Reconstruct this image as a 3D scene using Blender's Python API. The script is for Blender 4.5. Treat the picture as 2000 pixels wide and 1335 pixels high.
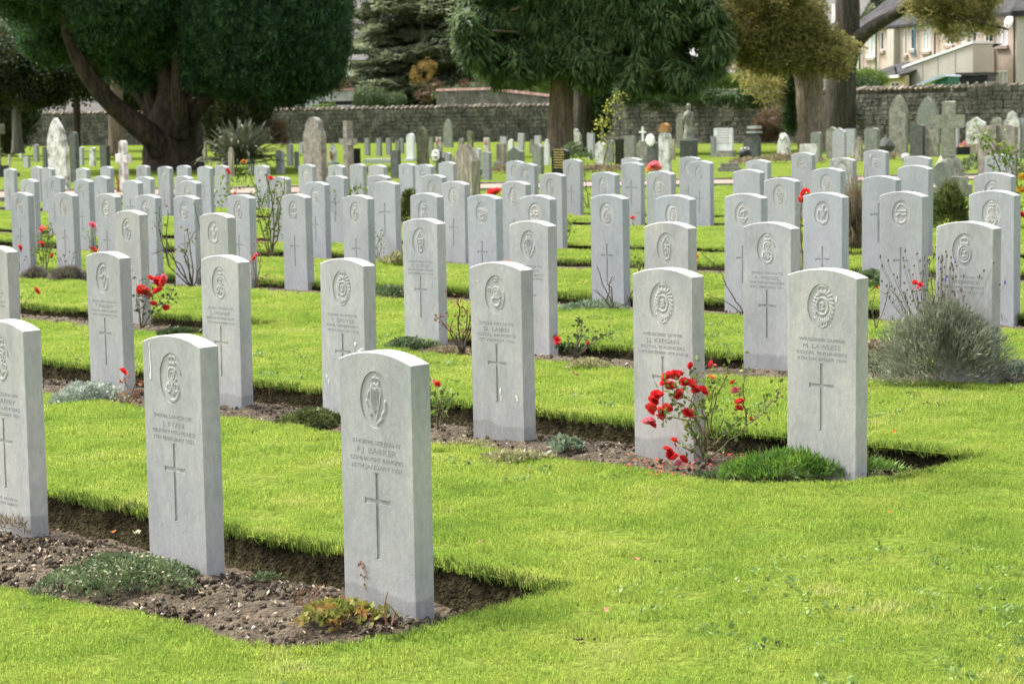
import bpy, math, random
import numpy as np
from mathutils import Vector, Matrix, Euler
from mathutils.geometry import tessellate_polygon

for o in list(bpy.data.objects):
    bpy.data.objects.remove(o)
random.seed(7)
RS = np.random.RandomState(7)
R = math.radians
COL = bpy.context.scene.collection
SC = bpy.context.scene

# ------------------------------------------------------------------ camera
EYE, FPX, ROLL, YHOR = 1.642776, 4065.277, 0.015686, 223.078
PHI = 0.796397                       # direction of the grave rows
PITCH = math.atan((667.5 - YHOR) / FPX)
U = np.array([math.cos(PHI), -math.sin(PHI)])   # along a row
V = np.array([math.sin(PHI), math.cos(PHI)])    # from row to row, away
cam_d = bpy.data.cameras.new('camera')
cam = bpy.data.objects.new('camera', cam_d)
COL.objects.link(cam)
SC.camera = cam
cam_d.sensor_width = 36
cam_d.lens = 36 * FPX / 2000
cam_d.clip_end = 2000
cam_d.clip_start = 0.1
cam_d.dof.use_dof = True
cam_d.dof.focus_distance = 8.0
cam_d.dof.aperture_fstop = 9.0
cam.matrix_world = Matrix.Translation((0, 0, EYE)) @ Matrix.Rotation(math.pi / 2 - PITCH, 4, 'X') @ Matrix.Rotation(-ROLL, 4, 'Z')

# ------------------------------------------------------------------ light
SUN_DIR = Vector((-0.80, 0.60, 1.45)).normalized()      # towards the sun
world = bpy.data.worlds.new('World')
SC.world = world
world.use_nodes = True
wn = world.node_tree
wn.nodes.clear()
sky = wn.nodes.new('ShaderNodeTexSky')
sky.sky_type = 'NISHITA'
sky.sun_disc = False
sky.sun_elevation = math.asin(SUN_DIR.z)
sky.sun_rotation = math.atan2(SUN_DIR.x, SUN_DIR.y)
sky.air_density = 1.0
sky.dust_density = 4.0
sky.ozone_density = 0.6
hsv = wn.nodes.new('ShaderNodeHueSaturation')           # thin high cloud: less saturated sky
hsv.inputs['Saturation'].default_value = 0.34
bg = wn.nodes.new('ShaderNodeBackground')
bg.inputs['Strength'].default_value = 0.11
wo = wn.nodes.new('ShaderNodeOutputWorld')
wn.links.new(sky.outputs[0], hsv.inputs['Color'])
wn.links.new(hsv.outputs[0], bg.inputs['Color'])
wn.links.new(bg.outputs[0], wo.inputs['Surface'])
sun_d = bpy.data.lights.new('sun', 'SUN')
sun_d.energy = 2.3
sun_d.angle = R(22)
sun_d.color = (1.0, 0.96, 0.88)
sun = bpy.data.objects.new('sun', sun_d)
COL.objects.link(sun)
sun.rotation_euler = (-SUN_DIR).to_track_quat('-Z', 'Y').to_euler()
SC.view_settings.view_transform = 'Standard'
SC.view_settings.look = 'None'
SC.view_settings.exposure = 1.8
SC.view_settings.gamma = 1
SC.cycles.use_denoising = True
SC.cycles.max_bounces = 6
SC.cycles.diffuse_bounces = 3
SC.cycles.transparent_max_bounces = 4
SC.cycles.caustics_reflective = False
SC.cycles.caustics_refractive = False

# ------------------------------------------------------------------ pixel rays and ground
CR, SR = math.cos(ROLL), math.sin(ROLL)
CP, SP = math.cos(PITCH), math.sin(PITCH)


def ray(px, py):
    dx, dy = px - 1000, py - 667.5
    x = dx * CR - dy * SR
    y = dx * SR + dy * CR
    u = -y / FPX
    return (x / FPX, CP + u * SP, -SP + u * CP)


def sstep(a, b, x):
    t = np.clip((x - a) / (b - a), 0, 1)
    return t * t * (3 - 2 * t)


def gz(X, Y):
    Xn = np.clip(X, -10, 8)
    Yn = np.clip(Y, 2, 30)
    near = 0.043948 * Xn + 0.01528 * Yn - 0.0009278 * Xn * Yn - 0.0003769 * Yn * Yn
    t = sstep(26, 58, Y)
    return near * (1 - t) + 0.15 * t


def gp(px, py, dz=0.0):
    d = ray(px, py)
    t = np.exp(np.linspace(math.log(2), math.log(400), 30000))
    z = EYE + d[2] * t - gz(d[0] * t, d[1] * t) - dz
    i = int(np.argmax(z < 0))
    return Vector((d[0] * t[i], d[1] * t[i], float(gz(d[0] * t[i], d[1] * t[i])) + dz))


def at(px, py, Y):
    d = ray(px, py)
    k = Y / d[1]
    return Vector((d[0] * k, Y, EYE + d[2] * k))


def pxm(Y):
    return FPX / Y


def hash2(ix, iy, s=0):
    h = np.sin(ix * 127.1 + iy * 311.7 + s * 74.7) * 43758.5453
    return h - np.floor(h)


def vnoise(x, y, s=0):
    ix, iy = np.floor(x), np.floor(y)
    fx, fy = x - ix, y - iy
    fx, fy = fx * fx * (3 - 2 * fx), fy * fy * (3 - 2 * fy)
    a, b = hash2(ix, iy, s), hash2(ix + 1, iy, s)
    c, d = hash2(ix, iy + 1, s), hash2(ix + 1, iy + 1, s)
    return (a * (1 - fx) + b * fx) * (1 - fy) + (c * (1 - fx) + d * fx) * fy


def fbm(x, y, n=4, s=0):
    v, a = 0, 0.5
    for i in range(n):
        v = v + a * vnoise(x * 2 ** i, y * 2 ** i, s + i)
        a *= 0.5
    return v


# ------------------------------------------------------------------ objects
def setp(o, label=None, cat=None, group=None, kind=None):
    if label: o['label'] = label
    if cat: o['category'] = cat
    if group: o['group'] = group
    if kind: o['kind'] = kind
    return o


def link(name, data, parent=None, loc=None, rotz=None):
    o = bpy.data.objects.new(name, data)
    COL.objects.link(o)
    if parent is not None: o.parent = parent
    if loc is not None: o.location = loc
    if rotz is not None: o.rotation_euler = (0, 0, rotz)
    return o


def thing(name, label, cat, loc=(0, 0, 0), rotz=0, group=None):
    return setp(link(name, None, None, loc, rotz), label, cat, group)


class MB:
    """collects vertices and faces of one mesh"""
    def __init__(s):
        s.v, s.f, s.m, s.n = [], [], [], 0

    def add(s, verts, faces, mi=0):
        b = s.n
        s.v.extend([tuple(map(float, p)) for p in verts])
        s.n += len(verts)
        s.f.extend([tuple(i + b for i in f) for f in faces])
        s.m.extend([mi] * len(faces))

    def box(s, c, d, mi=0, rz=0.0, taper=1.0, jit=0.0):
        cx, cy, cz = c
        dx, dy, dz = d[0] / 2, d[1] / 2, d[2] / 2
        co, si = math.cos(rz), math.sin(rz)
        vs = []
        for z, k in ((-dz, 1.0), (dz, taper)):
            for x, y in ((-dx, -dy), (dx, -dy), (dx, dy), (-dx, dy)):
                x, y = x * k, y * k
                if jit:
                    x += random.uniform(-jit, jit); y += random.uniform(-jit, jit); zz = z + random.uniform(-jit, jit)
                else:
                    zz = z
                vs.append((cx + x * co - y * si, cy + x * si + y * co, cz + zz))
        s.add(vs, [(0, 3, 2, 1), (4, 5, 6, 7), (0, 1, 5, 4), (1, 2, 6, 5), (2, 3, 7, 6), (3, 0, 4, 7)], mi)

    def prism(s, pts, y0, y1, mi=0):
        """outline in the x-z plane (counter-clockwise seen from -y) pushed from y0 (front) to y1 (back)"""
        n = len(pts)
        vs = [(p[0], y0, p[1]) for p in pts] + [(p[0], y1, p[1]) for p in pts]
        tri = tessellate_polygon([[Vector((p[0], p[1], 0)) for p in pts]])
        fs = []
        for t in tri:
            a, b, c = t
            ar = (pts[b][0] - pts[a][0]) * (pts[c][1] - pts[a][1]) - (pts[c][0] - pts[a][0]) * (pts[b][1] - pts[a][1])
            if ar < 0: a, b, c = a, c, b
            fs.append((a, b, c))
            fs.append((c + n, b + n, a + n))
        for i in range(n):
            j = (i + 1) % n
            fs.append((j, i, i + n, j + n))
        s.add(vs, fs, mi)

    def tube(s, pts, rad, seg=5, mi=0, rough=0.0, ridge=0.0):
        pts = [Vector(p) for p in pts]
        n = len(pts)
        if not hasattr(rad, '__len__'): rad = [rad] * n
        vs, fs = [], []
        ref = Vector((0.31, 0.95, 0.02)).normalized()
        for i, p in enumerate(pts):
            t = (pts[min(i + 1, n - 1)] - pts[max(i - 1, 0)])
            t = t.normalized() if t.length > 1e-9 else Vector((0, 0, 1))
            a = t.cross(ref)
            if a.length < 1e-3: a = t.cross(Vector((1, 0, 0)))
            a.normalize()
            b = t.cross(a)
            for k in range(seg):
                an = 2 * math.pi * k / seg
                r = rad[i] * (1 + random.uniform(-rough, rough) + ridge * math.sin(k * 2.4 + 0.6 * math.sin(i * 0.7)))
                vs.append(p + a * (math.cos(an) * r) + b * (math.sin(an) * r))
        for i in range(n - 1):
            for k in range(seg):
                k2 = (k + 1) % seg
                fs.append((i * seg + k, i * seg + k2, (i + 1) * seg + k2, (i + 1) * seg + k))
        fs.append(tuple((n - 1) * seg + k for k in range(seg)))
        fs.append(tuple(range(seg - 1, -1, -1)))
        s.add(vs, fs, mi)

    def lathe(s, prof, c=(0, 0, 0), seg=12, mi=0):
        vs, fs = [], []
        for r, z in prof:
            for k in range(seg):
                an = 2 * math.pi * k / seg
                vs.append((c[0] + r * math.cos(an), c[1] + r * math.sin(an), c[2] + z))
        for i in range(len(prof) - 1):
            for k in range(seg):
                k2 = (k + 1) % seg
                fs.append((i * seg + k, i * seg + k2, (i + 1) * seg + k2, (i + 1) * seg + k))
        s.add(vs, fs, mi)

    def mesh(s, name, mats, smooth=False):
        me = bpy.data.meshes.new(name)
        me.from_pydata(s.v, [], s.f)
        for m in (mats if isinstance(mats, (list, tuple)) else [mats]): me.materials.append(m)
        if any(s.m): me.polygons.foreach_set('material_index', s.m)
        if smooth: me.polygons.foreach_set('use_smooth', [True] * len(me.polygons))
        me.update()
        return me

    def obj(s, name, mats, parent=None, loc=None, rotz=None, smooth=False, kind=None):
        o = link(name, s.mesh(name, mats, smooth), parent, loc, rotz)
        if kind: o['kind'] = kind
        return o


def np_mesh(name, verts, faces, mats, smooth=False):
    """verts (n,3) array, faces (m,k) array"""
    me = bpy.data.meshes.new(name)
    verts = np.asarray(verts, dtype=np.float32)
    faces = np.asarray(faces, dtype=np.int32)
    me.vertices.add(len(verts))
    me.vertices.foreach_set('co', verts.ravel())
    k = faces.shape[1]
    me.loops.add(faces.size)
    me.loops.foreach_set('vertex_index', faces.ravel())
    me.polygons.add(len(faces))
    me.polygons.foreach_set('loop_start', np.arange(len(faces), dtype=np.int32) * k)
    me.polygons.foreach_set('loop_total', np.full(len(faces), k, dtype=np.int32))
    if smooth: me.polygons.foreach_set('use_smooth', np.ones(len(faces), dtype=bool))
    for m in (mats if isinstance(mats, (list, tuple)) else [mats]): me.materials.append(m)
    me.update(calc_edges=True)
    me.validate()
    return me


# ------------------------------------------------------------------ materials
def pm(name, cols, scale=4.0, rough=0.85, bump=0.0, bscale=40.0, coord='Object', transl=0.0, spec=0.25,
       detail=5, stretch=(1, 1, 1), second=None, stain=None, tint=False, metal=0.0):
    """noise-driven procedural material. cols: [(pos, (r,g,b))...]; second=(scale, lo, hi) multiplies by a finer noise;
    stain=(height, colour factor): damp band at the foot of the object"""
    m = bpy.data.materials.new(name)
    m.use_nodes = True
    nt = m.node_tree
    N, L = nt.nodes, nt.links
    b = N['Principled BSDF']
    out = N['Material Output']
    b.inputs['Roughness'].default_value = rough
    b.inputs['Specular IOR Level'].default_value = spec
    b.inputs['Metallic'].default_value = metal
    if coord == 'World':
        g = N.new('ShaderNodeNewGeometry'); src = g.outputs['Position']
    else:
        g = N.new('ShaderNodeTexCoord'); src = g.outputs['Object']
    mp = N.new('ShaderNodeMapping')
    mp.inputs['Scale'].default_value = stretch
    L.new(src, mp.inputs['Vector'])
    if coord == 'Object':
        oi = N.new('ShaderNodeObjectInfo')
        mu = N.new('ShaderNodeMath'); mu.operation = 'MULTIPLY'; mu.inputs[1].default_value = 37.0
        L.new(oi.outputs['Random'], mu.inputs[0])
        cx = N.new('ShaderNodeCombineXYZ')
        L.new(mu.outputs[0], cx.inputs[0]); L.new(mu.outputs[0], cx.inputs[1])
        L.new(cx.outputs[0], mp.inputs['Location'])
    no = N.new('ShaderNodeTexNoise')
    no.inputs['Scale'].default_value = scale
    no.inputs['Detail'].default_value = detail
    no.inputs['Roughness'].default_value = 0.6
    L.new(mp.outputs[0], no.inputs['Vector'])
    cr = N.new('ShaderNodeValToRGB')
    if len(cols) == 1: cols = [cols[0], (1.0, cols[0][1])]
    el = cr.color_ramp.elements
    while len(el) < len(cols): el.new(0.5)
    for e, (p, c) in zip(el, cols):
        e.position = p; e.color = (*c, 1)
    L.new(no.outputs['Fac'], cr.inputs[0])
    colour = cr.outputs[0]
    if second:
        n2 = N.new('ShaderNodeTexNoise')
        n2.inputs['Scale'].default_value = second[0]
        n2.inputs['Detail'].default_value = 3
        L.new(mp.outputs[0], n2.inputs['Vector'])
        mr = N.new('ShaderNodeMapRange')
        mr.inputs['From Min'].default_value = 0.3; mr.inputs['From Max'].default_value = 0.7
        mr.inputs['To Min'].default_value = second[1]; mr.inputs['To Max'].default_value = second[2]
        L.new(n2.outputs['Fac'], mr.inputs['Value'])
        mx = N.new('ShaderNodeMix'); mx.data_type = 'RGBA'; mx.blend_type = 'MULTIPLY'
        mx.inputs['Factor'].default_value = 1
        L.new(colour, mx.inputs['A']); L.new(mr.outputs[0], mx.inputs['B'])
        colour = mx.outputs['Result']
    if stain:
        tc = N.new('ShaderNodeTexCoord')
        sp = N.new('ShaderNodeSeparateXYZ'); L.new(tc.outputs['Object'], sp.inputs[0])
        n3 = N.new('ShaderNodeTexNoise'); n3.inputs['Scale'].default_value = 4.5; n3.inputs['Detail'].default_value = 5
        L.new(mp.outputs[0], n3.inputs['Vector'])
        ma = N.new('ShaderNodeMath'); ma.operation = 'MULTIPLY_ADD'; ma.inputs[1].default_value = -0.14
        L.new(n3.outputs['Fac'], ma.inputs[0]); L.new(sp.outputs['Z'], ma.inputs[2])
        mr = N.new('ShaderNodeMapRange')
        mr.inputs['From Min'].default_value = stain[0] - 0.075; mr.inputs['From Max'].default_value = stain[0] - 0.066
        mr.inputs['To Min'].default_value = stain[1]; mr.inputs['To Max'].default_value = 1.0
        L.new(ma.outputs[0], mr.inputs['Value'])
        mx = N.new('ShaderNodeMix'); mx.data_type = 'RGBA'; mx.blend_type = 'MULTIPLY'
        mx.inputs['Factor'].default_value = 1
        L.new(colour, mx.inputs['A']); L.new(mr.outputs[0], mx.inputs['B'])
        colour = mx.outputs['Result']
    if tint:
        oc = N.new('ShaderNodeObjectInfo')
        mx = N.new('ShaderNodeMix'); mx.data_type = 'RGBA'; mx.blend_type = 'MULTIPLY'; mx.inputs['Factor'].default_value = 1
        L.new(colour, mx.inputs['A']); L.new(oc.outputs['Color'], mx.inputs['B'])
        colour = mx.outputs['Result']
    L.new(colour, b.inputs['Base Color'])
    if bump:
        n4 = N.new('ShaderNodeTexNoise'); n4.inputs['Scale'].default_value = bscale; n4.inputs['Detail'].default_value = 6
        L.new(mp.outputs[0], n4.inputs['Vector'])
        bp = N.new('ShaderNodeBump'); bp.inputs['Strength'].default_value = min(1, bump); bp.inputs['Distance'].default_value = 0.01 * max(1, bump)
        L.new(n4.outputs['Fac'], bp.inputs['Height'])
        L.new(bp.outputs[0], b.inputs['Normal'])
    if transl:
        tr = N.new('ShaderNodeBsdfTranslucent'); L.new(colour, tr.inputs['Color'])
        ms = N.new('ShaderNodeMixShader'); ms.inputs[0].default_value = transl
        L.new(b.outputs[0], ms.inputs[1]); L.new(tr.outputs[0], ms.inputs[2])
        L.new(ms.outputs[0], out.inputs['Surface'])
    return m


M = {}
M['headstone'] = pm('pale_limestone', [(0.30, (0.345, 0.348, 0.355)), (0.5, (0.425, 0.423, 0.425)), (0.66, (0.495, 0.482, 0.468))],
                    scale=5, rough=0.85, bump=0.12, bscale=160, tint=True, second=(55, 0.90, 1.07), stretch=(1, 1, 0.45))
M['headstone_damp'] = pm('damp_footed_limestone', [(0.30, (0.345, 0.348, 0.355)), (0.5, (0.425, 0.423, 0.425)), (0.66, (0.495, 0.482, 0.468))],
                         scale=5, rough=0.85, bump=0.12, bscale=160, tint=True, second=(55, 0.90, 1.07), stain=(0.066, 0.80), stretch=(1, 1, 0.45))
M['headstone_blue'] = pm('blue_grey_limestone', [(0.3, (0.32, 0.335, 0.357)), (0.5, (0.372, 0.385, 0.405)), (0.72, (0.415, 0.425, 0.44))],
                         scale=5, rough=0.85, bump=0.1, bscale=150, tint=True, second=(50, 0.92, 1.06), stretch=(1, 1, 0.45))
M['headstone_lichen'] = pm('lichened_limestone', [(0.35, (0.22, 0.22, 0.19)), (0.5, (0.33, 0.34, 0.33)), (0.62, (0.40, 0.41, 0.40))],
                           scale=9, rough=0.9, bump=0.3, second=(30, 0.7, 1.2))
M['letters'] = pm('letter_grime_and_shade', [(0.4, (0.235, 0.237, 0.245)), (0.6, (0.30, 0.302, 0.308))], scale=40)  # letters stand proud; groove shade and dirt are put into the darker grey
M['dropping'] = pm('bird_lime', [(0.4, (0.75, 0.75, 0.72)), (0.6, (0.8, 0.8, 0.78))], scale=30)
M['lawn'] = pm('lawn_turf', [(0.3, (0.085, 0.13, 0.022)), (0.5, (0.12, 0.165, 0.028)), (0.7, (0.165, 0.195, 0.042))], scale=1.3, coord='World',
               second=(35, 0.6, 1.3), bump=1.5, bscale=90, rough=1.0, spec=0.0)
M['blade'] = pm('grass_blade', [(0.28, (0.20, 0.31, 0.05)), (0.45, (0.29, 0.40, 0.066)), (0.60, (0.38, 0.455, 0.09)), (0.72, (0.47, 0.46, 0.18))],
                scale=2.3, coord='World', second=(110, 0.5, 1.45), transl=0.45, rough=0.6, spec=0.2, detail=8)
M['blade_long'] = pm('long_grass_blade', [(0.3, (0.07, 0.12, 0.024)), (0.55, (0.14, 0.20, 0.04)), (0.75, (0.22, 0.27, 0.07))],
                     scale=5, coord='World', second=(60, 0.6, 1.3), transl=0.35, rough=0.6)
M['soil'] = pm('garden_soil', [(0.3, (0.046, 0.034, 0.021)), (0.5, (0.088, 0.067, 0.044)), (0.7, (0.155, 0.122, 0.083))], scale=9, coord='World',
               second=(60, 0.55, 1.35), bump=3, bscale=60, rough=0.95)
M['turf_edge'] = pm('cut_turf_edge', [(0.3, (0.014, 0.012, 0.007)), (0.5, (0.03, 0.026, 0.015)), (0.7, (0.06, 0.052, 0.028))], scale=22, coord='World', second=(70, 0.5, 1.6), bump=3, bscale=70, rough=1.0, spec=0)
M['clod'] = pm('soil_clod', [(0.3, (0.055, 0.041, 0.027)), (0.5, (0.10, 0.077, 0.053)), (0.68, (0.165, 0.132, 0.094)), (0.78, (0.38, 0.33, 0.25))], scale=22, coord='World',
               second=(150, 0.6, 1.3), bump=1, bscale=200, rough=0.95)
M['pebble'] = pm('pale_pebble', [(0.3, (0.30, 0.25, 0.21)), (0.55, (0.45, 0.40, 0.35)), (0.75, (0.62, 0.58, 0.52))], scale=12, coord='World', rough=0.8)
M['path'] = pm('pale_gravel_path', [(0.35, (0.25, 0.185, 0.155)), (0.65, (0.32, 0.24, 0.205))], scale=3, coord='World', second=(40, 0.85, 1.1), spec=0, rough=1)


def leafm(name, a, b, c, scale=2.0, transl=0.3, second=(30, 0.6, 1.35), rough=0.55):
    return pm(name, [(0.32, a), (0.5, b), (0.68, c)], scale=scale, coord='World', second=second, transl=transl, rough=rough, spec=0.3)


M['yew'] = leafm('yew_foliage', (0.010, 0.032, 0.013), (0.032, 0.080, 0.031), (0.10, 0.19, 0.068), 3.2, 0.35)  # darkened low tone paints shadowed gaps into the leaf colour
M['conifer'] = leafm('drooping_conifer_foliage', (0.04, 0.08, 0.024), (0.09, 0.15, 0.045), (0.19, 0.26, 0.09), 2.2, 0.4)
M['cedar'] = leafm('cedar_foliage', (0.16, 0.20, 0.11), (0.25, 0.29, 0.17), (0.38, 0.41, 0.26), 0.9, 0.45)
M['olive'] = leafm('olive_brown_foliage', (0.15, 0.15, 0.04), (0.29, 0.27, 0.085), (0.45, 0.39, 0.16), 2.6, 0.5)
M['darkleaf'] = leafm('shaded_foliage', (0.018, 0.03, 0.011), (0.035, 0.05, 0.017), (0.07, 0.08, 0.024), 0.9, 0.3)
M['ivy'] = leafm('ivy_leaf', (0.02, 0.055, 0.016), (0.045, 0.09, 0.025), (0.10, 0.15, 0.05), 2, 0.2)
M['hedge'] = leafm('fresh_hedge_leaf', (0.07, 0.13, 0.02), (0.13, 0.21, 0.035), (0.20, 0.28, 0.06), 2, 0.3)
M['redshrub'] = leafm('russet_leaf', (0.07, 0.05, 0.025), (0.13, 0.08, 0.04), (0.19, 0.12, 0.06), 2, 0.3)
M['autumn'] = leafm('autumn_yellow_leaf', (0.22, 0.16, 0.04), (0.34, 0.24, 0.06), (0.36, 0.20, 0.05), 2, 0.4)
M['rose_leaf'] = leafm('rose_leaf', (0.07, 0.13, 0.03), (0.15, 0.22, 0.04), (0.30, 0.33, 0.06), 6, 0.35)
M['rose_leaf_dark'] = leafm('dark_rose_leaf', (0.03, 0.06, 0.025), (0.06, 0.10, 0.035), (0.13, 0.11, 0.05), 6, 0.3)
M['rose_leaf_red'] = leafm('bronze_rose_leaf', (0.16, 0.06, 0.035), (0.28, 0.11, 0.05), (0.33, 0.17, 0.07), 6, 0.35)
M['climber_leaf'] = leafm('yellow_green_leaf', (0.24, 0.28, 0.06), (0.36, 0.38, 0.08), (0.48, 0.45, 0.10), 4, 0.4)
M['cane'] = leafm('rose_cane', (0.08, 0.07, 0.035), (0.14, 0.12, 0.055), (0.20, 0.16, 0.09), 8, 0.0, rough=0.7)
M['cane_dark'] = leafm('old_brown_cane', (0.06, 0.045, 0.035), (0.10, 0.075, 0.055), (0.15, 0.11, 0.08), 8, 0.0, rough=0.8)
M['red'] = pm('red_rose_petal', [(0.32, (0.50, 0.012, 0.018)), (0.52, (0.80, 0.04, 0.05)), (0.66, (0.85, 0.14, 0.12))], scale=60, coord='World', transl=0.3, rough=0.6)
M['pink'] = pm('pink_rose_petal', [(0.3, (0.75, 0.10, 0.17)), (0.7, (0.85, 0.32, 0.38))], scale=40, coord='World', transl=0.3, rough=0.6)
M['orange'] = pm('orange_petal', [(0.3, (0.75, 0.16, 0.04)), (0.7, (0.8, 0.33, 0.10))], scale=40, coord='World', transl=0.3)
M['yellow'] = pm('yellow_petal', [(0.3, (0.75, 0.42, 0.04)), (0.7, (0.8, 0.55, 0.08))], scale=40, coord='World', transl=0.3)
M['purple'] = pm('purple_petal', [(0.3, (0.16, 0.12, 0.42)), (0.7, (0.30, 0.24, 0.60))], scale=40, coord='World', transl=0.2)
M['brownleaf'] = pm('dry_brown_leaf', [(0.3, (0.22, 0.11, 0.06)), (0.7, (0.42, 0.22, 0.12))], scale=30, coord='World', transl=0.2)
M['silver'] = leafm('silver_leaf', (0.22, 0.26, 0.21), (0.36, 0.41, 0.34), (0.50, 0.55, 0.47), 12, 0.15)
M['lavender'] = leafm('lavender_leaf', (0.15, 0.17, 0.115), (0.26, 0.285, 0.20), (0.40, 0.43, 0.33), 7, 0.25)
M['lavender_dry'] = leafm('dry_lavender_stem', (0.13, 0.11, 0.09), (0.20, 0.18, 0.14), (0.27, 0.25, 0.19), 7, 0.2)
M['mat_green'] = leafm('creeping_plant_leaf', (0.06, 0.10, 0.04), (0.13, 0.18, 0.08), (0.22, 0.26, 0.13), 9, 0.25)
M['mat_olive'] = leafm('dense_olive_leaf', (0.05, 0.07, 0.02), (0.10, 0.13, 0.035), (0.17, 0.19, 0.06), 9, 0.25)
M['mat_pale'] = leafm('pale_straw_leaf', (0.20, 0.22, 0.09), (0.33, 0.32, 0.16), (0.42, 0.36, 0.22), 9, 0.3)
M['mat_lush'] = leafm('lush_fine_leaf', (0.05, 0.12, 0.02), (0.11, 0.22, 0.03), (0.20, 0.32, 0.05), 9, 0.35)
M['mat_grey'] = leafm('grey_green_leaf', (0.12, 0.18, 0.11), (0.20, 0.27, 0.17), (0.30, 0.35, 0.24), 9, 0.25)
M['mat_straw'] = leafm('dusty_brown_leaf', (0.16, 0.13, 0.08), (0.27, 0.22, 0.14), (0.34, 0.30, 0.20), 9, 0.25)
M['strawberry'] = leafm('autumn_strawberry_leaf', (0.14, 0.19, 0.03), (0.25, 0.26, 0.06), (0.38, 0.16, 0.06), 22, 0.3)
M['phormium'] = leafm('flax_blade', (0.09, 0.10, 0.065), (0.17, 0.18, 0.12), (0.34, 0.34, 0.26), 3, 0.1, rough=0.4)
M['bark_yew'] = pm('reddish_yew_bark', [(0.3, (0.022, 0.016, 0.011)), (0.5, (0.046, 0.034, 0.024)), (0.7, (0.09, 0.06, 0.042))], scale=3, coord='World',
                   stretch=(1.5, 1.5, 0.35), second=(14, 0.6, 1.4), bump=4, bscale=9, rough=0.95)
M['bark_red'] = pm('fibrous_red_bark', [(0.3, (0.10, 0.072, 0.052)), (0.5, (0.17, 0.125, 0.092)), (0.7, (0.25, 0.19, 0.145))], scale=5, coord='World',
                   stretch=(2, 2, 0.2), second=(20, 0.65, 1.3), bump=4, bscale=12, rough=0.95)
M['bark_grey'] = pm('grey_bark', [(0.3, (0.075, 0.07, 0.058)), (0.5, (0.13, 0.12, 0.10)), (0.7, (0.19, 0.175, 0.15))], scale=4, coord='World',
                    stretch=(2, 2, 0.3), second=(20, 0.65, 1.3), bump=4, bscale=12, rough=0.95)
M['bark_dark'] = pm('dark_brown_bark', [(0.3, (0.032, 0.027, 0.02)), (0.5, (0.062, 0.052, 0.04)), (0.7, (0.11, 0.092, 0.072))], scale=4, coord='World',
                    stretch=(2, 2, 0.3), second=(20, 0.6, 1.35), bump=4, bscale=12, rough=0.95)
M['bark_pale'] = pm('furrowed_pale_bark', [(0.3, (0.13, 0.10, 0.075)), (0.5, (0.22, 0.175, 0.135)), (0.7, (0.31, 0.25, 0.20))], scale=5, coord='World',
                    stretch=(2, 2, 0.3), second=(20, 0.6, 1.35), bump=4, bscale=12, rough=0.95)
M['marble'] = pm('weathered_white_marble', [(0.36, (0.22, 0.21, 0.18)), (0.46, (0.48, 0.48, 0.44)), (0.6, (0.66, 0.66, 0.63))], scale=5, second=(24, 0.75, 1.15), bump=0.3)
M['marble_clean'] = pm('clean_white_marble', [(0.3, (0.62, 0.63, 0.64)), (0.7, (0.76, 0.77, 0.78))], scale=5, second=(30, 0.92, 1.05))
M['sandstone'] = pm('grey_brown_sandstone', [(0.35, (0.15, 0.15, 0.12)), (0.5, (0.225, 0.222, 0.18)), (0.65, (0.31, 0.30, 0.25))], scale=8, second=(30, 0.75, 1.25), bump=0.5)
M['lit_sandstone'] = pm('lit_grey_sandstone', [(0.35, (0.24, 0.235, 0.19)), (0.5, (0.33, 0.32, 0.26)), (0.65, (0.42, 0.41, 0.34))], scale=8, second=(30, 0.75, 1.25), bump=0.5)  # lighter copy of sandstone: light on the big cross put into the colour
M['tan'] = pm('tan_streaked_stone', [(0.35, (0.18, 0.16, 0.115)), (0.5, (0.27, 0.24, 0.18)), (0.65, (0.42, 0.38, 0.32))], scale=7, stretch=(2, 2, 0.4), second=(30, 0.75, 1.25), bump=0.5)
M['olive_stone'] = pm('mossy_olive_stone', [(0.35, (0.10, 0.105, 0.055)), (0.5, (0.16, 0.165, 0.09)), (0.65, (0.24, 0.235, 0.155))], scale=5, second=(30, 0.75, 1.25), bump=0.4)
M['granite'] = pm('grey_granite', [(0.35, (0.20, 0.205, 0.21)), (0.65, (0.29, 0.295, 0.30))], scale=12, second=(90, 0.8, 1.2))
M['granite_pale'] = pm('pale_grey_granite', [(0.35, (0.33, 0.34, 0.35)), (0.65, (0.43, 0.44, 0.455))], scale=12, second=(90, 0.88, 1.1))
M['granite_dark'] = pm('dark_slate_stone', [(0.35, (0.075, 0.082, 0.075)), (0.65, (0.125, 0.13, 0.12))], scale=9, second=(60, 0.8, 1.2))
M['greenstone'] = pm('greenish_grey_stone', [(0.35, (0.17, 0.185, 0.155)), (0.65, (0.25, 0.265, 0.225))], scale=9, second=(60, 0.8, 1.2))
M['black'] = pm('polished_black_granite', [(0.4, (0.012, 0.012, 0.013)), (0.6, (0.022, 0.022, 0.024))], scale=20, rough=0.12, spec=0.5)
M['gold'] = pm('gold_lettering', [(0.4, (0.55, 0.42, 0.12)), (0.6, (0.65, 0.5, 0.18))], scale=20, rough=0.4)
M['rust'] = pm('rusty_ironwork', [(0.4, (0.24, 0.12, 0.045)), (0.6, (0.38, 0.21, 0.08))], scale=12)
M['rubble'] = pm('rubble_stone', [(0.3, (0.055, 0.054, 0.042)), (0.5, (0.105, 0.102, 0.082)), (0.7, (0.19, 0.18, 0.145))], scale=2.2, second=(9, 0.6, 1.4), bump=2, bscale=14)
M['rubble_world'] = pm('rubble_masonry', [(0.3, (0.055, 0.054, 0.042)), (0.5, (0.105, 0.102, 0.082)), (0.7, (0.19, 0.18, 0.145))], scale=1.6, coord='World', second=(7, 0.6, 1.4), bump=2, bscale=14)
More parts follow.
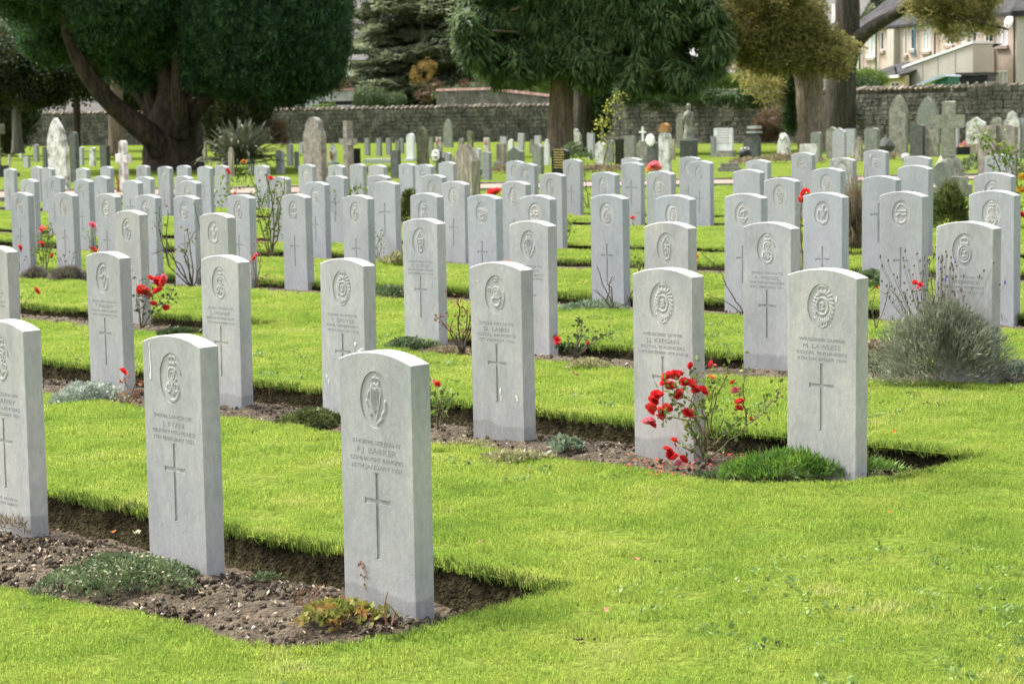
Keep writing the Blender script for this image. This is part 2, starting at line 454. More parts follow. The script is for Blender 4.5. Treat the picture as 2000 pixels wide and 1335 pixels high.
M['coping'] = pm('coping_stone', [(0.3, (0.13, 0.12, 0.09)), (0.5, (0.22, 0.19, 0.15)), (0.7, (0.31, 0.26, 0.22))], scale=1.8, coord='World', second=(9, 0.65, 1.3), bump=2, bscale=14)
M['mortar'] = pm('wall_mortar', [(0.4, (0.055, 0.052, 0.04)), (0.6, (0.09, 0.085, 0.068))], scale=3)
M['render'] = pm('pinkish_render', [(0.35, (0.43, 0.345, 0.285)), (0.65, (0.52, 0.42, 0.35))], scale=0.7, second=(6, 0.93, 1.06))
M['render_grey'] = pm('grey_render', [(0.35, (0.40, 0.365, 0.32)), (0.65, (0.47, 0.43, 0.385))], scale=0.8, second=(6, 0.94, 1.05))
M['cream'] = pm('cream_render', [(0.35, (0.55, 0.44, 0.26)), (0.65, (0.62, 0.50, 0.31))], scale=1)
M['white'] = pm('white_paint', [(0.4, (0.72, 0.72, 0.70)), (0.6, (0.8, 0.8, 0.78))], scale=2)
M['slate'] = pm('slate_roof', [(0.35, (0.05, 0.05, 0.052)), (0.65, (0.085, 0.083, 0.082))], scale=1.5, second=(8, 0.8, 1.2), spec=0)
M['slate_pale'] = pm('weathered_tile_roof', [(0.35, (0.10, 0.095, 0.088)), (0.65, (0.15, 0.14, 0.13))], scale=1.5, second=(8, 0.8, 1.2))
M['glass'] = pm('window_glass', [(0.4, (0.03, 0.035, 0.035)), (0.6, (0.07, 0.075, 0.075))], scale=1, rough=0.08, spec=0.6)
M['curtain'] = pm('net_curtain', [(0.4, (0.45, 0.44, 0.42)), (0.6, (0.6, 0.59, 0.57))], scale=4, stretch=(6, 6, 0.5))
M['sill'] = pm('concrete_sill', [(0.4, (0.30, 0.24, 0.20)), (0.6, (0.36, 0.29, 0.24))], scale=2)
M['green_paint'] = pm('green_paint', [(0.4, (0.02, 0.12, 0.075)), (0.6, (0.03, 0.16, 0.10))], scale=2, rough=0.5)
M['blue_paint'] = pm('blue_paint', [(0.4, (0.08, 0.22, 0.34)), (0.6, (0.10, 0.27, 0.40))], scale=2, rough=0.5)
M['black_paint'] = pm('black_paint', [(0.4, (0.015, 0.015, 0.018)), (0.6, (0.03, 0.03, 0.032))], scale=2, rough=0.5)
M['pale_blue'] = pm('pale_blue_sheet', [(0.4, (0.40, 0.50, 0.58)), (0.6, (0.48, 0.57, 0.64))], scale=2, rough=0.5)
M['concrete'] = pm('pale_concrete', [(0.35, (0.30, 0.30, 0.31)), (0.65, (0.42, 0.42, 0.43))], scale=1.2, second=(8, 0.85, 1.1))
M['brick'] = pm('weathered_brick', [(0.35, (0.26, 0.13, 0.10)), (0.65, (0.45, 0.33, 0.28))], scale=3, coord='World', second=(10, 0.8, 1.2))
M['black_plastic'] = M['black_paint']


# ------------------------------------------------------------------ scattering by geometry nodes (stuff only)
_gn = {}


def gn_tree(nv):
    if nv in _gn: return _gn[nv]
    ng = bpy.data.node_groups.new('scatter_%d' % nv, 'GeometryNodeTree')
    ng.interface.new_socket('Geometry', in_out='INPUT', socket_type='NodeSocketGeometry')
    ng.interface.new_socket('Geometry', in_out='OUTPUT', socket_type='NodeSocketGeometry')
    N, L = ng.nodes, ng.links
    gi = N.new('NodeGroupInput'); go = N.new('NodeGroupOutput')

    def attr(name, typ):
        a = N.new('GeometryNodeInputNamedAttribute'); a.data_type = typ; a.inputs['Name'].default_value = name
        return a.outputs['Attribute']
    vid = attr('vid', 'INT')
    inst = N.new('GeometryNodeInstanceOnPoints')
    g2i = N.new('GeometryNodeGeometryToInstance')
    for k in list(range(nv)) + [-1]:
        cmp = N.new('FunctionNodeCompare'); cmp.data_type = 'INT'; cmp.operation = 'EQUAL'
        cmp.inputs[3].default_value = k
        L.new(vid, cmp.inputs[2])
        se = N.new('GeometryNodeSeparateGeometry'); se.domain = 'POINT'
        L.new(gi.outputs[0], se.inputs['Geometry']); L.new(cmp.outputs[0], se.inputs['Selection'])
        if k >= 0:
            L.new(se.outputs['Selection'], g2i.inputs[0])
        else:
            L.new(se.outputs['Selection'], inst.inputs['Points'])
    L.new(g2i.outputs[0], inst.inputs['Instance'])
    inst.inputs['Pick Instance'].default_value = True
    L.new(attr('pick', 'INT'), inst.inputs['Instance Index'])
    L.new(attr('rot', 'FLOAT_VECTOR'), inst.inputs['Rotation'])
    L.new(attr('scl', 'FLOAT_VECTOR'), inst.inputs['Scale'])
    L.new(inst.outputs[0], go.inputs[0])
    _gn[nv] = ng
    return ng


def scatter(name, pts, rots, scl, variants, mat, parent=None, kind='stuff'):
    """variants: list of (verts array, faces array (quads or tris, same k)); points get copies of them"""
    pts = np.asarray(pts, dtype=np.float32).reshape(-1, 3)
    n = len(pts)
    V_, F_, vid = [pts], [], [np.full(n, -1, dtype=np.int32)]
    base = n
    for k, (v, f) in enumerate(variants):
        V_.append(np.asarray(v, dtype=np.float32)); F_.append(np.asarray(f, dtype=np.int32) + base)
        vid.append(np.full(len(v), k, dtype=np.int32)); base += len(v)
    me = np_mesh(name, np.concatenate(V_), np.concatenate(F_), mat)
    tot = len(me.vertices)
    def put(nm, typ, arr, fld):
        a = me.attributes.new(nm, typ, 'POINT'); a.data.foreach_set(fld, arr.ravel())
    put('vid', 'INT', np.concatenate(vid), 'value')
    pk = np.zeros(tot, dtype=np.int32); pk[:n] = RS.randint(0, len(variants), n); put('pick', 'INT', pk, 'value')
    ro = np.zeros((tot, 3), dtype=np.float32); ro[:n] = rots; put('rot', 'FLOAT_VECTOR', ro, 'vector')
    sc = np.ones((tot, 3), dtype=np.float32)
    s_ = np.asarray(scl, dtype=np.float32)
    sc[:n] = s_[:, None] if s_.ndim == 1 else s_
    put('scl', 'FLOAT_VECTOR', sc, 'vector')
    o = link(name, me, parent)
    if kind: o['kind'] = kind
    md = o.modifiers.new('scatter', 'NODES'); md.node_group = gn_tree(len(variants))
    return o


def blades(n, h, w, spread, lean=0.35, seg=2, up=None):
    """n tapered bent blades rooted within radius spread: returns verts, tri faces"""
    vs, fs = [], []
    for i in range(n):
        a = RS.uniform(0, 2 * math.pi); r = spread * math.sqrt(RS.uniform())
        bx, by = r * math.cos(a), r * math.sin(a)
        da = RS.uniform(0, 2 * math.pi); le = RS.uniform(0.1, 1) * lean
        hh = h * RS.uniform(0.6, 1.15); ww = w * RS.uniform(0.7, 1.2)
        fa = RS.uniform(0, math.pi); wx, wy = math.cos(fa) * ww / 2, math.sin(fa) * ww / 2
        dx, dy = math.cos(da) * le * hh, math.sin(da) * le * hh
        b = len(vs)
        vs += [(bx - wx, by - wy, -0.01), (bx + wx, by + wy, -0.01),
               (bx + dx * 0.35 - wx * 0.8, by + dy * 0.35 - wy * 0.8, hh * 0.6), (bx + dx * 0.35 + wx * 0.8, by + dy * 0.35 + wy * 0.8, hh * 0.6),
               (bx + dx, by + dy, hh)]
        fs += [(b, b + 1, b + 3), (b, b + 3, b + 2), (b + 2, b + 3, b + 4)]
    return np.array(vs), np.array(fs)


def leaf_cluster(n, rad, lw, ll, upbias=0.0, flat=1.0, droop=0.0):
    """n small folded leaves spread in a ball"""
    vs, fs = [], []
    for i in range(n):
        p = RS.normal(size=3); p = p / np.linalg.norm(p) * rad * RS.uniform(0.2, 1) ** 0.6
        p[2] *= flat
        d = RS.normal(size=3) * 0.7 + p / max(rad, 1e-6) * 0.8; d[2] += upbias - droop
        d /= np.linalg.norm(d)
        s = np.cross(d, RS.normal(size=3)); s /= np.linalg.norm(s) + 1e-9
        l, w = ll * RS.uniform(0.6, 1.2), lw * RS.uniform(0.6, 1.2)
        b = len(vs)
        nrm = np.cross(d, s) * w * 0.25
        vs += [p, p + d * l * 0.45 + s * w / 2 + nrm, p + d * l, p + d * l * 0.45 - s * w / 2 + nrm]
        fs += [(b, b + 1, b + 2), (b, b + 2, b + 3)]
    return np.array(vs), np.array(fs)


# ------------------------------------------------------------------ beds: (u0, u1, near v, far v, corner radius right, corner radius left)
BEDS = [(-11.0, -4.68, 3.74, 4.78, 0.45, 0), (-16.0, -4.82, 6.50, 7.46, 0.6, 0),
        (-22.0, -12.45, 8.90, 9.66, 0.35, 0), (-10.35, -4.2, 8.92, 9.66, 0.4, 0.35),
        (-26.0, -5.0, 11.40, 12.14, 0.3, 0), (-30.0, -6.0, 14.20, 15.02, 0.3, 0), (-33.0, -8.0, 16.20, 16.86, 0.3, 0),
        (-42.0, -10.0, 20.15, 20.85, 0.3, 0), (-43.0, -12.0, 22.15, 22.85, 0.3, 0)]


def wob(u, s):
    return (vnoise(u * 1.3, 0 * u + s * 3.1, 5) - 0.5) * 0.10 + (vnoise(u * 5, 0 * u + s * 1.7, 9) - 0.5) * 0.035


def bed_near(b, u):
    u0, u1, vn, vf, rr, rl = BEDS[b]
    y = vn + wob(u, b)
    if b == 3: y = y + sstep(-7.6, -5.4, u) * 0.42
    k = np.clip((u - (u1 - rr)) / rr, 0, 1)
    y = y + rr * 1.15 * (1 - np.sqrt(np.maximum(0, 1 - k * k)))
    if rl:
        k = np.clip(((u0 + rl) - u) / rl, 0, 1)
        y = y + rl * (1 - np.sqrt(np.maximum(0, 1 - k * k)))
    return y


def bed_far(b, u):
    u0, u1, vn, vf, rr, rl = BEDS[b]
    y = vf + wob(u, b + 20)
    if b == 3: y = y + sstep(-8.0, -6.0, u) * 0.40
    return y


def in_bed(u, v, m=0.0):
    r = np.zeros(np.shape(u), dtype=bool)
    for b, (u0, u1, vn, vf, rr, rl) in enumerate(BEDS):
        r |= (u > u0 - m) & (u < u1 + m) & (v > bed_near(b, u) - m) & (v < bed_far(b, u) + m)
    return r


def uv2xy(u, v):
    return U[0] * u + V[0] * v, U[1] * u + V[1] * v


def lawn_bump(X, Y):
    return (fbm(X * 1.1, Y * 1.1, 3, 3) - 0.45) * 0.014 * (1 - sstep(25, 45, Y))


def path_y(X):
    return 43.0 - 0.12 * X


# lawn sheet: lines run along the grave rows so that the beds' cut edges are grid lines
ul = np.concatenate([-np.geomspace(420, 46, 26), np.arange(-44, -18, 0.35), np.arange(-18, -3.6, 0.06), np.arange(-3.6, 1.6, 0.09), np.arange(1.6, 14, 0.3), np.geomspace(14.2, 420, 28)])
vl = [-420, -200, -100, -50, -25, -12, -6, -3, -1, 0.5, 1.5]
vl += list(np.arange(2.0, 13.0, 0.07)) + list(np.arange(13.0, 30, 0.12)) + list(np.geomspace(30.3, 600, 60))
vl = np.array(vl)
UU, VV = np.meshgrid(ul, vl, indexing='ij')
XX, YY = uv2xy(UU, VV)
ZZ = gz(XX, YY) + lawn_bump(XX, YY)
nu, nv_ = UU.shape
idx = np.arange(nu * nv_).reshape(nu, nv_)
Fq = np.stack([idx[:-1, :-1], idx[1:, :-1], idx[1:, 1:], idx[:-1, 1:]], -1)
cu = (UU[:-1, :-1] + UU[1:, 1:]) / 2; cv = (VV[:-1, :-1] + VV[1:, 1:]) / 2
keep = ~in_bed(cu, cv, 0.014)
me = np_mesh('lawn', np.stack([XX, YY, ZZ], -1).reshape(-1, 3), Fq[keep], M['lawn'], smooth=True)
lawn = setp(link('lawn', me), kind='structure')

# soil in each bed, with the cut turf edge on its far side
for b, (u0, u1, vn, vf, rr, rl) in enumerate(BEDS):
    du = [0.02, 0.03, 0.05, 0.05, 0.06, 0.08, 0.08, 0.12, 0.12][b]
    us = np.arange(u0, u1 + du, du); us[-1] = u1
    ns = int([50, 36, 20, 20, 14, 10, 8, 8, 8][b])
    s = np.concatenate([[0.0, 0.01], np.linspace(0.03, 0.93, ns), [0.955, 0.97, 0.985, 1.0]])
    A, B = bed_near(b, us) - 0.03, bed_far(b, us) + 0.03
    Ug = np.repeat(us[:, None], len(s), 1)
    Vg = A[:, None] + (B - A)[:, None] * s[None, :]
    X, Y = uv2xy(Ug, Vg)
    deep = [0.125, 0.12, 0.10, 0.10, 0.09, 0.08, 0.08, 0.07, 0.07][b]
    sg = np.repeat(s[None, :], len(us), 0)
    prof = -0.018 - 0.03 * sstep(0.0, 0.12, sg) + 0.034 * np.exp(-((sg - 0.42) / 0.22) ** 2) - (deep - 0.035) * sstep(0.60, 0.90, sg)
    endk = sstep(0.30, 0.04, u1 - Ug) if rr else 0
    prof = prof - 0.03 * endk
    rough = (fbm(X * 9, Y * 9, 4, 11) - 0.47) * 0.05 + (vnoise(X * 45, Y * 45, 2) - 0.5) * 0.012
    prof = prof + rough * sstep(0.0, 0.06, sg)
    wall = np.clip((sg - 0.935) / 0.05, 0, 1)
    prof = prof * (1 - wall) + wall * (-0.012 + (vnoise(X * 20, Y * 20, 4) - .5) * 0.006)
    prof = np.where(Ug >= u1 - 1e-6, -0.02, prof)
    # the wall bows back under the turf
    Z = gz(X, Y) + prof
    bow = np.where((sg > 0.935) & (sg < 0.99), 0.02 * (vnoise(X * 30, Y * 30, 8)), 0)
    X, Y = X - V[0] * bow * 0.5, Y - V[1] * bow * 0.5
    n1, n2 = X.shape
    idx = np.arange(n1 * n2).reshape(n1, n2)
    Fq = np.stack([idx[:-1, :-1], idx[1:, :-1], idx[1:, 1:], idx[:-1, 1:]], -1).reshape(-1, 4)
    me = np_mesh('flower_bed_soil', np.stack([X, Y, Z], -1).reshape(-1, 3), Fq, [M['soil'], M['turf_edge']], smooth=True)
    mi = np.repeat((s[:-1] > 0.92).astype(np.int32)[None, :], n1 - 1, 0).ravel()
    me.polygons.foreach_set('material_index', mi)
    setp(link('flower_bed_soil', me), kind='structure')


def soil_z(u, v):
    X, Y = uv2xy(u, v)
    for b, (u0, u1, vn, vf, rr, rl) in enumerate(BEDS):
        if u0 < u < u1 and vn - 0.2 < v < vf + 0.2:
            a_, b_ = float(bed_near(b, np.array(u))), float(bed_far(b, np.array(u)))
            if a_ < v < b_:
                s_ = (v - a_) / (b_ - a_)
                deep = [0.125, 0.12, 0.10, 0.10, 0.09, 0.08, 0.08, 0.07, 0.07][b]
                return float(gz(X, Y) - 0.048 + 0.034 * math.exp(-((s_ - 0.42) / 0.22) ** 2) - (deep - 0.035) * float(sstep(0.6, 0.9, s_)))
    return float(gz(X, Y))


def surf(p):
    """the soil or lawn height under a point"""
    u, v = p[0] * U[0] + p[1] * U[1], p[0] * V[0] + p[1] * V[1]
    return soil_z(u, v)


# clods and pebbles lying on the soil
def lump(k):
    rs = np.random.RandomState(k)
    v = []
    for z, r, n in ((-0.5, 0.6, 5), (0.1, 1.0, 6), (0.6, 0.6, 5)):
        for i in range(6):
            a = i * math.pi / 3 + rs.uniform(-.3, .3); q = r * rs.uniform(0.7, 1.15)
            v.append((q * math.cos(a), q * math.sin(a), z * rs.uniform(0.8, 1.1) * 0.7))
    v.append((0, 0, -0.55)); v.append((rs.uniform(-.2, .2), 0, 0.62))
    f = []
    for l in (0, 6):
        for i in range(6):
            j = (i + 1) % 6
            f += [(l + i, l + j, l + 6 + j), (l + i, l + 6 + j, l + 6 + i)]
    for i in range(6):
        j = (i + 1) % 6
        f += [(18, j, i), (19, 12 + i, 12 + j)]
    return np.array(v), np.array(f)


def bed_points(b, n, lo=0.02, hi=0.93, umin=None):
    u0, u1, vn, vf, rr, rl = BEDS[b]
    if umin: u0 = max(u0, umin)
    u = RS.uniform(u0, u1, n); s = RS.uniform(lo, hi, n)
    a, c = bed_near(b, u), bed_far(b, u)
    v = a + (c - a) * s
    ok = v < c - 0.02
    return u[ok], v[ok]


for nm, mt, cnt, smin, smax in (('soil_clods', M['clod'], (7500, 5200, 1400, 1800, 900), 0.0025, 0.019), ('scattered_pebbles', M['pebble'], (260, 320, 140, 180, 100), 0.005, 0.013)):
    P_, S_ = [], []
    for b, um in zip(range(5), (-8.2, -12.5, -17, -11, -21)):
        u, v = bed_points(b, cnt[b], 0.03, 0.94, um)
        X, Y = uv2xy(u, v)
        Z = np.array([soil_z(a_, c_) for a_, c_ in zip(u, v)])
        P_.append(np.stack([X, Y, Z + 0.004], -1))
        S_.append(smin + (smax - smin) * RS.uniform(0, 1, len(u)) ** 3.2)
    P_ = np.concatenate(P_); S_ = np.concatenate(S_)
    scatter(nm, P_, RS.uniform(0, 6.28, (len(P_), 3)), S_, [lump(k) for k in range(6)], mt)

P_ = []
for b, um, n in zip(range(5), (-8.2, -12.5, -17, -11, -21), (900, 900, 300, 400, 250)):
    u, v = bed_points(b, n, 0.02, 0.92, um)
    X, Y = uv2xy(u, v)
    P_.append(np.stack([X, Y, np.array([soil_z(a_, c_) for a_, c_ in zip(u, v)]) + .014], -1))
P_ = np.concatenate(P_)
flake = [(np.array([(-1, 0, 0), (0, -.4, .15), (1, 0, .1), (0, .45, .3)]), np.array([(0, 1, 2), (0, 2, 3)])), (np.array([(-1, 0, 0), (0, -.15, .3), (1.4, 0, .1), (0, .12, .3)]), np.array([(0, 1, 2), (0, 2, 3)]))]
scatter('soil_litter', P_, np.stack([RS.normal(0, .4, len(P_)), RS.normal(0, .4, len(P_)), RS.uniform(0, 6.28, len(P_))], -1), RS.uniform(.006, .016, len(P_)), flake,
        pm('dry_litter', [(0.35, (0.16, 0.10, 0.06)), (0.5, (0.30, 0.23, 0.15)), (0.65, (0.50, 0.44, 0.33))], scale=60, coord='World', rough=.9))

# grass: dense patches inside, small tufts round the beds' edges
def frustum_pts(y0, y1, dens):
    """random ground points inside the camera's wedge (with a margin)"""
    k = 0.30
    area = k * (y1 * y1 - y0 * y0)
    n = int(area * dens)
    Y = np.sqrt(RS.uniform(y0 * y0, y1 * y1, n))
    X = RS.uniform(-k, k, n) * Y
    return X, Y


STONE_UV = []
patch_v = [blades(260, 0.019, 0.0028, 0.10, 0.9) for _ in range(5)]
small_v = [blades(18, 0.021, 0.0030, 0.03, 0.9) for _ in range(5)]
px_, py_, ps_ = [], [], []
qx, qy, qs = [], [], []
for y0, y1, d, dt, sc in ((4.6, 9.5, 95, 2600, 1.0), (9.5, 16, 52, 1100, 1.25), (16, 26, 24, 420, 1.6), (26, 41, 9, 0, 2.2)):
    X, Y = frustum_pts(y0, y1, d)
    u, v = X * U[0] + Y * U[1], X * V[0] + Y * V[1]
    ok = ~in_bed(u, v, 0.085 * sc) & (Y < path_y(X) - 1.8)
    px_.append(X[ok]); py_.append(Y[ok]); ps_.append(np.full(ok.sum(), sc) * RS.uniform(0.85, 1.15, ok.sum()))
    if dt:
        X, Y = frustum_pts(y0, y1, dt)
        u, v = X * U[0] + Y * U[1], X * V[0] + Y * V[1]
        ok = in_bed(u, v, 0.13 * sc) & ~in_bed(u, v, 0.004)
        qx.append(X[ok]); qy.append(Y[ok]); qs.append(np.full(ok.sum(), sc) * RS.uniform(0.8, 1.2, ok.sum()))
px_, py_, ps_ = map(np.concatenate, (px_, py_, ps_))
qx, qy, qs = map(np.concatenate, (qx, qy, qs))
hv = 0.72 + 0.6 * fbm(px_ * 2.2, py_ * 2.2, 3, 21)
P_ = np.stack([px_, py_, gz(px_, py_) + lawn_bump(px_, py_) - 0.002], -1)
rot = np.zeros((len(P_), 3)); rot[:, 2] = RS.uniform(0, 6.28, len(P_)); rot[:, :2] = RS.normal(0, 0.05, (len(P_), 2))
scatter('lawn_grass', P_, rot, np.stack([ps_, ps_, ps_ * hv], -1), patch_v, M['blade'])
P_ = np.stack([qx, qy, gz(qx, qy) + lawn_bump(qx, qy) - 0.002], -1)
rot = np.zeros((len(P_), 3)); rot[:, 2] = RS.uniform(0, 6.28, len(P_))
scatter('edging_grass', P_, rot, qs, small_v, M['blade'])

# grass hanging over the cut edges
lx, ly, ls, lr = [], [], [], []
for b, (u0, u1, vn, vf, rr, rl) in enumerate(BEDS[:6]):
    n = int((u1 - max(u0, [-8.5, -13, -18, -12, -22, -26][b])) * [150, 110, 70, 70, 55, 40][b])
    u = RS.uniform(max(u0, [-8.5, -13, -18, -12, -22, -26][b]), u1 + 0.02, n)
    v = bed_far(b, u) - RS.uniform(-0.03, 0.012, n)
    lx.append(u); ly.append(v); ls.append(RS.uniform(0.9, 1.7, n) * [1, 1, 1.1, 1.1, 1.2, 1.3][b])
    n = int(n * 0.5)                       # near edge
    u = RS.uniform(max(u0, [-8.5, -13, -18, -12, -22, -26][b]), u1, n)
    lx.append(u); ly.append(bed_near(b, u) - RS.uniform(-0.005, 0.03, n)); ls.append(RS.uniform(0.7, 1.1, n))
for b in (0, 1, 2, 3):                     # the round end of a bed
    u0, u1, vn, vf, rr, rl = BEDS[b]
    v = RS.uniform(vn + 0.3, vf, 90); lx.append(np.full(90, u1 + 0.01)); ly.append(v); ls.append(RS.uniform(0.9, 1.5, 90))
lx, ly, ls = map(np.concatenate, (lx, ly, ls))
X, Y = uv2xy(lx, ly)
P_ = np.stack([X, Y, gz(X, Y) - 0.002], -1)
rot = np.stack([RS.uniform(0.05, 0.6, len(P_)), RS.normal(0, 0.25, len(P_)), np.full(len(P_), -PHI) + RS.normal(0, 0.3, len(P_))], -1)
scatter('overhanging_grass', P_, rot, ls, [blades(8, 0.022, 0.0026, 0.02, 0.7) for _ in range(5)], M['blade_long'])

# broad-leaved weeds and bare specks in the lawn
X, Y = frustum_pts(4.8, 15, 22.0)
cl = fbm(X * 0.9, Y * 0.9, 3, 31)
u, v = X * U[0] + Y * U[1], X * V[0] + Y * V[1]
ok = (cl > 0.46) & ~in_bed(u, v, 0.1)
P_ = np.stack([X[ok], Y[ok], gz(X[ok], Y[ok]) + 0.018], -1)
rot = np.zeros((len(P_), 3)); rot[:, 2] = RS.uniform(0, 6.28, len(P_))
scatter('lawn_weeds', P_, rot, RS.uniform(0.6, 1.3, len(P_)), [leaf_cluster(11, 0.05, 0.014, 0.022, 0.2, 0.22) for _ in range(4)],
        leafm('lawn_weed_leaf', (0.11, 0.19, 0.045), (0.19, 0.29, 0.08), (0.30, 0.37, 0.16), 30, 0.3, rough=0.9))

# gravel path across the far lawn
mb = MB()
for i in range(40):
    x0, x1 = -40 + 2 * i, -38 + 2 * i
    a, c = path_y(x0), path_y(x1)
    vs = [(x, y + d, float(gz(np.array(x), np.array(y + d))) + 0.03) for x, y, d in ((x0, a, -1.6), (x1, c, -1.6), (x1, c, 1.7), (x0, a, 1.7))]
    mb.add(vs, [(0, 1, 2, 3)])
setp(mb.obj('path', M['path']), kind='structure')
mb = MB()
for sd in (-1.72, 1.76):
    for i in range(60):
        x = -20 + i * 0.9
        y = path_y(x) + sd
        mb.box((x, y, float(gz(np.array(x), np.array(y))) + 0.02), (0.86, 0.12, 0.10), rz=-0.12, jit=0.004)
setp(mb.obj('path_edging_kerb', M['sandstone']), kind='structure')


# ------------------------------------------------------------------ regimental badges carved in relief
def arc(cx, cy, rx, ry, a0, a1, n=14):
    return [(cx + rx * math.cos(R(a0 + (a1 - a0) * i / n)), cy + ry * math.sin(R(a0 + (a1 - a0) * i / n))) for i in range(n + 1)]


def crown(cx, cy, s):
    k = [[(cx - s, cy), (cx + s, cy)], [(cx - s, cy - .25 * s), (cx + s, cy - .25 * s)],
         [(cx - s, cy)] + arc(cx - .45 * s, cy + .45 * s, .62 * s, .5 * s, 200, 30, 8), [(cx + s, cy)] + arc(cx + .45 * s, cy + .45 * s, .62 * s, .5 * s, -20, 150, 8),
         [(cx, cy), (cx, cy + 1.0 * s)], [(cx - .16 * s, cy + 1.15 * s), (cx + .16 * s, cy + 1.15 * s)], [(cx, cy + 1.0 * s), (cx, cy + 1.35 * s)]]
    return [(p, 0.16 * s) for p in k]


def wreath(rx, ry, a0, a1, n, w=0.05, l=0.17):
    o = []
    for i in range(n):
        a = R(a0 + (a1 - a0) * i / (n - 1)); x, y = rx * math.cos(a), ry * math.sin(a)
        t = a + (0.9 if a1 > a0 else -0.9) + math.pi / 2 * 0.2
        o.append(([(x, y), (x + l * math.cos(t), y + l * math.sin(t))], w))
    return o


def badge_strokes(k):
    S = []
    if k == 'harp':
        S += crown(0, 0.55, 0.22)
        S += [([(-.28, .42), (-.30, -.05), (-.16, -.45), (0.02, -.72)], .06), ([(-.28, .42), (0.0, .36), (.16, .46), (.30, .34), (.34, .20)], .07),
              ([(.34, .20), (.22, -.22), (.02, -.72)], .05)]
        for i in range(5): S.append(([(-.2 + i * .1, .32), (-.08 + i * .05, -.42 + i * .02)], .014))
        S += [([(-.62, -.1), (-.52, -.35), (-.34, -.52)], .06), ([(.62, -.05), (.6, -.35), (.4, -.5), (.42, -.62), (.1, -.82)], .07), ([(-.45, .25), (-.5, .1)], .05)]
    elif k == 'cypher':
        S += crown(0, 0.62, 0.24)
        S += [(arc(0, .12, .34, .30, 40, 330), .06), (arc(0, .12, .17, .15, 0, 360), .045), ([(-.2, -.5), (-.28, -.2), (-.1, -.1)], .06),
              (arc(-.28, -.38, .16, .16, 60, 360), .055), (arc(.3, -.36, .15, .16, -180, 120), .055), ([(0, .1), (.02, -.62)], .06), ([(-.12, -.2), (.15, -.6)], .05)]
        S += [(arc(0, -.1, .62, .78, 210, 330, 14), .06), (arc(0, -.18, .5, .66, 215, 325, 12), .035)]
        S += [(arc(0, -.05, .7, .8, 20, 60, 6), .04)]
    elif k == 'engineers':
        S += crown(0, 0.66, 0.26)
        S += [(arc(0, 0, .40, .38, 0, 360, 22), .05), ([(-.14, .12), (-.02, .14), (.1, .05), (-.05, -.02), (.12, -.12), (-.12, -.16)], .045),
              (arc(0, 0, .14, .18, 20, 300, 10), .035)]
        S += wreath(.58, .62, 62, -84, 11, .06, .24) + wreath(-.58, .62, 62, -84, 11, .06, .24)
        S += [([(-.5, -.55), (-.2, -.68), (.2, -.68), (.5, -.55)], .05), ([(-.3, -.84), (0, -.95), (.3, -.84)], .05)]
    elif k == 'feathers':
        S += [(arc(0, -.1, .62, .68, 150, 390, 24), .07), ([(0, -.2), (0, .55), (.1, .62)], .10), ([(-.05, -.2), (-.3, .25), (-.45, .3)], .10), ([(.05, -.2), (.3, .25), (.45, .3)], .10),
              ([(-.5, -.55), (0, -.75), (.5, -.55)], .10)]
    elif k == 'star':
        S += [(arc(0, .12, .34, .26, 0, 360, 20), .05), (arc(0, .12, .16, .13, 0, 360, 14), .10), (arc(0, -.3, .34, .3, 180, 360, 12), .07), ([(-.36, -.22), (-.1, -.16), (.14, -.2), (.4, -.1)], .06)]
        S += crown(0, .72, .14)
        S += [(arc(.1, -.1, .62, .7, -60, 20, 8), .035), ([(-.8, .25), (-.5, .2)], .025), ([(-.8, .35), (-.5, .3)], .025)]
    elif k == 'horn':
        S += [(arc(0, .35, .42, .42, 60, 190, 12), .06), (arc(.12, -.1, .42, .62, -80, 10, 10), .08), ([(-.34, .1), (-.1, .16), (.1, .3), (.3, .12), (.2, -.05)], .07), ([(-.5, .1), (-.1, .05)], .04), ([(.0, -.2), (-.02, -.5)], .05)]
    elif k == 'lion':
        S += [(arc(0, 0, .55, .62, 20, 340, 22), .05), ([(-.3, .15), (0, .2), (.25, .32), (.35, .2)], .09), ([(-.25, .1), (-.3, -.15)], .06), ([(.15, .12), (.2, -.15)], .06), ([(-.5, -.32), (0, -.4), (.5, -.32)], .07), ([(-.3, .2), (-.42, .4), (-.3, .48)], .04)]
        S += crown(0, .62, .16)
    elif k == 'garter':
        S += [(arc(0, -.18, .5, .5, 0, 360, 24), .06), (arc(0, -.18, .32, .32, 0, 360, 18), .03), ([(-.1, -.1), (.12, -.02), (.0, -.2), (.14, -.34), (-.14, -.32)], .05)]
        S += crown(0, .45, .28)
    elif k == 'lozenge':
        S += [([(0, .8), (.45, .2), (.3, -.6), (0, -.8), (-.3, -.6), (-.45, .2), (0, .8)], .05), ([(0, .5), (0, -.5)], .05), ([(-.25, .15), (.25, .15)], .05), (arc(0, -.2, .2, .2, 0, 360), .05)]
    elif k == 'dome':
        S += [(arc(0, .25, .55, .45, 0, 180, 14), .06), ([(-.55, .2), (.55, .2)], .05), ([(-.5, -.15), (-.2, .05), (.1, -.1), (.5, -.05)], .09), (arc(0, -.4, .5, .3, 190, 350, 12), .07)]
    return S


BADGES = ['harp', 'cypher', 'engineers', 'feathers', 'star', 'horn', 'lion', 'garter', 'lozenge', 'dome']
SW, ST, SH = 0.352834, 0.079628, 0.833573
BRX, BRZ, BZ, BDEP = 0.074, 0.092, 0.680, 0.0038


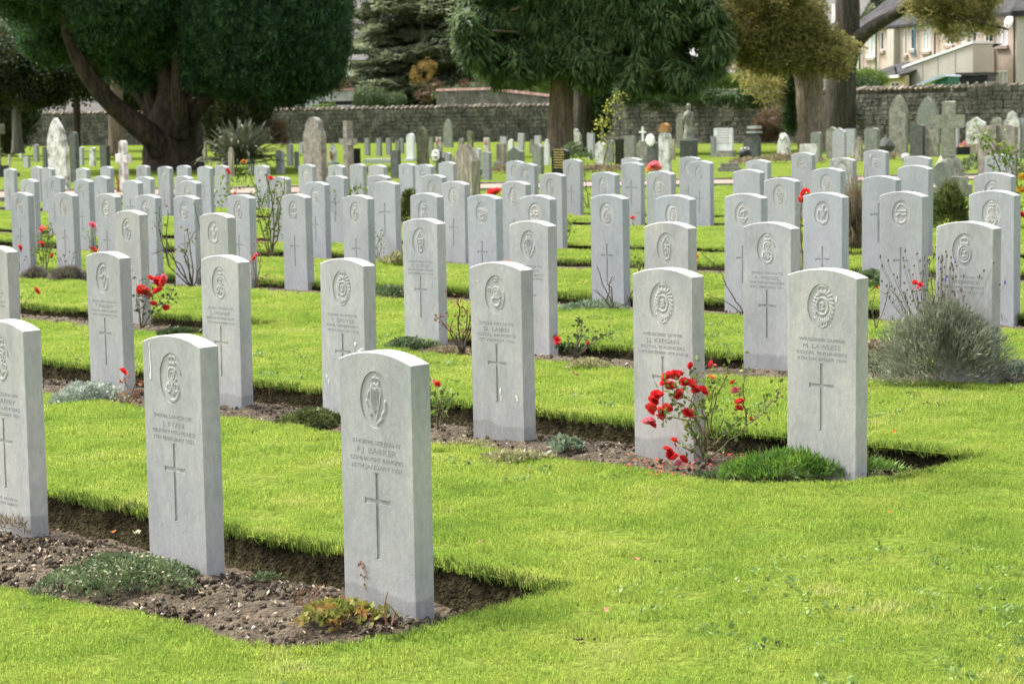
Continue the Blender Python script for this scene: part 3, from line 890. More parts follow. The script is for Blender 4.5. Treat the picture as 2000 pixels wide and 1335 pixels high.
def badge_mesh(k, nr, na):
    r = np.concatenate([[0.0], np.linspace(0.05, 1.0, nr)])
    a = np.linspace(0, 2 * math.pi, na, endpoint=False)
    X = r[:, None] * np.cos(a)[None]; Z = r[:, None] * np.sin(a)[None]
    H_ = np.zeros(X.shape)
    for pts, w in badge_strokes(k):
        w = max(w * 1.0, 0.02)
        for (x0, y0), (x1, y1) in zip(pts[:-1], pts[1:]):
            dx, dy = x1 - x0, y1 - y0
            t = np.clip(((X - x0) * dx + (Z - y0) * dy) / (dx * dx + dy * dy + 1e-9), 0, 1)
            d = np.hypot(X - x0 - t * dx, Z - y0 - t * dy)
            H_ = np.maximum(H_, 1 - sstep(w * 0.55, w * 1.25 + 0.012, d))
    Yp = -ST / 2 + BDEP * (1 - 0.95 * H_)
    vs = np.stack([X * BRX, Yp, Z * BRZ + BZ], -1).reshape(-1, 3)
    n = len(r)
    idx = np.arange(n * na).reshape(n, na)
    j = np.roll(idx, -1, axis=1)
    F_ = np.stack([idx[:-1], idx[1:], j[1:], j[:-1]], -1).reshape(-1, 4)[:, ::-1]
    return np_mesh('regimental_badge', vs, F_, M['headstone'], smooth=True)


def cross_outline(zt=0.445, zb=0.165, zc=0.352, aw=0.062, w=0.0075, fl=0.0115):
    return [(-w, zb + .006), (-fl, zb), (fl, zb), (w, zb + .006), (w, zc - w), (aw - .006, zc - w), (aw, zc - fl), (aw, zc + fl), (aw - .006, zc + w), (w, zc + w), (w, zt - .006), (fl, zt),
            (-fl, zt), (-w, zt - .006), (-w, zc + w), (-aw + .006, zc + w), (-aw, zc + fl), (-aw, zc - fl), (-aw + .006, zc - w), (-w, zc - w)]


def slab_mesh(name, w, t, h, rise, holes, mat, ch=0.0035, n=18, foot=-0.22):
    """a headstone: segmental top, softened edges, holes = [(outline, depth, has_floor)] cut into the front (-y) face"""
    rad = (w * w / 4 + rise * rise) / (2 * rise)
    def ring(k):
        hw = w / 2 - k
        pts = [(-hw, foot), (hw, foot)]
        for i in range(n + 1):
            x = hw - 2 * hw * i / n
            z = h - k - rad + math.sqrt(max(0, rad * rad - x * x))
            pts.append((x, z))
        return pts
    mb = MB()
    inn, out = ring(ch), ring(0)
    m = len(inn)
    f = -t / 2
    rings = [[(x, f, z) for x, z in inn], [(x, f + ch, z) for x, z in out], [(x, -f - ch, z) for x, z in out], [(x, -f, z) for x, z in inn]]
    vs = [p for r_ in rings for p in r_]
    fs = []
    for k in range(3):
        for i in range(m):
            j = (i + 1) % m
            fs.append((k * m + i, (k + 1) * m + i, (k + 1) * m + j, k * m + j))
    fs.append(tuple(3 * m + i for i in range(m))[::-1])
    mb.add(vs, [tuple(reversed(q)) for q in fs])
    loops = [inn] + [hl[0] for hl in holes]
    flat = [p for lp in loops for p in lp]
    tri = tessellate_polygon([[Vector((p[0], p[1], 0)) for p in lp] for lp in loops])
    def tris(flat_, tri_):
        o = []
        for a, b, c in tri_:
            ar = (flat_[b][0] - flat_[a][0]) * (flat_[c][1] - flat_[a][1]) - (flat_[c][0] - flat_[a][0]) * (flat_[b][1] - flat_[a][1])
            if abs(ar) < 1e-12: continue
            o.append((a, b, c) if ar > 0 else (a, c, b))
        return o
    mb.add([(p[0], f, p[1]) for p in flat], tris(flat, tri))
    for pts, dep, floor in holes:
        k = len(pts)
        mb.add([(p[0], f, p[1]) for p in pts] + [(p[0], f + dep, p[1]) for p in pts], [((i + 1) % k, i, i + k, (i + 1) % k + k) for i in range(k)])
        if floor:
            mb.add([(p[0], f + dep, p[1]) for p in pts], tris(pts, tessellate_polygon([[Vector((p[0], p[1], 0)) for p in pts]])))
    return mb.mesh(name, mat)


oval = [(BRX * math.cos(2 * math.pi * i / 40), BZ + BRZ * math.sin(2 * math.pi * i / 40)) for i in range(40)]
SLABS = {
    'damp': slab_mesh('headstone_slab', SW, ST, SH, 0.032, [(oval, BDEP, False), (cross_outline(), 0.0045, True)], M['headstone_damp']),
    'full': slab_mesh('headstone_slab', SW, ST, SH, 0.032, [(oval, BDEP, False), (cross_outline(), 0.0045, True)], M['headstone']),
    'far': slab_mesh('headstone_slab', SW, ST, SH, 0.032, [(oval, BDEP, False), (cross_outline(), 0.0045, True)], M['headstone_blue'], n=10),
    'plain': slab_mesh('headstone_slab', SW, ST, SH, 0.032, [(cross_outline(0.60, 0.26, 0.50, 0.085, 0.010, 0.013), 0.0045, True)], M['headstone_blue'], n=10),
    'lichen': slab_mesh('headstone_slab', SW, ST, SH, 0.032, [(oval, BDEP, False)], M['headstone_lichen'], n=10),
}
BM = {}


def badge(k, hi):
    if (k, hi) not in BM:
        BM[(k, hi)] = badge_mesh(k, *((58, 130) if hi == 2 else (30, 64) if hi == 1 else (14, 32)))
    return BM[(k, hi)]


def text_part(lines, parent, mat=None, depth=0.0006, y=None, name='inscription'):
    """lines: [(text, z of the baseline, height, width)] -> one thin mesh of letters on the front face"""
    vs, fs, n = [], [], 0
    for tx, z, hgt, wid in lines:
        cu = bpy.data.curves.new('tmp', 'FONT'); cu.body = tx; cu.align_x = 'CENTER'; cu.resolution_u = 2
        cu.extrude = 0.004
        ob = bpy.data.objects.new('tmp', cu); COL.objects.link(ob)
        me_ = bpy.data.meshes.new_from_object(ob.evaluated_get(bpy.context.evaluated_depsgraph_get()))
        co = np.array([v.co[:] for v in me_.vertices]) if len(me_.vertices) else np.zeros((0, 3))
        if len(co):
            sx = wid / (co[:, 0].max() - co[:, 0].min()); sy = hgt / 0.70
            yy = (-ST / 2 if y is None else y)
            vs += [(c[0] * sx, yy - depth if c[2] > 0 else yy + 0.001, z + c[1] * sy) for c in co]
            fs += [tuple(i + n for i in p.vertices) for p in me_.polygons]
            n += len(co)
        bpy.data.objects.remove(ob); bpy.data.meshes.remove(me_); bpy.data.curves.remove(cu)
    me = bpy.data.meshes.new(name)
    me.from_pydata(vs, [], fs); me.materials.append(mat or M['letters']); me.update()
    return link(name, me, parent)


def splash(parent, pts, name='bird_dropping', mat=None):
    """pts: [(x, z, r, rz)]: each a thin blob of its own on the front face"""
    for x, z, r_, rz_ in pts:
        mb = MB(); n = 9
        ring = [(x + r_ * math.cos(2 * math.pi * i / n) * random.uniform(.7, 1.2), -ST / 2 - 0.0012, z + rz_ * math.sin(2 * math.pi * i / n) * random.uniform(.7, 1.2)) for i in range(n)]
        mb.add(ring + [(x, -ST / 2 - 0.0022, z)], [(i, (i + 1) % n, n) for i in range(n)])
        mb.obj(name, mat or M['dropping'], parent)


STONES = {
    1: (4.277, [(-7.267, 626), (-6.108, 655), (-4.999, 687)]),
    2: (6.843, [(-11.667, 481), (-10.429, 492), (-9.293, 499), (-8.247, 505), (-7.098, 512), (-6.044, 524), (-5.182, 525)]),
    3: (9.411, [(-13.983, 411), (-12.832, 416), (-10.497, 427), (-9.454, 431), (-8.289, 434), (-7.514, 434), (-6.19, 433)]),
    4: (12.076, [(-19.992, 376), (-19.106, 376), (-18.314, 378), (-17.607, 380), (-16.947, 382), (-16.063, 380), (-15.205, 379), (-14.326, 381), (-13.413, 377), (-12.682, 380), (-12.059, 381), (-11.248, 380), (-10.56, 381), (-9.871, 378), (-9.133, 376), (-8.456, 374), (-7.721, 372)]),
    5: (14.778, [(-24.256, 350), (-22.953, 350), (-21.858, 352), (-20.642, 352.5), (-18.228, 355), (-17.041, 354), (-15.955, 354), (-15.048, 354), (-11.652, 347), (-10.576, 343.5), (-9.447, 337)]),
    6: (16.573, [(-26.472, 344), (-25.269, 344), (-24.202, 345), (-23.284, 344), (-21.191, 345), (-20.049, 343), (-19.243, 342), (-18.256, 341), (-16.284, 338), (-15.483, 336), (-14.68, 334), (-13.49, 331), (-12.492, 328), (-11.471, 323)]),
    7: (20.527, [(-34.324, 329), (-33.016, 327), (-31.871, 328), (-29.353, 325), (-28.21, 325), (-25.544, 321), (-24.814, 322), (-23.857, 322), (-22.799, 321), (-20.663, 319), (-18.674, 317), (-17.487, 314), (-16.549, 312), (-15.242, 308), (-14.158, 305), (-13.055, 301)]),
    8: (22.525, [(-36.641, 325), (-34.143, 325), (-32.915, 323), (-31.608, 323), (-30.453, 323), (-29.284, 323), (-26.669, 320), (-25.434, 319), (-24.473, 316), (-22.92, 314), (-21.698, 311), (-20.516, 308), (-19.392, 306), (-17.381, 298), (-16.186, 293)]),
}
T1, T2, T3, T4 = 0.536, 0.506, 0.481, 0.456         # baselines of the four lines


def L4(a, b, c, d, wa=.235, wb=.19, wc=.255, wd=.245):
    return [(a, T1, .0135, wa), (b, T2, .0185, wb), (c, T3, .0130, wc), (d, T4, .0130, wd)]


DETAIL = {
    (1, 0): ('cypher', L4('26325 GUNNER', 'T. GAFFEY', 'SOUTH LANCERS', '8TH FEBRUARY 1921') + [('R.I.P. ALWAYS', .118, .011, .16), ('IN OUR HEARTS', .098, .011, .17)]),
    (1, 1): ('cypher', L4('240746 LANCE CPL', 'J. RYAN', 'MILITARY MTD POLICE', '5TH FEBRUARY 1921', wb=.125)),
    (1, 2): ('harp', L4('7143090 SERJEANT', 'F.J. BARKER', 'CONNAUGHT RANGERS', '25TH JANUARY 1921')),
    (2, 0): ('lion', L4('4087 PRIVATE', 'J. DUFFY', 'LEICESTERSHIRE REGT', '4TH MARCH 1920')),
    (2, 1): ('horn', L4('4572 RIFLEMAN', 'T. McILLROY', 'ROYAL IRISH RIFLES', '15TH OCTOBER 1918')),
    (2, 2): ('cypher', L4('76301 PRIVATE', 'J. GOWER', 'DEVONSHIRE REGT', '12TH NOVEMBER 1918')),
    (2, 3): ('engineers', L4('32268 GUNNER', 'T. DOYLE', 'ROYAL GARRISON ARTY', '20TH MARCH 1919')),
    (2, 4): ('star', L4('27056 PRIVATE', 'D. LAIRD', 'ROYAL AIR FORCE', '1ST MARCH 1921', wb=.17)),
    (2, 5): ('engineers', L4('WR/255808 SAPPER', 'J.J. KEEGAN', 'ROYAL ENGINEERS', '11TH DECEMBER 1919 AGE 24', wd=.29)),
    (2, 6): ('engineers', L4('WR/208540 SAPPER', 'M. LAWLESS', 'ROYAL ENGINEERS', '6TH DECEMBER 1919')),
    (3, 0): ('horn', None), (3, 1): ('feathers', None),
    (3, 2): ('lozenge', L4('52770 PRIVATE', 'A. RYDER', 'SOUTH LANCASHIRE', '20TH FEBRUARY 1919')),
    (3, 3): ('harp', L4('9861 PRIVATE', 'J. DALY', 'LEINSTER REGIMENT', '3RD MARCH 1919')),
    (3, 4): ('lozenge', None),
    (3, 5): ('cypher', L4('45963 PRIVATE', 'A. WESSEL', 'NORTH STAFFORDSHIRE', '23RD FEBRUARY 1921')),
    (3, 6): ('garter', L4('3052 PRIVATE', 'J. FREDERICK', 'CHESHIRE REGIMENT', '3RD MARCH 1919')),
}
ROW_BADGE = {4: ['horn', 'lozenge', 'dome', 'feathers', 'star', 'horn', 'lion', 'garter', 'cypher', 'star', 'dome', 'garter', 'engineers', 'lion', 'feathers', 'dome', 'cypher'],
             5: ['cypher', 'horn', None, 'lion', 'star', None, 'lozenge', 'cypher', 'lozenge', None, 'garter'],
             6: ['horn', None, 'star', 'cypher', 'lion', None, 'horn', 'lozenge', 'lozenge', 'garter', 'star', None, 'lozenge', None],
             7: ['horn', None, 'lion', 'star', None, 'horn', 'dome', None, 'lion', 'star', None, 'garter', 'dome', 'dome', None, 'garter'],
             8: ['star', None, 'horn', None, 'lion', 'star', None, 'horn', None, 'star', 'garter', None, 'horn', 'lion', 'star']}
ORD = ['first', 'second', 'third', 'fourth', 'fifth', 'sixth', 'seventh', 'eighth', 'ninth', 'tenth', 'eleventh', 'twelfth', 'thirteenth', 'fourteenth', 'fifteenth', 'sixteenth', 'seventeenth']
NEARLAB = {
    (1, 0): 'grey headstone cut by the picture edge, carved cross, in the nearest soil bed',
    (1, 1): 'grey headstone with white drip at its top, behind the creeping green mat',
    (1, 2): 'nearest and largest grey headstone, carved with a crowned harp and cross',
    (2, 0): 'headstone beside the picture edge, behind the one cut off in the nearest bed',
    (2, 1): 'headstone standing behind the silver-leaved ground cover and single red rose',
    (2, 2): 'headstone with circular cypher badge, directly behind the white-dripped headstone',
    (2, 3): 'headstone with white splashes, partly hidden by the nearest harp headstone',
    (2, 4): 'headstone with a rusty leaf on its crown and white marks by the cross',
    (2, 5): 'headstone with a red rose bush flowering across its front',
    (2, 6): 'sapper headstone with ornate wreath badge above lush green ground cover',
}


def stone_z(c, ytop):
    """ground height at which the crown shows at picture height ytop"""
    lo, hi = -1.5, 1.5
    for _ in range(40):
        m = (lo + hi) / 2
        X, Y, Z = c[0], c[1], m + SH - EYE
        d = Y * CP - Z * SP; up = Y * SP + Z * CP
        x, y = X * FPX / d, -up * FPX / d
        yy = 667.5 - x * SR + y * CR
        if yy > ytop: lo = m
        else: hi = m
    return lo


SPOS = {}
for r_, (vr, lst) in STONES.items():
    for i, (u, yt) in enumerate(lst):
        c = U * u + V * vr
        z = stone_z(c, yt)
        c = c + V * (ST / 2)          # the fitted point is the middle of the front face
        SPOS[(r_, i)] = (c[0], c[1], z)
        n = len(lst)
        if (r_, i) in NEARLAB: lab = NEARLAB[(r_, i)]
        else:
            pos = 'leftmost' if i == 0 else 'rightmost' if i == n - 1 else ORD[i] + ' from the left'
            bd = DETAIL.get((r_, i), (None,))[0] if r_ == 3 else ROW_BADGE.get(r_, {}) and ROW_BADGE[r_][i]
            lab = 'pale grey headstone, %s in the %s grave row back' % (pos, ORD[r_ - 1])
        rz = -PHI + random.uniform(-.012, .012)
        t = thing('war_headstone', lab, 'headstone', (c[0], c[1], z), rz, 'uniform military headstones in rows')
        lean = (random.uniform(-.006, .006), random.uniform(-.006, .006)) if r_ > 1 else (0, 0)
        t.rotation_euler = (lean[0], lean[1], rz)
        det = DETAIL.get((r_, i))
        if r_ <= 3:
            link('slab', SLABS['damp' if (r_, i) in ((1, 2), (2, 2), (2, 4), (2, 5), (3, 5), (1, 0)) else 'full'], t)
            link('regimental_badge', badge(det[0], 2 if r_ < 3 else 1), t)
            if det[1]:
                text_part(det[1][:4], t)
                if len(det[1]) > 4: text_part(det[1][4:], t, name='epitaph')
        else:
            bd = ROW_BADGE[r_][i]
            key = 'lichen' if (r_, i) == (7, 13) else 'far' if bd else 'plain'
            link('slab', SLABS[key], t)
            if bd: link('regimental_badge', badge(bd, 1 if r_ == 4 else 0), t)
        k_ = random.uniform(.93, 1.07); w_ = random.uniform(-.015, .02)
        for ch in t.children: ch.color = (k_ + w_, k_ + w_ * .4, k_ - w_, 1)
        if (r_, i) == (1, 1): splash(t, [(-.128, .745, .004, .03), (-.125, .71, .004, .03), (-.128, .68, .007, .016), (-.13, .79, .003, .015)])
        if (r_, i) == (2, 3): splash(t, [(.10, .40, .008, .012), (.15, .375, .02, .006), (.13, .366, .018, .005), (-.135, .215, .006, .012), (-.12, .19, .005, .02), (-.14, .16, .003, .006), (.0, .13, .005, .004)])
        if (r_, i) == (2, 4): splash(t, [(.02, .22, .005, .02), (.025, .185, .004, .015), (.13, .20, .009, .010), (.135, .185, .006, .006), (-.12, .74, .004, .004)])
        if (r_, i) == (2, 6): splash(t, [(.075, .715, .004, .016)])
        if (r_, i) == (4, 5): splash(t, [(.02, .72, .004, .02)])
        if (r_, i) == (5, 6): splash(t, [(-.01, .735, .006, .018)])
        if (r_, i) == (8, 14): splash(t, [(-.07, .76, .008, .035)])
        if (r_, i) == (3, 5): splash(t, [(-.03, .655, .004, .02)])



# ------------------------------------------------------------------ flowers and plants
def bloom_mesh(mat, seed, open_=1.0):
    rs = np.random.RandomState(seed)
    vs, fs = [], []
    for ring, (n, r, tilt) in enumerate(((3, .38, 1.42), (4, .58, 1.2), (5, .80, .95), (6, .95, .62), (6, 1.0, .25))):
        for i in range(n):
            a = 2 * math.pi * (i + ring * 0.37) / n + rs.uniform(-.15, .15)
            w = r * (1.25 if n < 6 else 1.05)
            tl = tilt * open_ + rs.uniform(-.12, .12)
            ca, sa = math.cos(a), math.sin(a)
            b = len(vs)
            for t, ww, cup in ((0, .18, 0), (.5, .85, .10), (.85, 1.0, .12), (1.05, .7, -.02)):
                rr = r * t * math.cos(tl); z = r * t * math.sin(tl) - cup * 0.5 + (-.10 * t if ring > 1 else 0)
                for sd in (-1, 0, 1):
                    off = sd * ww * w * 0.5
                    k = rr - abs(sd) * cup * 0.6
                    vs.append((ca * k - sa * off, sa * k + ca * off, z + (0.10 * abs(sd) * t)))
            for q in range(3):
                for c in range(2):
                    i0 = b + q * 3 + c
                    fs.append((i0, i0 + 1, i0 + 4, i0 + 3))
    me = np_mesh('bloom', np.array(vs), np.array(fs), M[mat], smooth=True)
    return me


BLOOMS = {c: [bloom_mesh(c, k + 5) for k in range(3)] for c in ('red', 'pink', 'orange', 'yellow')}
_hip = MB(); _hip.lathe([(0, -.9), (.55, -.6), (.8, 0), (.6, .6), (.25, .8), (0, .8)], seg=7)
HIP = _hip.mesh('rose_hip', M['brownleaf'], True)


def spray_leaves(name, pts, mat, parent, ll=0.03, n=5, spread=0.03):
    """rose leaves round given points, one mesh"""
    vs, fs = [], []
    for p in pts:
        for i in range(n):
            q = np.array(p) + RS.normal(0, spread, 3)
            d = RS.normal(size=3); d[2] -= 0.2; d /= np.linalg.norm(d)
            s = np.cross(d, RS.normal(size=3)); s /= np.linalg.norm(s)
            l = ll * RS.uniform(.6, 1.25); w = l * 0.6
            nn = np.cross(d, s) * w * 0.2
            b = len(vs)
            vs += [q, q + d * l * .35 + s * w * .5 + nn, q + d * l * .75 + s * w * .35 + nn, q + d * l, q + d * l * .75 - s * w * .35 + nn, q + d * l * .35 - s * w * .5 + nn]
            fs += [(b, b + 1, b + 2, b + 3), (b, b + 3, b + 4, b + 5)]
    me = np_mesh(name, np.array(vs), np.array(fs), M[mat])
    o = link(name, me, parent); o['kind'] = 'stuff'
    return o


def rose(base, canes, label, blooms=(), hips=(), leaf=None, nleaf=4, lsize=0.03, thick=0.004, cane='cane', name='rose_bush', cat='rose bush', Y=None, group=None, jit=0.06, leafat=None):
    """base: picture point of the foot; canes: lists of picture points from the foot outwards; blooms: (x, y, radius in px, colour)"""
    b = gp(*base) if Y is None else at(base[0], base[1], Y)
    b.z = surf(b)
    t = thing(name, label, cat, b, 0, group)
    mb, lp = MB(), []
    for cn in canes:
        pts = []
        dy = 0.0
        for i, (x, y) in enumerate(cn):
            dy += random.uniform(-jit, jit) if i else 0
            p = at(x, y, b.y + dy) - b
            pts.append(p)
        if (pts[0]).length > 0.6: pass
        # smooth
        sm = [pts[0]]
        for i in range(1, len(pts)):
            a, c = pts[i - 1], pts[i]
            for k in (0.33, 0.66, 1.0):
                sm.append(a.lerp(c, k) + Vector([random.uniform(-1, 1) * thick * (1.6 if k < 1 else 0) for _ in range(3)]))
        n = len(sm)
        mb.tube(sm, [thick * (1 - 0.6 * i / (n - 1)) for i in range(n)], 5)
        for i in range(1, n):
            if i / n > 0.25 and random.random() < 0.55: lp.append(sm[i])
        for i in range(2, n - 1, 2):                       # side twigs
            if random.random() < 0.45:
                d = Vector((random.uniform(-1, 1), random.uniform(-.6, .6), random.uniform(.1, 1))) * 0.05
                mb.tube([sm[i], sm[i] + d * .6, sm[i] + d], [thick * .4, thick * .3, thick * .2], 4)
                lp.append(sm[i] + d)
    if canes: mb.obj('stems', M[cane], t, kind='stuff')
    if leafat:
        for x, y in leafat: lp.append(at(x, y, b.y + random.uniform(-jit, jit)) - b)
    if leaf and lp: spray_leaves('leaves', lp, leaf, t, lsize, nleaf, lsize * 0.9)
    for x, y, r_, c in blooms:
        p = at(x, y, b.y + random.uniform(-jit, jit) - 0.02)
        o = link('bloom', random.choice(BLOOMS[c]), t)
        o.location = p - b
        rad = 1.3 * r_ / pxm(b.y)
        o.scale = (rad, rad, rad * random.uniform(.85, 1.1))
        o.rotation_euler = (random.uniform(.3, 1.3), random.uniform(-.6, .6), random.uniform(0, 6.28))
    for x, y, r_ in hips:
        p = at(x, y, b.y)
        o = link('seed_head', HIP, t); o.location = p - b; s_ = r_ / pxm(b.y); o.scale = (s_, s_, s_); o.rotation_euler = (random.uniform(-.5, .5), random.uniform(-.5, .5), 0)
    return t


Z_ = lambda x, y: (1200 + x / 4.767, 680 + y / 4.767)
rose((1378, 893), [[Z_(*p) for p in c] for c in (
    [(830, 1040), (790, 720), (690, 590), (600, 510), (500, 430)], [(835, 1000), (850, 640), (790, 500), (730, 390)], [(840, 1010), (900, 700), (955, 420), (1045, 240), (1075, 150)],
    [(850, 1000), (860, 620), (910, 480), (925, 330), (905, 270)], [(820, 1060), (1000, 930), (1230, 715), (1400, 590), (1480, 490), (1545, 410)], [(1230, 715), (1215, 560), (1195, 400), (1200, 250)],
    [(830, 1000), (740, 800), (680, 670), (520, 640), (400, 650)], [(830, 1010), (760, 880), (720, 740), (690, 620)], [(840, 990), (840, 820), (760, 650), (740, 520), (640, 430), (520, 300)],
    [(850, 1000), (960, 800), (1010, 660), (1060, 700)], [(800, 1020), (720, 960), (620, 900), (560, 860)], [(740, 390), (770, 300), (820, 220)], [(740, 400), (720, 260), (705, 180)], [(850, 950), (1000, 820), (1150, 680), (1190, 640)])],
    'rose bush with clustered red blooms flowering in front of a grey headstone',
    blooms=[(*Z_(x, y), r_ / 4.767, c) for x, y, r_, c in (
        (500, 270, 52, 'red'), (560, 250, 40, 'red'), (605, 235, 28, 'red'), (470, 330, 42, 'red'), (530, 360, 46, 'red'), (600, 430, 46, 'red'), (650, 320, 40, 'red'), (710, 335, 42, 'red'), (760, 390, 38, 'red'),
        (825, 400, 46, 'red'), (390, 440, 44, 'red'), (360, 490, 44, 'red'), (440, 430, 26, 'red'), (340, 560, 44, 'red'), (330, 600, 38, 'red'), (430, 600, 44, 'red'), (420, 650, 38, 'red'), (490, 560, 44, 'red'), (320, 695, 52, 'pink'), (350, 715, 34, 'red'),
        (685, 605, 46, 'red'), (710, 160, 26, 'red'), (905, 145, 27, 'red'), (930, 165, 20, 'pink'), (1125, 395, 30, 'pink'), (1165, 505, 38, 'red'), (1160, 560, 32, 'red'), (1097, 320, 20, 'red'), (1195, 400, 13, 'red'),
        (555, 860, 30, 'red'), (560, 900, 22, 'red'), (495, 950, 42, 'red'), (520, 1000, 42, 'red'), (570, 1020, 40, 'red'), (640, 1035, 38, 'red'), (600, 1070, 26, 'pink'), (900, 275, 30, 'orange'), (1275, 665, 16, 'red'))],
    hips=[(*Z_(x, y), 3.2) for x, y in ((1525, 410), (1560, 440), (1490, 490), (1270, 640), (1320, 705), (1115, 295), (820, 225), (1100, 712), (980, 385), (1045, 255), (1170, 372), (700, 190))],
    leaf='rose_leaf', nleaf=4, lsize=0.026, thick=0.0045, cane='cane', Y=8.84, jit=0.035)

rose((275, 640), [[(275, 640), (273, 600), (270, 560)], [(275, 640), (282, 595), (296, 555), (310, 545)], [(276, 640), (295, 610), (312, 585), (325, 575)], [(274, 640), (268, 590), (267, 555)], [(278, 640), (300, 618), (330, 585), (335, 568)]],
     'bush of red roses growing between two headstones with a dry brown stem base', blooms=[(312, 548, 9, 'red'), (303, 551, 9, 'red'), (321, 550, 9, 'red'), (309, 570, 9, 'red'), (281, 569, 9, 'red'), (271, 572, 7, 'red'), (276, 566, 8, 'red'), (299, 594, 6, 'red'), (324, 601, 6, 'red'), (293, 543, 5, 'red'), (320, 541, 5, 'pink'), (289, 575, 6, 'pink')],
     leaf='rose_leaf_dark', nleaf=5, lsize=0.032, thick=0.006)
rose((372, 560), [[(372, 560), (345, 520), (325, 470), (300, 440)], [(374, 560), (352, 515), (318, 488), (296, 495)], [(376, 560), (360, 500), (370, 470), (383, 450)], [(378, 560), (392, 520), (395, 480), (380, 400)], [(372, 560), (330, 520), (310, 440), (312, 405)], [(375, 560), (366, 500), (348, 480)], [(376, 560), (375, 510), (366, 450)], [(330, 520), (325, 450), (328, 410)]],
     'bare leggy rose bush of long brown canes with a few pale leaf buds', leaf='rose_leaf', nleaf=2, lsize=0.03, thick=0.008, cane='cane_dark', leafat=[(300, 430), (308, 415), (320, 420), (330, 405), (298, 445), (312, 440)], hips=[(325, 402, 3), (366, 448, 3), (342, 487, 3), (353, 490, 3), (382, 465, 3)])
rose((500, 562), [[(500, 562), (500, 530), (497, 505)], [(501, 562), (506, 530), (510, 500), (503, 470)], [(500, 562), (512, 545), (528, 528)], [(500, 560), (497, 530), (492, 490)]],
     'thin rose with one red bloom beside the headstone edge, reddish twigs', blooms=[(497, 505, 5, 'red'), (500, 497, 3, 'pink')], leaf='rose_leaf_red', nleaf=3, lsize=0.028, thick=0.005)
rose((528, 497), [[(528, 497), (520, 440), (505, 400), (503, 370), (490, 345), (478, 330)], [(530, 497), (535, 440), (530, 380), (520, 350), (522, 335)], [(532, 497), (545, 450), (548, 400), (540, 370)], [(526, 497), (512, 450), (504, 410), (525, 365)], [(529, 497), (540, 430), (552, 380), (556, 345)], [(530, 497), (524, 430), (535, 390), (541, 355)]],
     'tall rose bush of dense twiggy stems, brown hips above the headstone tops', leaf='rose_leaf', nleaf=6, lsize=0.045, thick=0.010, cane='cane', blooms=[(444, 336, 6, 'red'), (528, 349, 5, 'red'), (476, 316, 4, 'orange'), (460, 378, 4, 'red')], hips=[(541, 362, 3.5), (507, 352, 3), (525, 356, 3), (443, 331, 4)],
     leafat=[(440, 345), (450, 350), (460, 355), (470, 345), (445, 365), (435, 395), (430, 388), (475, 325), (480, 335), (490, 330), (455, 342), (440, 380), (465, 370), (450, 375), (470, 360), (432, 355), (428, 370), (520, 420), (530, 430), (525, 445), (540, 440), (515, 430), (545, 430), (550, 380), (545, 395), (535, 410), (528, 455), (540, 460)])
rose((668, 470), [[(668, 470), (662, 430), (655, 400), (658, 375)], [(669, 470), (664, 430), (668, 395), (680, 375)], [(667, 470), (660, 420), (650, 385)]],
     'rose with a leafy green head between two rows of headstones', leaf='rose_leaf', nleaf=6, lsize=0.06, thick=0.010, leafat=[(652, 365), (660, 350), (665, 360), (672, 372), (650, 375), (680, 380), (690, 378), (700, 375), (710, 380), (694, 366), (705, 372), (684, 372), (655, 380), (640, 375), (716, 380), (663, 380)])
rose((738, 505), [[(738, 505), (735, 480), (742, 465), (748, 458)], [(738, 505), (725, 490), (712, 488), (700, 498)], [(740, 505), (745, 480), (735, 455)], [(700, 505), (690, 490), (688, 470)]],
     'low twiggy rose with pink dying blooms above a headstone top', blooms=[(718, 492, 5, 'pink'), (703, 500, 4, 'red')], leaf='rose_leaf', nleaf=3, lsize=0.028, thick=0.005, leafat=[(745, 475), (748, 468), (712, 500)])
rose((786, 502), [[(786, 502), (780, 470), (772, 440), (770, 425)]], 'single upright reddish rose cane beside a leaning pale leafed plant', leaf='rose_leaf_red', nleaf=2, lsize=0.03, thick=0.006, hips=[(770, 425, 3)])
rose((902, 690), [[(902, 690), (890, 655), (868, 635), (850, 616)], [(904, 690), (905, 650), (912, 620), (905, 600)], [(903, 690), (895, 640), (898, 600), (893, 580)], [(905, 690), (918, 650), (925, 620)], [(900, 690), (880, 650), (884, 625)], [(903, 670), (915, 640), (922, 600)]],
     'gnarled rose stump with orange-brown wilting shoots beside a headstone', leaf='rose_leaf_red', nleaf=3, lsize=0.022, thick=0.007, cane='cane_dark', leafat=[(852, 615), (858, 618), (866, 622), (872, 618), (893, 590), (888, 642), (921, 640)])
rose((1123, 708), [[(1123, 708), (1122, 685), (1100, 672), (1088, 668)], [(1124, 708), (1126, 680), (1135, 650), (1138, 622)], [(1123, 700), (1140, 680), (1165, 665), (1185, 648)], [(1123, 705), (1112, 680), (1108, 655)], [(1125, 700), (1150, 675), (1165, 655)], [(1122, 708), (1130, 660), (1128, 640)]],
     'low rose bush with dark mixed leaves and one red bloom on the soil strip', blooms=[(1088, 663, 6, 'red'), (1089, 671, 5, 'red'), (1149, 670, 3.5, 'red')], leaf='rose_leaf_dark', nleaf=4, lsize=0.026, thick=0.006, cane='cane_dark', leafat=[(1110, 655), (1126, 630), (1140, 628), (1112, 670), (1170, 645), (1183, 648), (1160, 650), (1130, 665), (1145, 665)])
rose((1197, 606), [[(1197, 606), (1178, 580), (1163, 565)], [(1198, 606), (1185, 570), (1166, 520)], [(1198, 604), (1225, 590), (1240, 560), (1252, 520)], [(1196, 600), (1195, 570), (1185, 545)], [(1185, 585), (1190, 560), (1197, 540)]],
     'bare dark rose stems crossing low in front of a headstone foot', leaf=None, thick=0.007, cane='cane_dark')
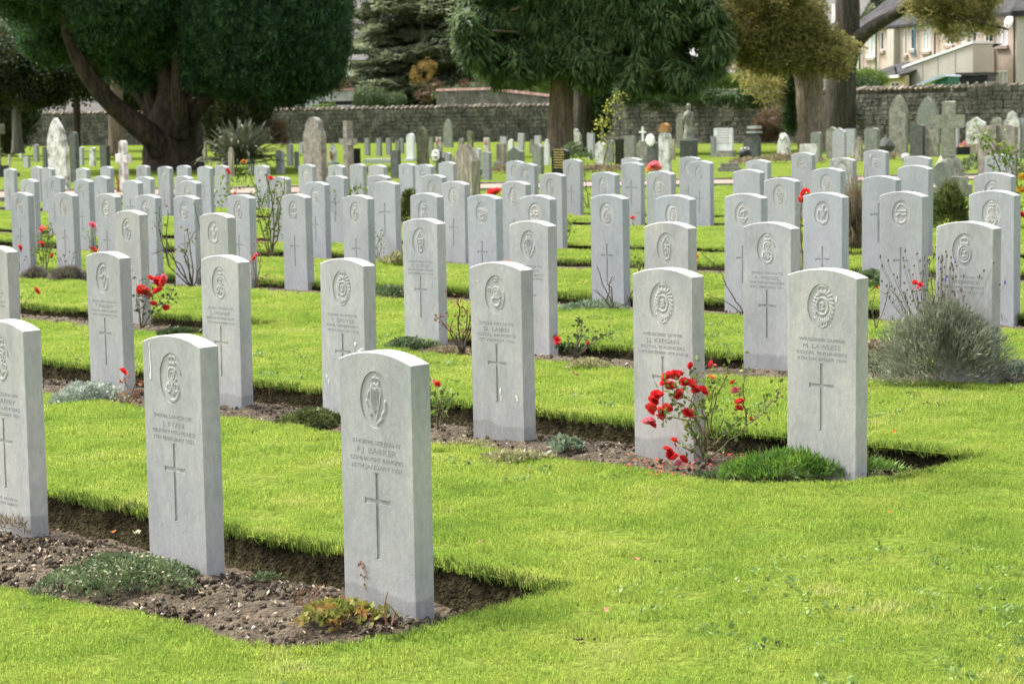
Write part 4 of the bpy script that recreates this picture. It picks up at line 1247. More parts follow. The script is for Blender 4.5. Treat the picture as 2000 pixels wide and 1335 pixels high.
rose((1250, 560), [[(1250, 560), (1248, 520), (1245, 490)], [(1250, 560), (1248, 510), (1233, 515)]], 'small green rose shoot at a headstone side with pale leaves', leaf='rose_leaf', nleaf=3, lsize=0.035, thick=0.005, leafat=[(1240, 495), (1234, 505), (1230, 517), (1243, 488)])
rose((1452, 612), [[(1452, 612), (1430, 575), (1400, 520), (1366, 488)], [(1450, 612), (1420, 590), (1380, 575)]], 'long arching bare cane reaching across the grass between headstones', thick=0.005, cane='cane_dark', blooms=[(1360, 500, 4, 'orange'), (1362, 510, 3, 'yellow')])
rose((856, 838), [[(856, 838), (860, 790), (872, 752)], [(854, 838), (856, 780), (852, 755)], [(858, 838), (866, 780), (876, 765)]], 'small rose with one red bloom peeping round the nearest headstone', blooms=[(855, 750, 5, 'red'), (848, 744, 3, 'pink')], leaf='rose_leaf', nleaf=4, lsize=0.03, thick=0.004, leafat=[(846, 762), (852, 768), (864, 770), (870, 768), (876, 745), (848, 770)])
rose((243, 790), [[(243, 790), (250, 755), (240, 735)], [(244, 790), (262, 755), (268, 738)], [(240, 790), (232, 770)], [(250, 790), (270, 770), (272, 750)]], 'red rose on low bronze stems at the end of a silver plant', blooms=[(240, 727, 8, 'red')], leaf='rose_leaf_red', nleaf=5, lsize=0.024, thick=0.004, leafat=[(245, 770), (255, 765), (262, 780), (270, 772), (250, 785), (240, 780), (235, 775), (262, 765)])
rose((50, 600), [[(45, 600), (52, 585), (66, 575), (70, 570)]], 'single red rose bloom on a thin stem above the grass edge', blooms=[(70, 569, 8, 'red')], leaf='rose_leaf', nleaf=2, lsize=0.026, thick=0.004)
rose((88, 530), [[(88, 530), (84, 490), (80, 470), (84, 450)], [(90, 530), (95, 500), (103, 480)], [(86, 530), (78, 500), (75, 478)], [(89, 530), (92, 480), (95, 440)]], 'leafy rose bush with red and pink blooms between two headstones', blooms=[(84, 447, 6, 'pink'), (80, 477, 6, 'red'), (103, 500, 4.5, 'red'), (78, 450, 4, 'red'), (90, 447, 4, 'orange')], leaf='rose_leaf', nleaf=7, lsize=0.036, thick=0.006, leafat=[(92, 455), (98, 448), (90, 465), (95, 440), (100, 460), (85, 500), (95, 490), (80, 490), (100, 475)])
rose((186, 520), [[(186, 520), (182, 480), (180, 445)], [(187, 520), (190, 470)], [(185, 520), (175, 480), (172, 455)]], 'rose bush with pink top bloom and red blooms beside the lavender', blooms=[(180, 440, 6, 'pink'), (182, 488, 6, 'red'), (189, 490, 5, 'red'), (222, 476, 3.5, 'red')], leaf='rose_leaf', nleaf=6, lsize=0.034, thick=0.006, leafat=[(178, 455), (184, 460), (188, 470), (172, 470), (180, 475), (190, 455), (186, 465)])
rose((37, 530), [[(37, 530), (38, 500), (37, 484)]], 'red rose bloom rising behind the headstone at the picture edge', blooms=[(37, 484, 6, 'red')], leaf='rose_leaf', nleaf=3, lsize=0.03, thick=0.005)
rose((1568, 548), [[(1568, 548), (1565, 480), (1566, 430), (1567, 390), (1574, 378)], [(1568, 530), (1563, 440), (1565, 392)]], 'tall straight rose cane topped by red blooms between two headstones', blooms=[(1574, 376, 7, 'red'), (1568, 379, 5, 'red'), (1565, 390, 5, 'red')], leaf='rose_leaf', nleaf=2, lsize=0.028, thick=0.007)
rose((1790, 650), [[(1790, 650), (1792, 600), (1787, 555)], [(1792, 650), (1802, 600), (1798, 560)], [(1785, 650), (1760, 590), (1735, 562)], [(1788, 650), (1775, 600), (1760, 566)], [(1710, 640), (1702, 600), (1710, 566)], [(1712, 640), (1730, 590), (1738, 550)], [(1795, 640), (1815, 600), (1822, 560)]],
     'rose with small red blooms standing behind the big lavender bush', blooms=[(1787, 552, 5, 'red'), (1798, 556, 5, 'red'), (1712, 562, 4, 'red'), (1793, 562, 3, 'pink')], leaf='rose_leaf_dark', nleaf=2, lsize=0.026, thick=0.005, cane='cane')
rose((1133, 410), [[(1150, 414), (1148, 380), (1135, 355), (1128, 340)], [(1150, 414), (1145, 370), (1142, 330)], [(1150, 414), (1140, 385), (1120, 378)]], 'thin rose with wilted russet leaves in front of a farther headstone', leaf='rose_leaf', nleaf=4, lsize=0.045, thick=0.010, leafat=[(1128, 345), (1130, 352), (1136, 358), (1127, 360), (1138, 372)])
rose((1106, 478), [[(1106, 478), (1098, 455), (1105, 435)], [(1106, 478), (1102, 450)], [(1106, 478), (1115, 450), (1110, 432)]], 'small yellowing rose shrub at a headstone foot beside the grass', leaf='rose_leaf', nleaf=5, lsize=0.04, thick=0.007, leafat=[(1104, 440), (1108, 430), (1100, 450), (1112, 445), (1106, 455)])
rose((1240, 440), [[(1240, 452), (1236, 435), (1238, 425)]], 'tiny red rosebud with grey leaves between two headstones', blooms=[(1236, 427, 4.5, 'red')], leaf='rose_leaf', nleaf=4, lsize=0.04, thick=0.006, leafat=[(1244, 420), (1238, 432)])
rose((966, 400), [[(958, 400), (958, 378)], [(972, 400), (970, 378)]], 'pair of scarlet blooms showing between two headstone tops by the path', blooms=[(970, 375, 7, 'red'), (959, 377, 7, 'red'), (964, 377, 5, 'red')], leaf='rose_leaf', nleaf=2, lsize=0.05, thick=0.006)
rose((1277, 380), [[(1270, 400), (1272, 335)], [(1283, 400), (1281, 335)]], 'bunch of pink and coral artificial roses above a headstone top', blooms=[(1276, 326, 9, 'pink'), (1284, 329, 7, 'pink'), (1270, 332, 7, 'orange'), (1280, 323, 7, 'pink'), (1273, 327, 6, 'pink')], leaf='rose_leaf_dark', nleaf=2, lsize=0.05, thick=0.008, name='flower_bunch', cat='flowers')
rose((1980, 470), [[(1980, 470), (1975, 380), (1960, 310), (1925, 262)], [(1985, 470), (1990, 380), (1985, 300)], [(1982, 470), (1978, 340), (1962, 285)], [(1975, 450), (1960, 350), (1935, 285), (1915, 270)]],
     'tall leafy rose with yellow blooms at the edge beside lichened stones', leaf='rose_leaf', nleaf=6, lsize=0.055, thick=0.010, blooms=[(1996, 372, 8, 'yellow'), (1998, 346, 7, 'yellow'), (1995, 420, 6, 'red')], leafat=[(1905, 252), (1912, 262), (1908, 275), (1920, 270), (1930, 262), (1922, 282), (1960, 275), (1968, 285), (1975, 290), (1965, 300), (1985, 300), (1990, 310), (1978, 320), (1995, 330), (1945, 290), (1950, 300), (1970, 310), (1985, 350), (1990, 390)])
# arching climber hanging in front of the wall
rose((1150, 345), [[(1172, 345), (1185, 290), (1200, 230), (1215, 190), (1205, 185), (1190, 205), (1180, 240), (1172, 275)], [(1172, 345), (1195, 260), (1190, 225), (1170, 215)]], 'arching climber spray of yellow-green leaves hanging before the dark wall', leaf='climber_leaf', nleaf=5, lsize=0.07, thick=0.012,
     leafat=[(1205, 190), (1200, 200), (1190, 205), (1195, 215), (1185, 222), (1178, 235), (1186, 240), (1172, 238), (1168, 245), (1178, 255), (1172, 262), (1180, 268), (1170, 272), (1198, 225), (1192, 235), (1212, 187), (1184, 212), (1166, 240), (1177, 248)], name='climbing_rose', cat='climbing rose')


def mound(name, label, cat, c, rx, ry, h, mat, n, ll, lw, kind='mat', extra=None, Y=None):
    """low cushion plant: leaves over a dome; c = picture point of its middle on the ground"""
    b = gp(*c)
    b.z = surf(b)
    t = thing(name, label, cat, b)
    a = RS.uniform(0, 2 * math.pi, n); rr = RS.uniform(0, 1, n) ** 0.55
    wb = 1 + 0.18 * np.sin(a * 3 + b.x * 7) + 0.12 * np.sin(a * 7 + 1 + b.x)
    x, y = rx * rr * wb * np.cos(a), ry * rr * wb * np.sin(a)
    top = h * np.sqrt(np.maximum(0, 1 - rr ** 2)) * (0.72 + 0.55 * fbm(x * 14 + 9, y * 14 + b.x, 3, 5))
    vs, fs = [], []
    for i in range(n):
        lift = RS.uniform(0.35, 1.0) ** 0.5
        p = np.array([x[i], y[i], top[i] * lift + (0 if kind != 'mat' else 0.004)])
        if kind == 'bushy':
            d = np.array([x[i] * .9, y[i] * .9, top[i] + 0.15 * h]); d /= np.linalg.norm(d)
            p = np.array([x[i], y[i], top[i]]) * RS.uniform(.35, 1.0) ** .5
            d = d + RS.normal(0, .42, 3); d /= np.linalg.norm(d); l = ll * RS.uniform(.5, 1.3)
        elif kind == 'spike':
            p = p * np.array([0.45, 0.45, 0.12])
            d = np.array([x[i] * .9, y[i] * .9, top[i] + 0.25 * h]) - p * 0.3
            d = d + RS.normal(0, 0.12 * h, 3)
            L = np.linalg.norm(d); d /= L; l = L * RS.uniform(.6, 1.05)
        else:
            d = np.array([x[i] / rx * .5, y[i] / ry * .5, 0.75]) + RS.normal(0, 0.65, 3)
            d /= np.linalg.norm(d); l = ll * RS.uniform(.6, 1.3)
        s = np.cross(d, RS.normal(size=3)); s /= np.linalg.norm(s) + 1e-9
        w = lw * RS.uniform(.7, 1.2)
        b0 = len(vs)
        if kind == 'spike':
            mid = p + d * l * .6 + RS.normal(0, 0.01, 3)
            vs += [p - s * w * .5, p + s * w * .5, mid + s * w * .6, mid - s * w * .6, p + d * l]
            fs += [(b0, b0 + 1, b0 + 2), (b0, b0 + 2, b0 + 3), (b0 + 3, b0 + 2, b0 + 4)]
        else:
            vs += [p, p + d * l * .5 + s * w * .5, p + d * l, p + d * l * .5 - s * w * .5]
            fs += [(b0, b0 + 1, b0 + 2), (b0, b0 + 2, b0 + 3)]
    o = link('foliage', np_mesh('foliage', np.array(vs), np.array(fs), M[mat]), t); o['kind'] = 'stuff'
    if extra:
        for e in extra: e(t, b)
    return t


def petals(t, b, pts, mat, size, name='petal'):
    mb = MB()
    for x, y in pts:
        p = gp(x, y) - b
        p.z = surf(gp(x, y)) - b.z + 0.012 + (0.05 if name == 'flower' else 0)
        a = random.uniform(0, 6.28)
        q = [Vector((math.cos(a + k * 1.57) * size * (1, .6)[k % 2], math.sin(a + k * 1.57) * size * (1, .6)[k % 2], random.uniform(0, size * .5))) for k in range(4)]
        mb.add([p + v for v in q], [(0, 1, 2, 3)])
    return mb.obj(name, M[mat], t, kind='stuff')


def bits(mat, n, px, size, dz):
    def f(t, b):
        mb = MB()
        for i in range(n):
            x, y = random.uniform(-1, 1) * px[0], random.uniform(-1, 1) * px[1]
            a = random.uniform(0, 6.28); z = dz * random.uniform(.6, 1.1)
            mb.add([(x + math.cos(a + k * 1.57) * size, y + math.sin(a + k * 1.57) * size, z + random.uniform(0, size)) for k in range(4)], [(0, 1, 2, 3)])
        mb.obj('flower_heads', M[mat], t, kind='stuff')
    return f


def stalks(n, r_, h, tip='purple', mat='lavender_dry'):
    def f(t, b):
        mb, mt = MB(), MB()
        for i in range(n):
            a = random.uniform(0, 6.28); q = r_ * random.uniform(0, .8)
            p0 = Vector((q * math.cos(a) * .5, q * math.sin(a) * .5, h * .3)); p1 = Vector((q * math.cos(a) * 1.4, q * math.sin(a) * 1.4, h * random.uniform(.75, 1.25)))
            m_ = p0.lerp(p1, .5) + Vector((0, 0, .03))
            mb.tube([p0, m_, p1], [.0016, .0013, .001], 3)
            l = random.uniform(.015, .03)
            mt.lathe([(0, 0), (.005, l * .3), (.005, l * .7), (0, l)], p1, 5)
        mb.obj('flower_stalks', M[mat], t, kind='stuff'); mt.obj('flower_spikes', M[tip], t, kind='stuff')
    return f


mound('creeping_plant', 'low creeping green ground cover in front of the white-dripped headstone', 'ground cover', (232, 1130), .27, .26, .085, 'mat_green', 5200, .017, .009, extra=[bits('mat_pale', 120, (.2, .18), .006, .08)])
mound('strawberry_plant', 'small yellow-green and rusty leaf clump at the nearest headstone foot', 'ground cover', (668, 1205), .145, .11, .055, 'strawberry', 380, .030, .026)
mound('silver_plant', 'cushion of silvery grey leaves before the second row headstone', 'ground cover', (168, 778), .21, .20, .13, 'silver', 3200, .028, .012)
mound('cushion_plant', 'dense olive green cushion half hidden by the harp headstone', 'ground cover', (610, 822), .16, .15, .095, 'mat_olive', 3600, .018, .010)
mound('faded_plant', 'pale straw and green low plant at the foot of a headstone', 'ground cover', (915, 868), .15, .14, .05, 'mat_pale', 2000, .022, .008)
mound('bedding_plant', 'small whitish leaved bedding plant with an orange flower on bare soil', 'bedding plant', (1103, 872), .07, .06, .06, 'mat_grey', 160, .035, .022, extra=[bits('orange', 4, (.04, .03), .012, .07)])
mound('fine_leaved_plant', 'lush fine-leaved green plant below the sapper headstone with fallen petals', 'ground cover', (1565, 922), .33, .17, .085, 'mat_lush', 3600, .055, .007, extra=[bits('orange', 14, (.2, .12), .010, .06)])
mound('lavender_bush', 'large rounded grey-green lavender bush with a few purple flower spikes', 'lavender', (1838, 745), .35, .30, .47, 'lavender', 19000, .055, .0048, kind='bushy', extra=[stalks(110, .30, .58, 'lavender_dry'), stalks(8, .30, .62)])
mound('lavender_clump', 'dull brownish lavender clump below two headstones', 'lavender', (70, 545), .13, .14, .16, 'lavender_dry', 3600, .05, .006, kind='bushy', extra=[stalks(14, .13, .24, 'lavender_dry')])
mound('lavender_clump', 'wider grey-brown lavender clump beside the rose with pink top bloom', 'lavender', (130, 547), .19, .15, .17, 'lavender_dry', 5000, .05, .006, kind='bushy', extra=[stalks(16, .16, .26, 'lavender_dry')])
mound('creeping_plant', 'grey-green spreading mat crossed by bare rose stems', 'ground cover', (1163, 603), .28, .22, .10, 'mat_grey', 3200, .025, .013)
mound('creeping_plant', 'dusty green mat at the foot of the slim middle headstone', 'ground cover', (800, 678), .19, .17, .10, 'mat_green', 2400, .025, .014)
mound('withered_plant', 'withered brown and straw ground cover round the gnarled rose stump', 'ground cover', (878, 686), .20, .13, .05, 'mat_straw', 1700, .028, .014)
mound('leafy_plant', 'small mixed leafy plant at the grass edge behind a headstone', 'ground cover', (765, 578), .18, .16, .09, 'mat_green', 1300, .04, .022)
mound('pale_leafed_plant', 'pale cream variegated broad-leaved plant beside a thin cane', 'ground cover', (778, 518), .14, .12, .07, 'mat_pale', 160, .09, .045)
mound('clipped_shrub', 'dark green clipped little shrub between two headstones', 'shrub', (800, 442), .14, .14, .52, 'mat_olive', 2600, .05, .024)
mound('strappy_plant', 'upright clump of dark green strappy leaves beside the stone cross', 'shrub', (1853, 448), .19, .18, .44, 'mat_olive', 2600, .13, .016, kind='bushy')
mound('tall_grass_clump', 'tall dry greenish grass clump between two headstones', 'grass clump', (1672, 488), .10, .10, .60, 'mat_straw', 700, .1, .012, kind='spike')
mound('purple_leaved_plant', 'dark purple-leaved mat by the dry-stemmed red rose', 'ground cover', (352, 655), .17, .10, .04, 'rose_leaf_dark', 700, .030, .02)
mound('edge_weed_clump', 'green weedy clump at the far side of a soil strip behind the rose stems', 'ground cover', (1700, 560), .22, .18, .12, 'mat_green', 1500, .035, .02)
mound('edge_weed_clump', 'low brown weedy growth beside the big lavender', 'ground cover', (1705, 700), .16, .14, .10, 'mat_straw', 900, .030, .018)

mound('weedy_seedlings', 'sprawling pale weeds on the soil at the foot of the leaf-crowned headstone', 'weeds', (1010, 900), .14, .08, .03, 'mat_pale', 420, .03, .012)
mound('weedy_seedlings', 'thin green weeds on the soil in front of the sapper headstone', 'weeds', (1440, 925), .16, .08, .05, 'mat_green', 700, .03, .010)
mound('weedy_seedlings', 'small green weeds on bare soil left of the nearest strawberry clump', 'weeds', (520, 1120), .05, .05, .03, 'mat_green', 120, .02, .010)
mound('weedy_seedlings', 'few blades of weed at the foot of the edge-cut headstone', 'weeds', (25, 1040), .10, .05, .07, 'mat_straw', 160, .05, .006)
mound('low_bedding', 'pale green plant tuft in the soil strip behind the rusty-leaf headstone', 'ground cover', (1150, 720), .12, .08, .05, 'mat_pale', 500, .025, .012)
mound('low_bedding', 'grey-green tuft in the soil strip beside the big lavender', 'ground cover', (1990, 735), .14, .10, .09, 'mat_grey', 800, .03, .010)

for c_, rx, ry, h, mt, n, lab in (((1175, 336), .7, .35, .14, 'mat_straw', 500, 'straw-coloured low planting round the small white gravestone under the climber'), ((1120, 318), .5, .4, .6, 'mat_green', 700, 'leafy green grave planting between the black stone and the pale narrow one'),
                                 ((1545, 318), 1.0, .5, .22, 'mat_straw', 700, 'pinkish-brown faded flower bed before the pale-barked tree'), ((1455, 322), .5, .3, .16, 'mat_straw', 320, 'faded flowers round the black flower pot'),
                                 ((905, 350), .5, .3, .4, 'mat_green', 500, 'green grave planting with pale flowers behind the tan hipped monument'), ((1930, 345), .7, .4, .5, 'mat_green', 700, 'green weedy growth among the lichened stones at the edge'),
                                 ((1720, 312), .8, .4, .16, 'mat_straw', 500, 'low brown planting beside the draped dark stone'), ((985, 338), .4, .3, .14, 'mat_straw', 260, 'low dry planting at the square tan gravestone base')):
    mound('grave_planting', lab, 'grave plants', c_, rx, ry, h, mt, n, .12, .055)

# small dead sprig leaning on the nearest stone
b = gp(722, 1180); b.z = surf(b)
t = thing('dead_fern_sprig', 'dry brown fern sprig on a thin stem before the nearest headstone', 'sprig', b)
mb = MB(); p0 = at(722, 1185, b.y) - b; p1 = at(718, 1140, b.y) - b; p2 = at(712, 1100, b.y) - b
mb.tube([p0, p1, p2], .0014, 4); mb.obj('stem', M['cane_dark'], t)
spray_leaves('leaves', [p1.lerp(p2, k / 7.0) + Vector((0, -.01, 0)) for k in range(8)], 'brownleaf', t, .02, 5, .006)
b = gp(760, 1215); b.z = surf(b)
t = thing('dead_seed_stem', 'curled orange-brown dead stems at the nearest headstone corner', 'sprig', b)
mb = MB()
for a_, c_, d_ in (((765, 1220), (772, 1195), (758, 1178)), ((755, 1218), (750, 1185), (757, 1155)), ((760, 1222), (748, 1200), (738, 1190))):
    mb.tube([at(*a_, b.y) - b, at(*c_, b.y + .01) - b, at(*d_, b.y - .01) - b], [.003, .0025, .0015], 4)
mb.obj('stems', M['brownleaf'], t, kind='stuff')
b = gp(600, 1185); b.z = surf(b)
t = thing('dead_grass_tuft', 'thin rusty dead grass stems on the nearest soil bed', 'sprig', b)
mb = MB()
for k in range(16):
    x = random.uniform(575, 620); mb.tube([at(x, 1182, b.y) - b, at(x + random.uniform(-8, 12), 1160, b.y) - b, at(x + random.uniform(-12, 22), random.uniform(1138, 1160), b.y) - b], [.0014, .001, .0007], 3)
mb.obj('stems', M['brownleaf'], t, kind='stuff')

# fallen petals and leaves
t = None
mb = MB()
for k in range(75):
    x, y = random.gauss(1340, 75), random.uniform(888, 938)
    p = gp(x, y); p.z = surf(p) + .014
    a = random.uniform(0, 6.28); sz = random.uniform(.005, .011)
    mb.add([p + Vector((math.cos(a + q * 1.57) * sz, math.sin(a + q * 1.57) * sz * .7, random.uniform(0, sz))) for q in range(4)], [(0, 1, 2, 3)])
setp(mb.obj('fallen_petals', M['red']), 'red petals scattered on the soil below the rose bush', kind='stuff')
mb = MB()
for k in range(150):
    p = gp(random.uniform(1180, 1520), random.uniform(885, 945)); u_, v_ = p.x * U[0] + p.y * U[1], p.x * V[0] + p.y * V[1]
    if not in_bed(np.array(u_), np.array(v_), 0): continue
    p.z = surf(p) + .016
    a = random.uniform(0, 6.28); sz = random.uniform(.006, .016)
    mb.add([p + Vector((math.cos(a + q * 1.57) * sz, math.sin(a + q * 1.57) * sz * .6, random.uniform(0, sz))) for q in range(4)], [(0, 1, 2, 3)])
setp(mb.obj('leaf_litter', M['brownleaf']), 'dry leaf litter on the soil below the rose bush', kind='stuff')


def fallen_leaf(px, py, label, size=.022, mat='brownleaf', z=0.035, Y=None):
    p = gp(px, py) if Y is None else at(px, py, Y)
    if Y is None: p.z = max(surf(p), float(gz(p.x, p.y)) - .06) + z
    vs, fs = [(0, 0, 0)], []
    n = 9
    for i in range(n):
        a = 2 * math.pi * i / n; r_ = size * (1.0 if i % 2 else .62) * random.uniform(.8, 1.1)
        vs.append((r_ * math.cos(a), r_ * math.sin(a) * .8, random.uniform(-.1, .6) * size))
    fs = [(0, 1 + i, 1 + (i + 1) % n) for i in range(n)]
    mb = MB(); mb.add(vs, fs)
    o = mb.obj('fallen_leaf', M[mat], None, p, random.uniform(0, 6))
    o.rotation_euler.x = random.uniform(-.5, .5)
    setp(o, label, 'leaf', 'fallen leaves')


fallen_leaf(942, 1076, 'curled brown leaf on the lawn beside the nearest headstone')
fallen_leaf(1124, 744, 'pair-lobed brown leaf on the grass strip behind the soil bed', .03)
fallen_leaf(1032, 932, 'tiny orange leaf on the lawn in front of a headstone', .012, 'orange')
fallen_leaf(1182, 1214, 'thin rusty leaf lying flat on the near lawn', .018)
fallen_leaf(1746, 858, 'small orange leaf on the lawn beside the sapper headstone', .016, 'orange')
fallen_leaf(1738, 1018, 'pinkish speck of leaf on the open lawn', .012, 'orange')
fallen_leaf(266, 1028, 'broad tan leaf on the soil below the cut turf edge', .026, 'mat_pale')
fallen_leaf(222, 1026, 'flat orange leaf on the soil near the cut turf edge', .018, 'orange')
fallen_leaf(1243, 1112, 'curled greyish brown leaf on the near lawn', .022)
fallen_leaf(1140, 560, 'orange-brown leaf on a farther grass strip', .03)
s_ = SPOS[(2, 4)]
fallen_leaf(991, 511, 'rusty leaf resting on the crown of a headstone', .016, 'orange', Y=s_[1] + .03)

# worm-cast / bare earth marks in the lawn
mb = MB()
for x, y, r_ in ((1310, 1128, .05), (1390, 1125, .03), (1800, 790, .07), (1835, 790, .05), (1720, 779, .05), (505, 848, .06), (1020, 1110, .03), (1160, 1252, .04), (1500, 1265, .03), (550, 1310, .04), (880, 1000, .02), (620, 690, .05), (1290, 1100, .02)):
    for k in range(7):
        p = gp(x, y) + Vector((random.gauss(0, r_), random.gauss(0, r_ * .6), .008)); sz = random.uniform(.003, .007)
        mb.box(p, (sz, sz, sz), rz=random.uniform(0, 3), jit=sz * .3)
setp(mb.obj('bare_earth_crumbs', M['clod']), 'small crumbly bare earth marks in the lawn', kind='stuff')


# ------------------------------------------------------------------ older graves behind
def hor(px):
    return YHOR - (px - 1000) * SR


def outline(kind, w, h):
    """outlines in x-z, counter-clockwise seen from the front"""
    P = [(-w / 2, -.1), (w / 2, -.1)]
    if kind == 'flat': return P + [(w / 2, h), (-w / 2, h)]
    if kind == 'slope': return P + [(w / 2, h), (-w / 2, h * .94)]
    if kind == 'round': return P + [(w / 2 * math.cos(R(a)), h - w / 2 + w / 2 * math.sin(R(a))) for a in range(0, 181, 12)]
    if kind == 'low': return P + [(w / 2 * math.cos(R(a)), h - w * .16 + w * .16 * math.sin(R(a))) for a in range(0, 181, 15)]
    if kind == 'gothic':
        r_ = w * 1.15; cx = w / 2 - r_; zt = math.sqrt(r_ * r_ - cx * cx)
        pts = [(cx + r_ * math.cos(k / 8 * math.acos(-cx / r_)), h - zt + r_ * math.sin(k / 8 * math.acos(-cx / r_))) for k in range(9)]
        return P + pts + [(-x, z) for x, z in pts[-2::-1]]
    if kind == 'peak': return P + [(w / 2, h - w * .28), (0, h), (-w / 2, h - w * .28)]
    if kind == 'shoulder':
        k = w * .36
        return P + [(w / 2, h - k * 1.75), (w / 2 - .02, h - k * 1.45), (k + .02, h - k * 1.2)] + [(k * math.cos(R(a)), h - k + k * math.sin(R(a))) for a in range(0, 181, 15)] + [(-k - .02, h - k * 1.2), (-w / 2 + .02, h - k * 1.45), (-w / 2, h - k * 1.75)]
    if kind == 'hip': return P + [(w / 2, h * .70), (w * .06, h), (-w * .06, h), (-w / 2, h * .70)]
    if kind == 'ogee':
        return P + [(w / 2, h * .72), (w * .42, h * .8), (w * .26, h * .86), (w * .2, h * .95), (0, h), (-w * .2, h * .95), (-w * .26, h * .86), (-w * .42, h * .8), (-w / 2, h * .72)]
    if kind == 'cross':
        s_ = w * .17
        za, zb = h * .70, h * .86
        return [(-s_ * 1.15, -.1), (s_ * 1.15, -.1), (s_, za - s_), (w / 2, za - s_), (w / 2, za + s_), (s_, za + s_), (s_ * .95, h), (-s_ * .95, h), (-s_, za + s_), (-w / 2, za + s_), (-w / 2, za - s_), (-s_, za - s_)]
    if kind == 'crossround':
        s_ = w * .2; za = h * .66
        return [(-s_ * 1.2, -.1), (s_ * 1.2, -.1), (s_, za - s_ * .8), (w / 2, za - s_ * 1.1), (w / 2, za + s_ * 1.1), (s_, za + s_ * .8)] + [(s_ * 1.1 * math.cos(R(a)), h - s_ * 1.1 + s_ * 1.1 * math.sin(R(a))) for a in range(0, 181, 20)] + [(-s_, za + s_ * .8), (-w / 2, za + s_ * 1.1), (-w / 2, za - s_ * 1.1), (-s_, za - s_ * .8)]


def place(x0, x1, yt, yb):
    """-> (foot point, apparent width, height) of an upright thing seen between those picture edges"""
    cx = (x0 + x1) / 2
    d = (EYE - 0.15) * FPX / max(20, yb - hor(cx))
    p = gp(cx, yb)
    k = pxm(p.y)
    return p, (x1 - x0) / k, (yb - yt) / k


def grave(kind, x0, x1, yt, yb, mat, label, name='old_headstone', cat='gravestone', th=0.10, base=None, lean=0, turn=None, group=None, border=None):
    p, wa, h = place(x0, x1, yt, yb)
    tn = PHI if turn is None else turn
    th = min(th, wa * .4)
    w = max(0.05, (wa - th * math.sin(tn)) / math.cos(tn))
    if turn is None and w > wa * 1.25: pass
    t = thing(name, label, cat, p, -tn, group)
    t.rotation_euler.y = R(lean)
    mb = MB()
    if kind == 'crossbase':
        mb.prism(outline('cross', w, h), -th / 2, th / 2)
    else:
        mb.prism(outline(kind, w, h), -th / 2, th / 2)
    mb.obj('slab' if 'cross' not in kind else 'cross_shaft', M[mat], t)
    if border:
        mb = MB(); o2 = outline(kind, w * .82, h * .93); mb.prism([(x, max(z, h * .18)) for x, z in o2], -th / 2 - .012, -th / 2 + .004); mb.obj('face_panel', M[border], t)
    if base:
        mb = MB(); mb.box((0, 0, base[1] / 2 - .04), (w * base[0], th * 2.4, base[1] + .08), taper=.94); mb.obj('plinth', M[base[2]], t)
    return t


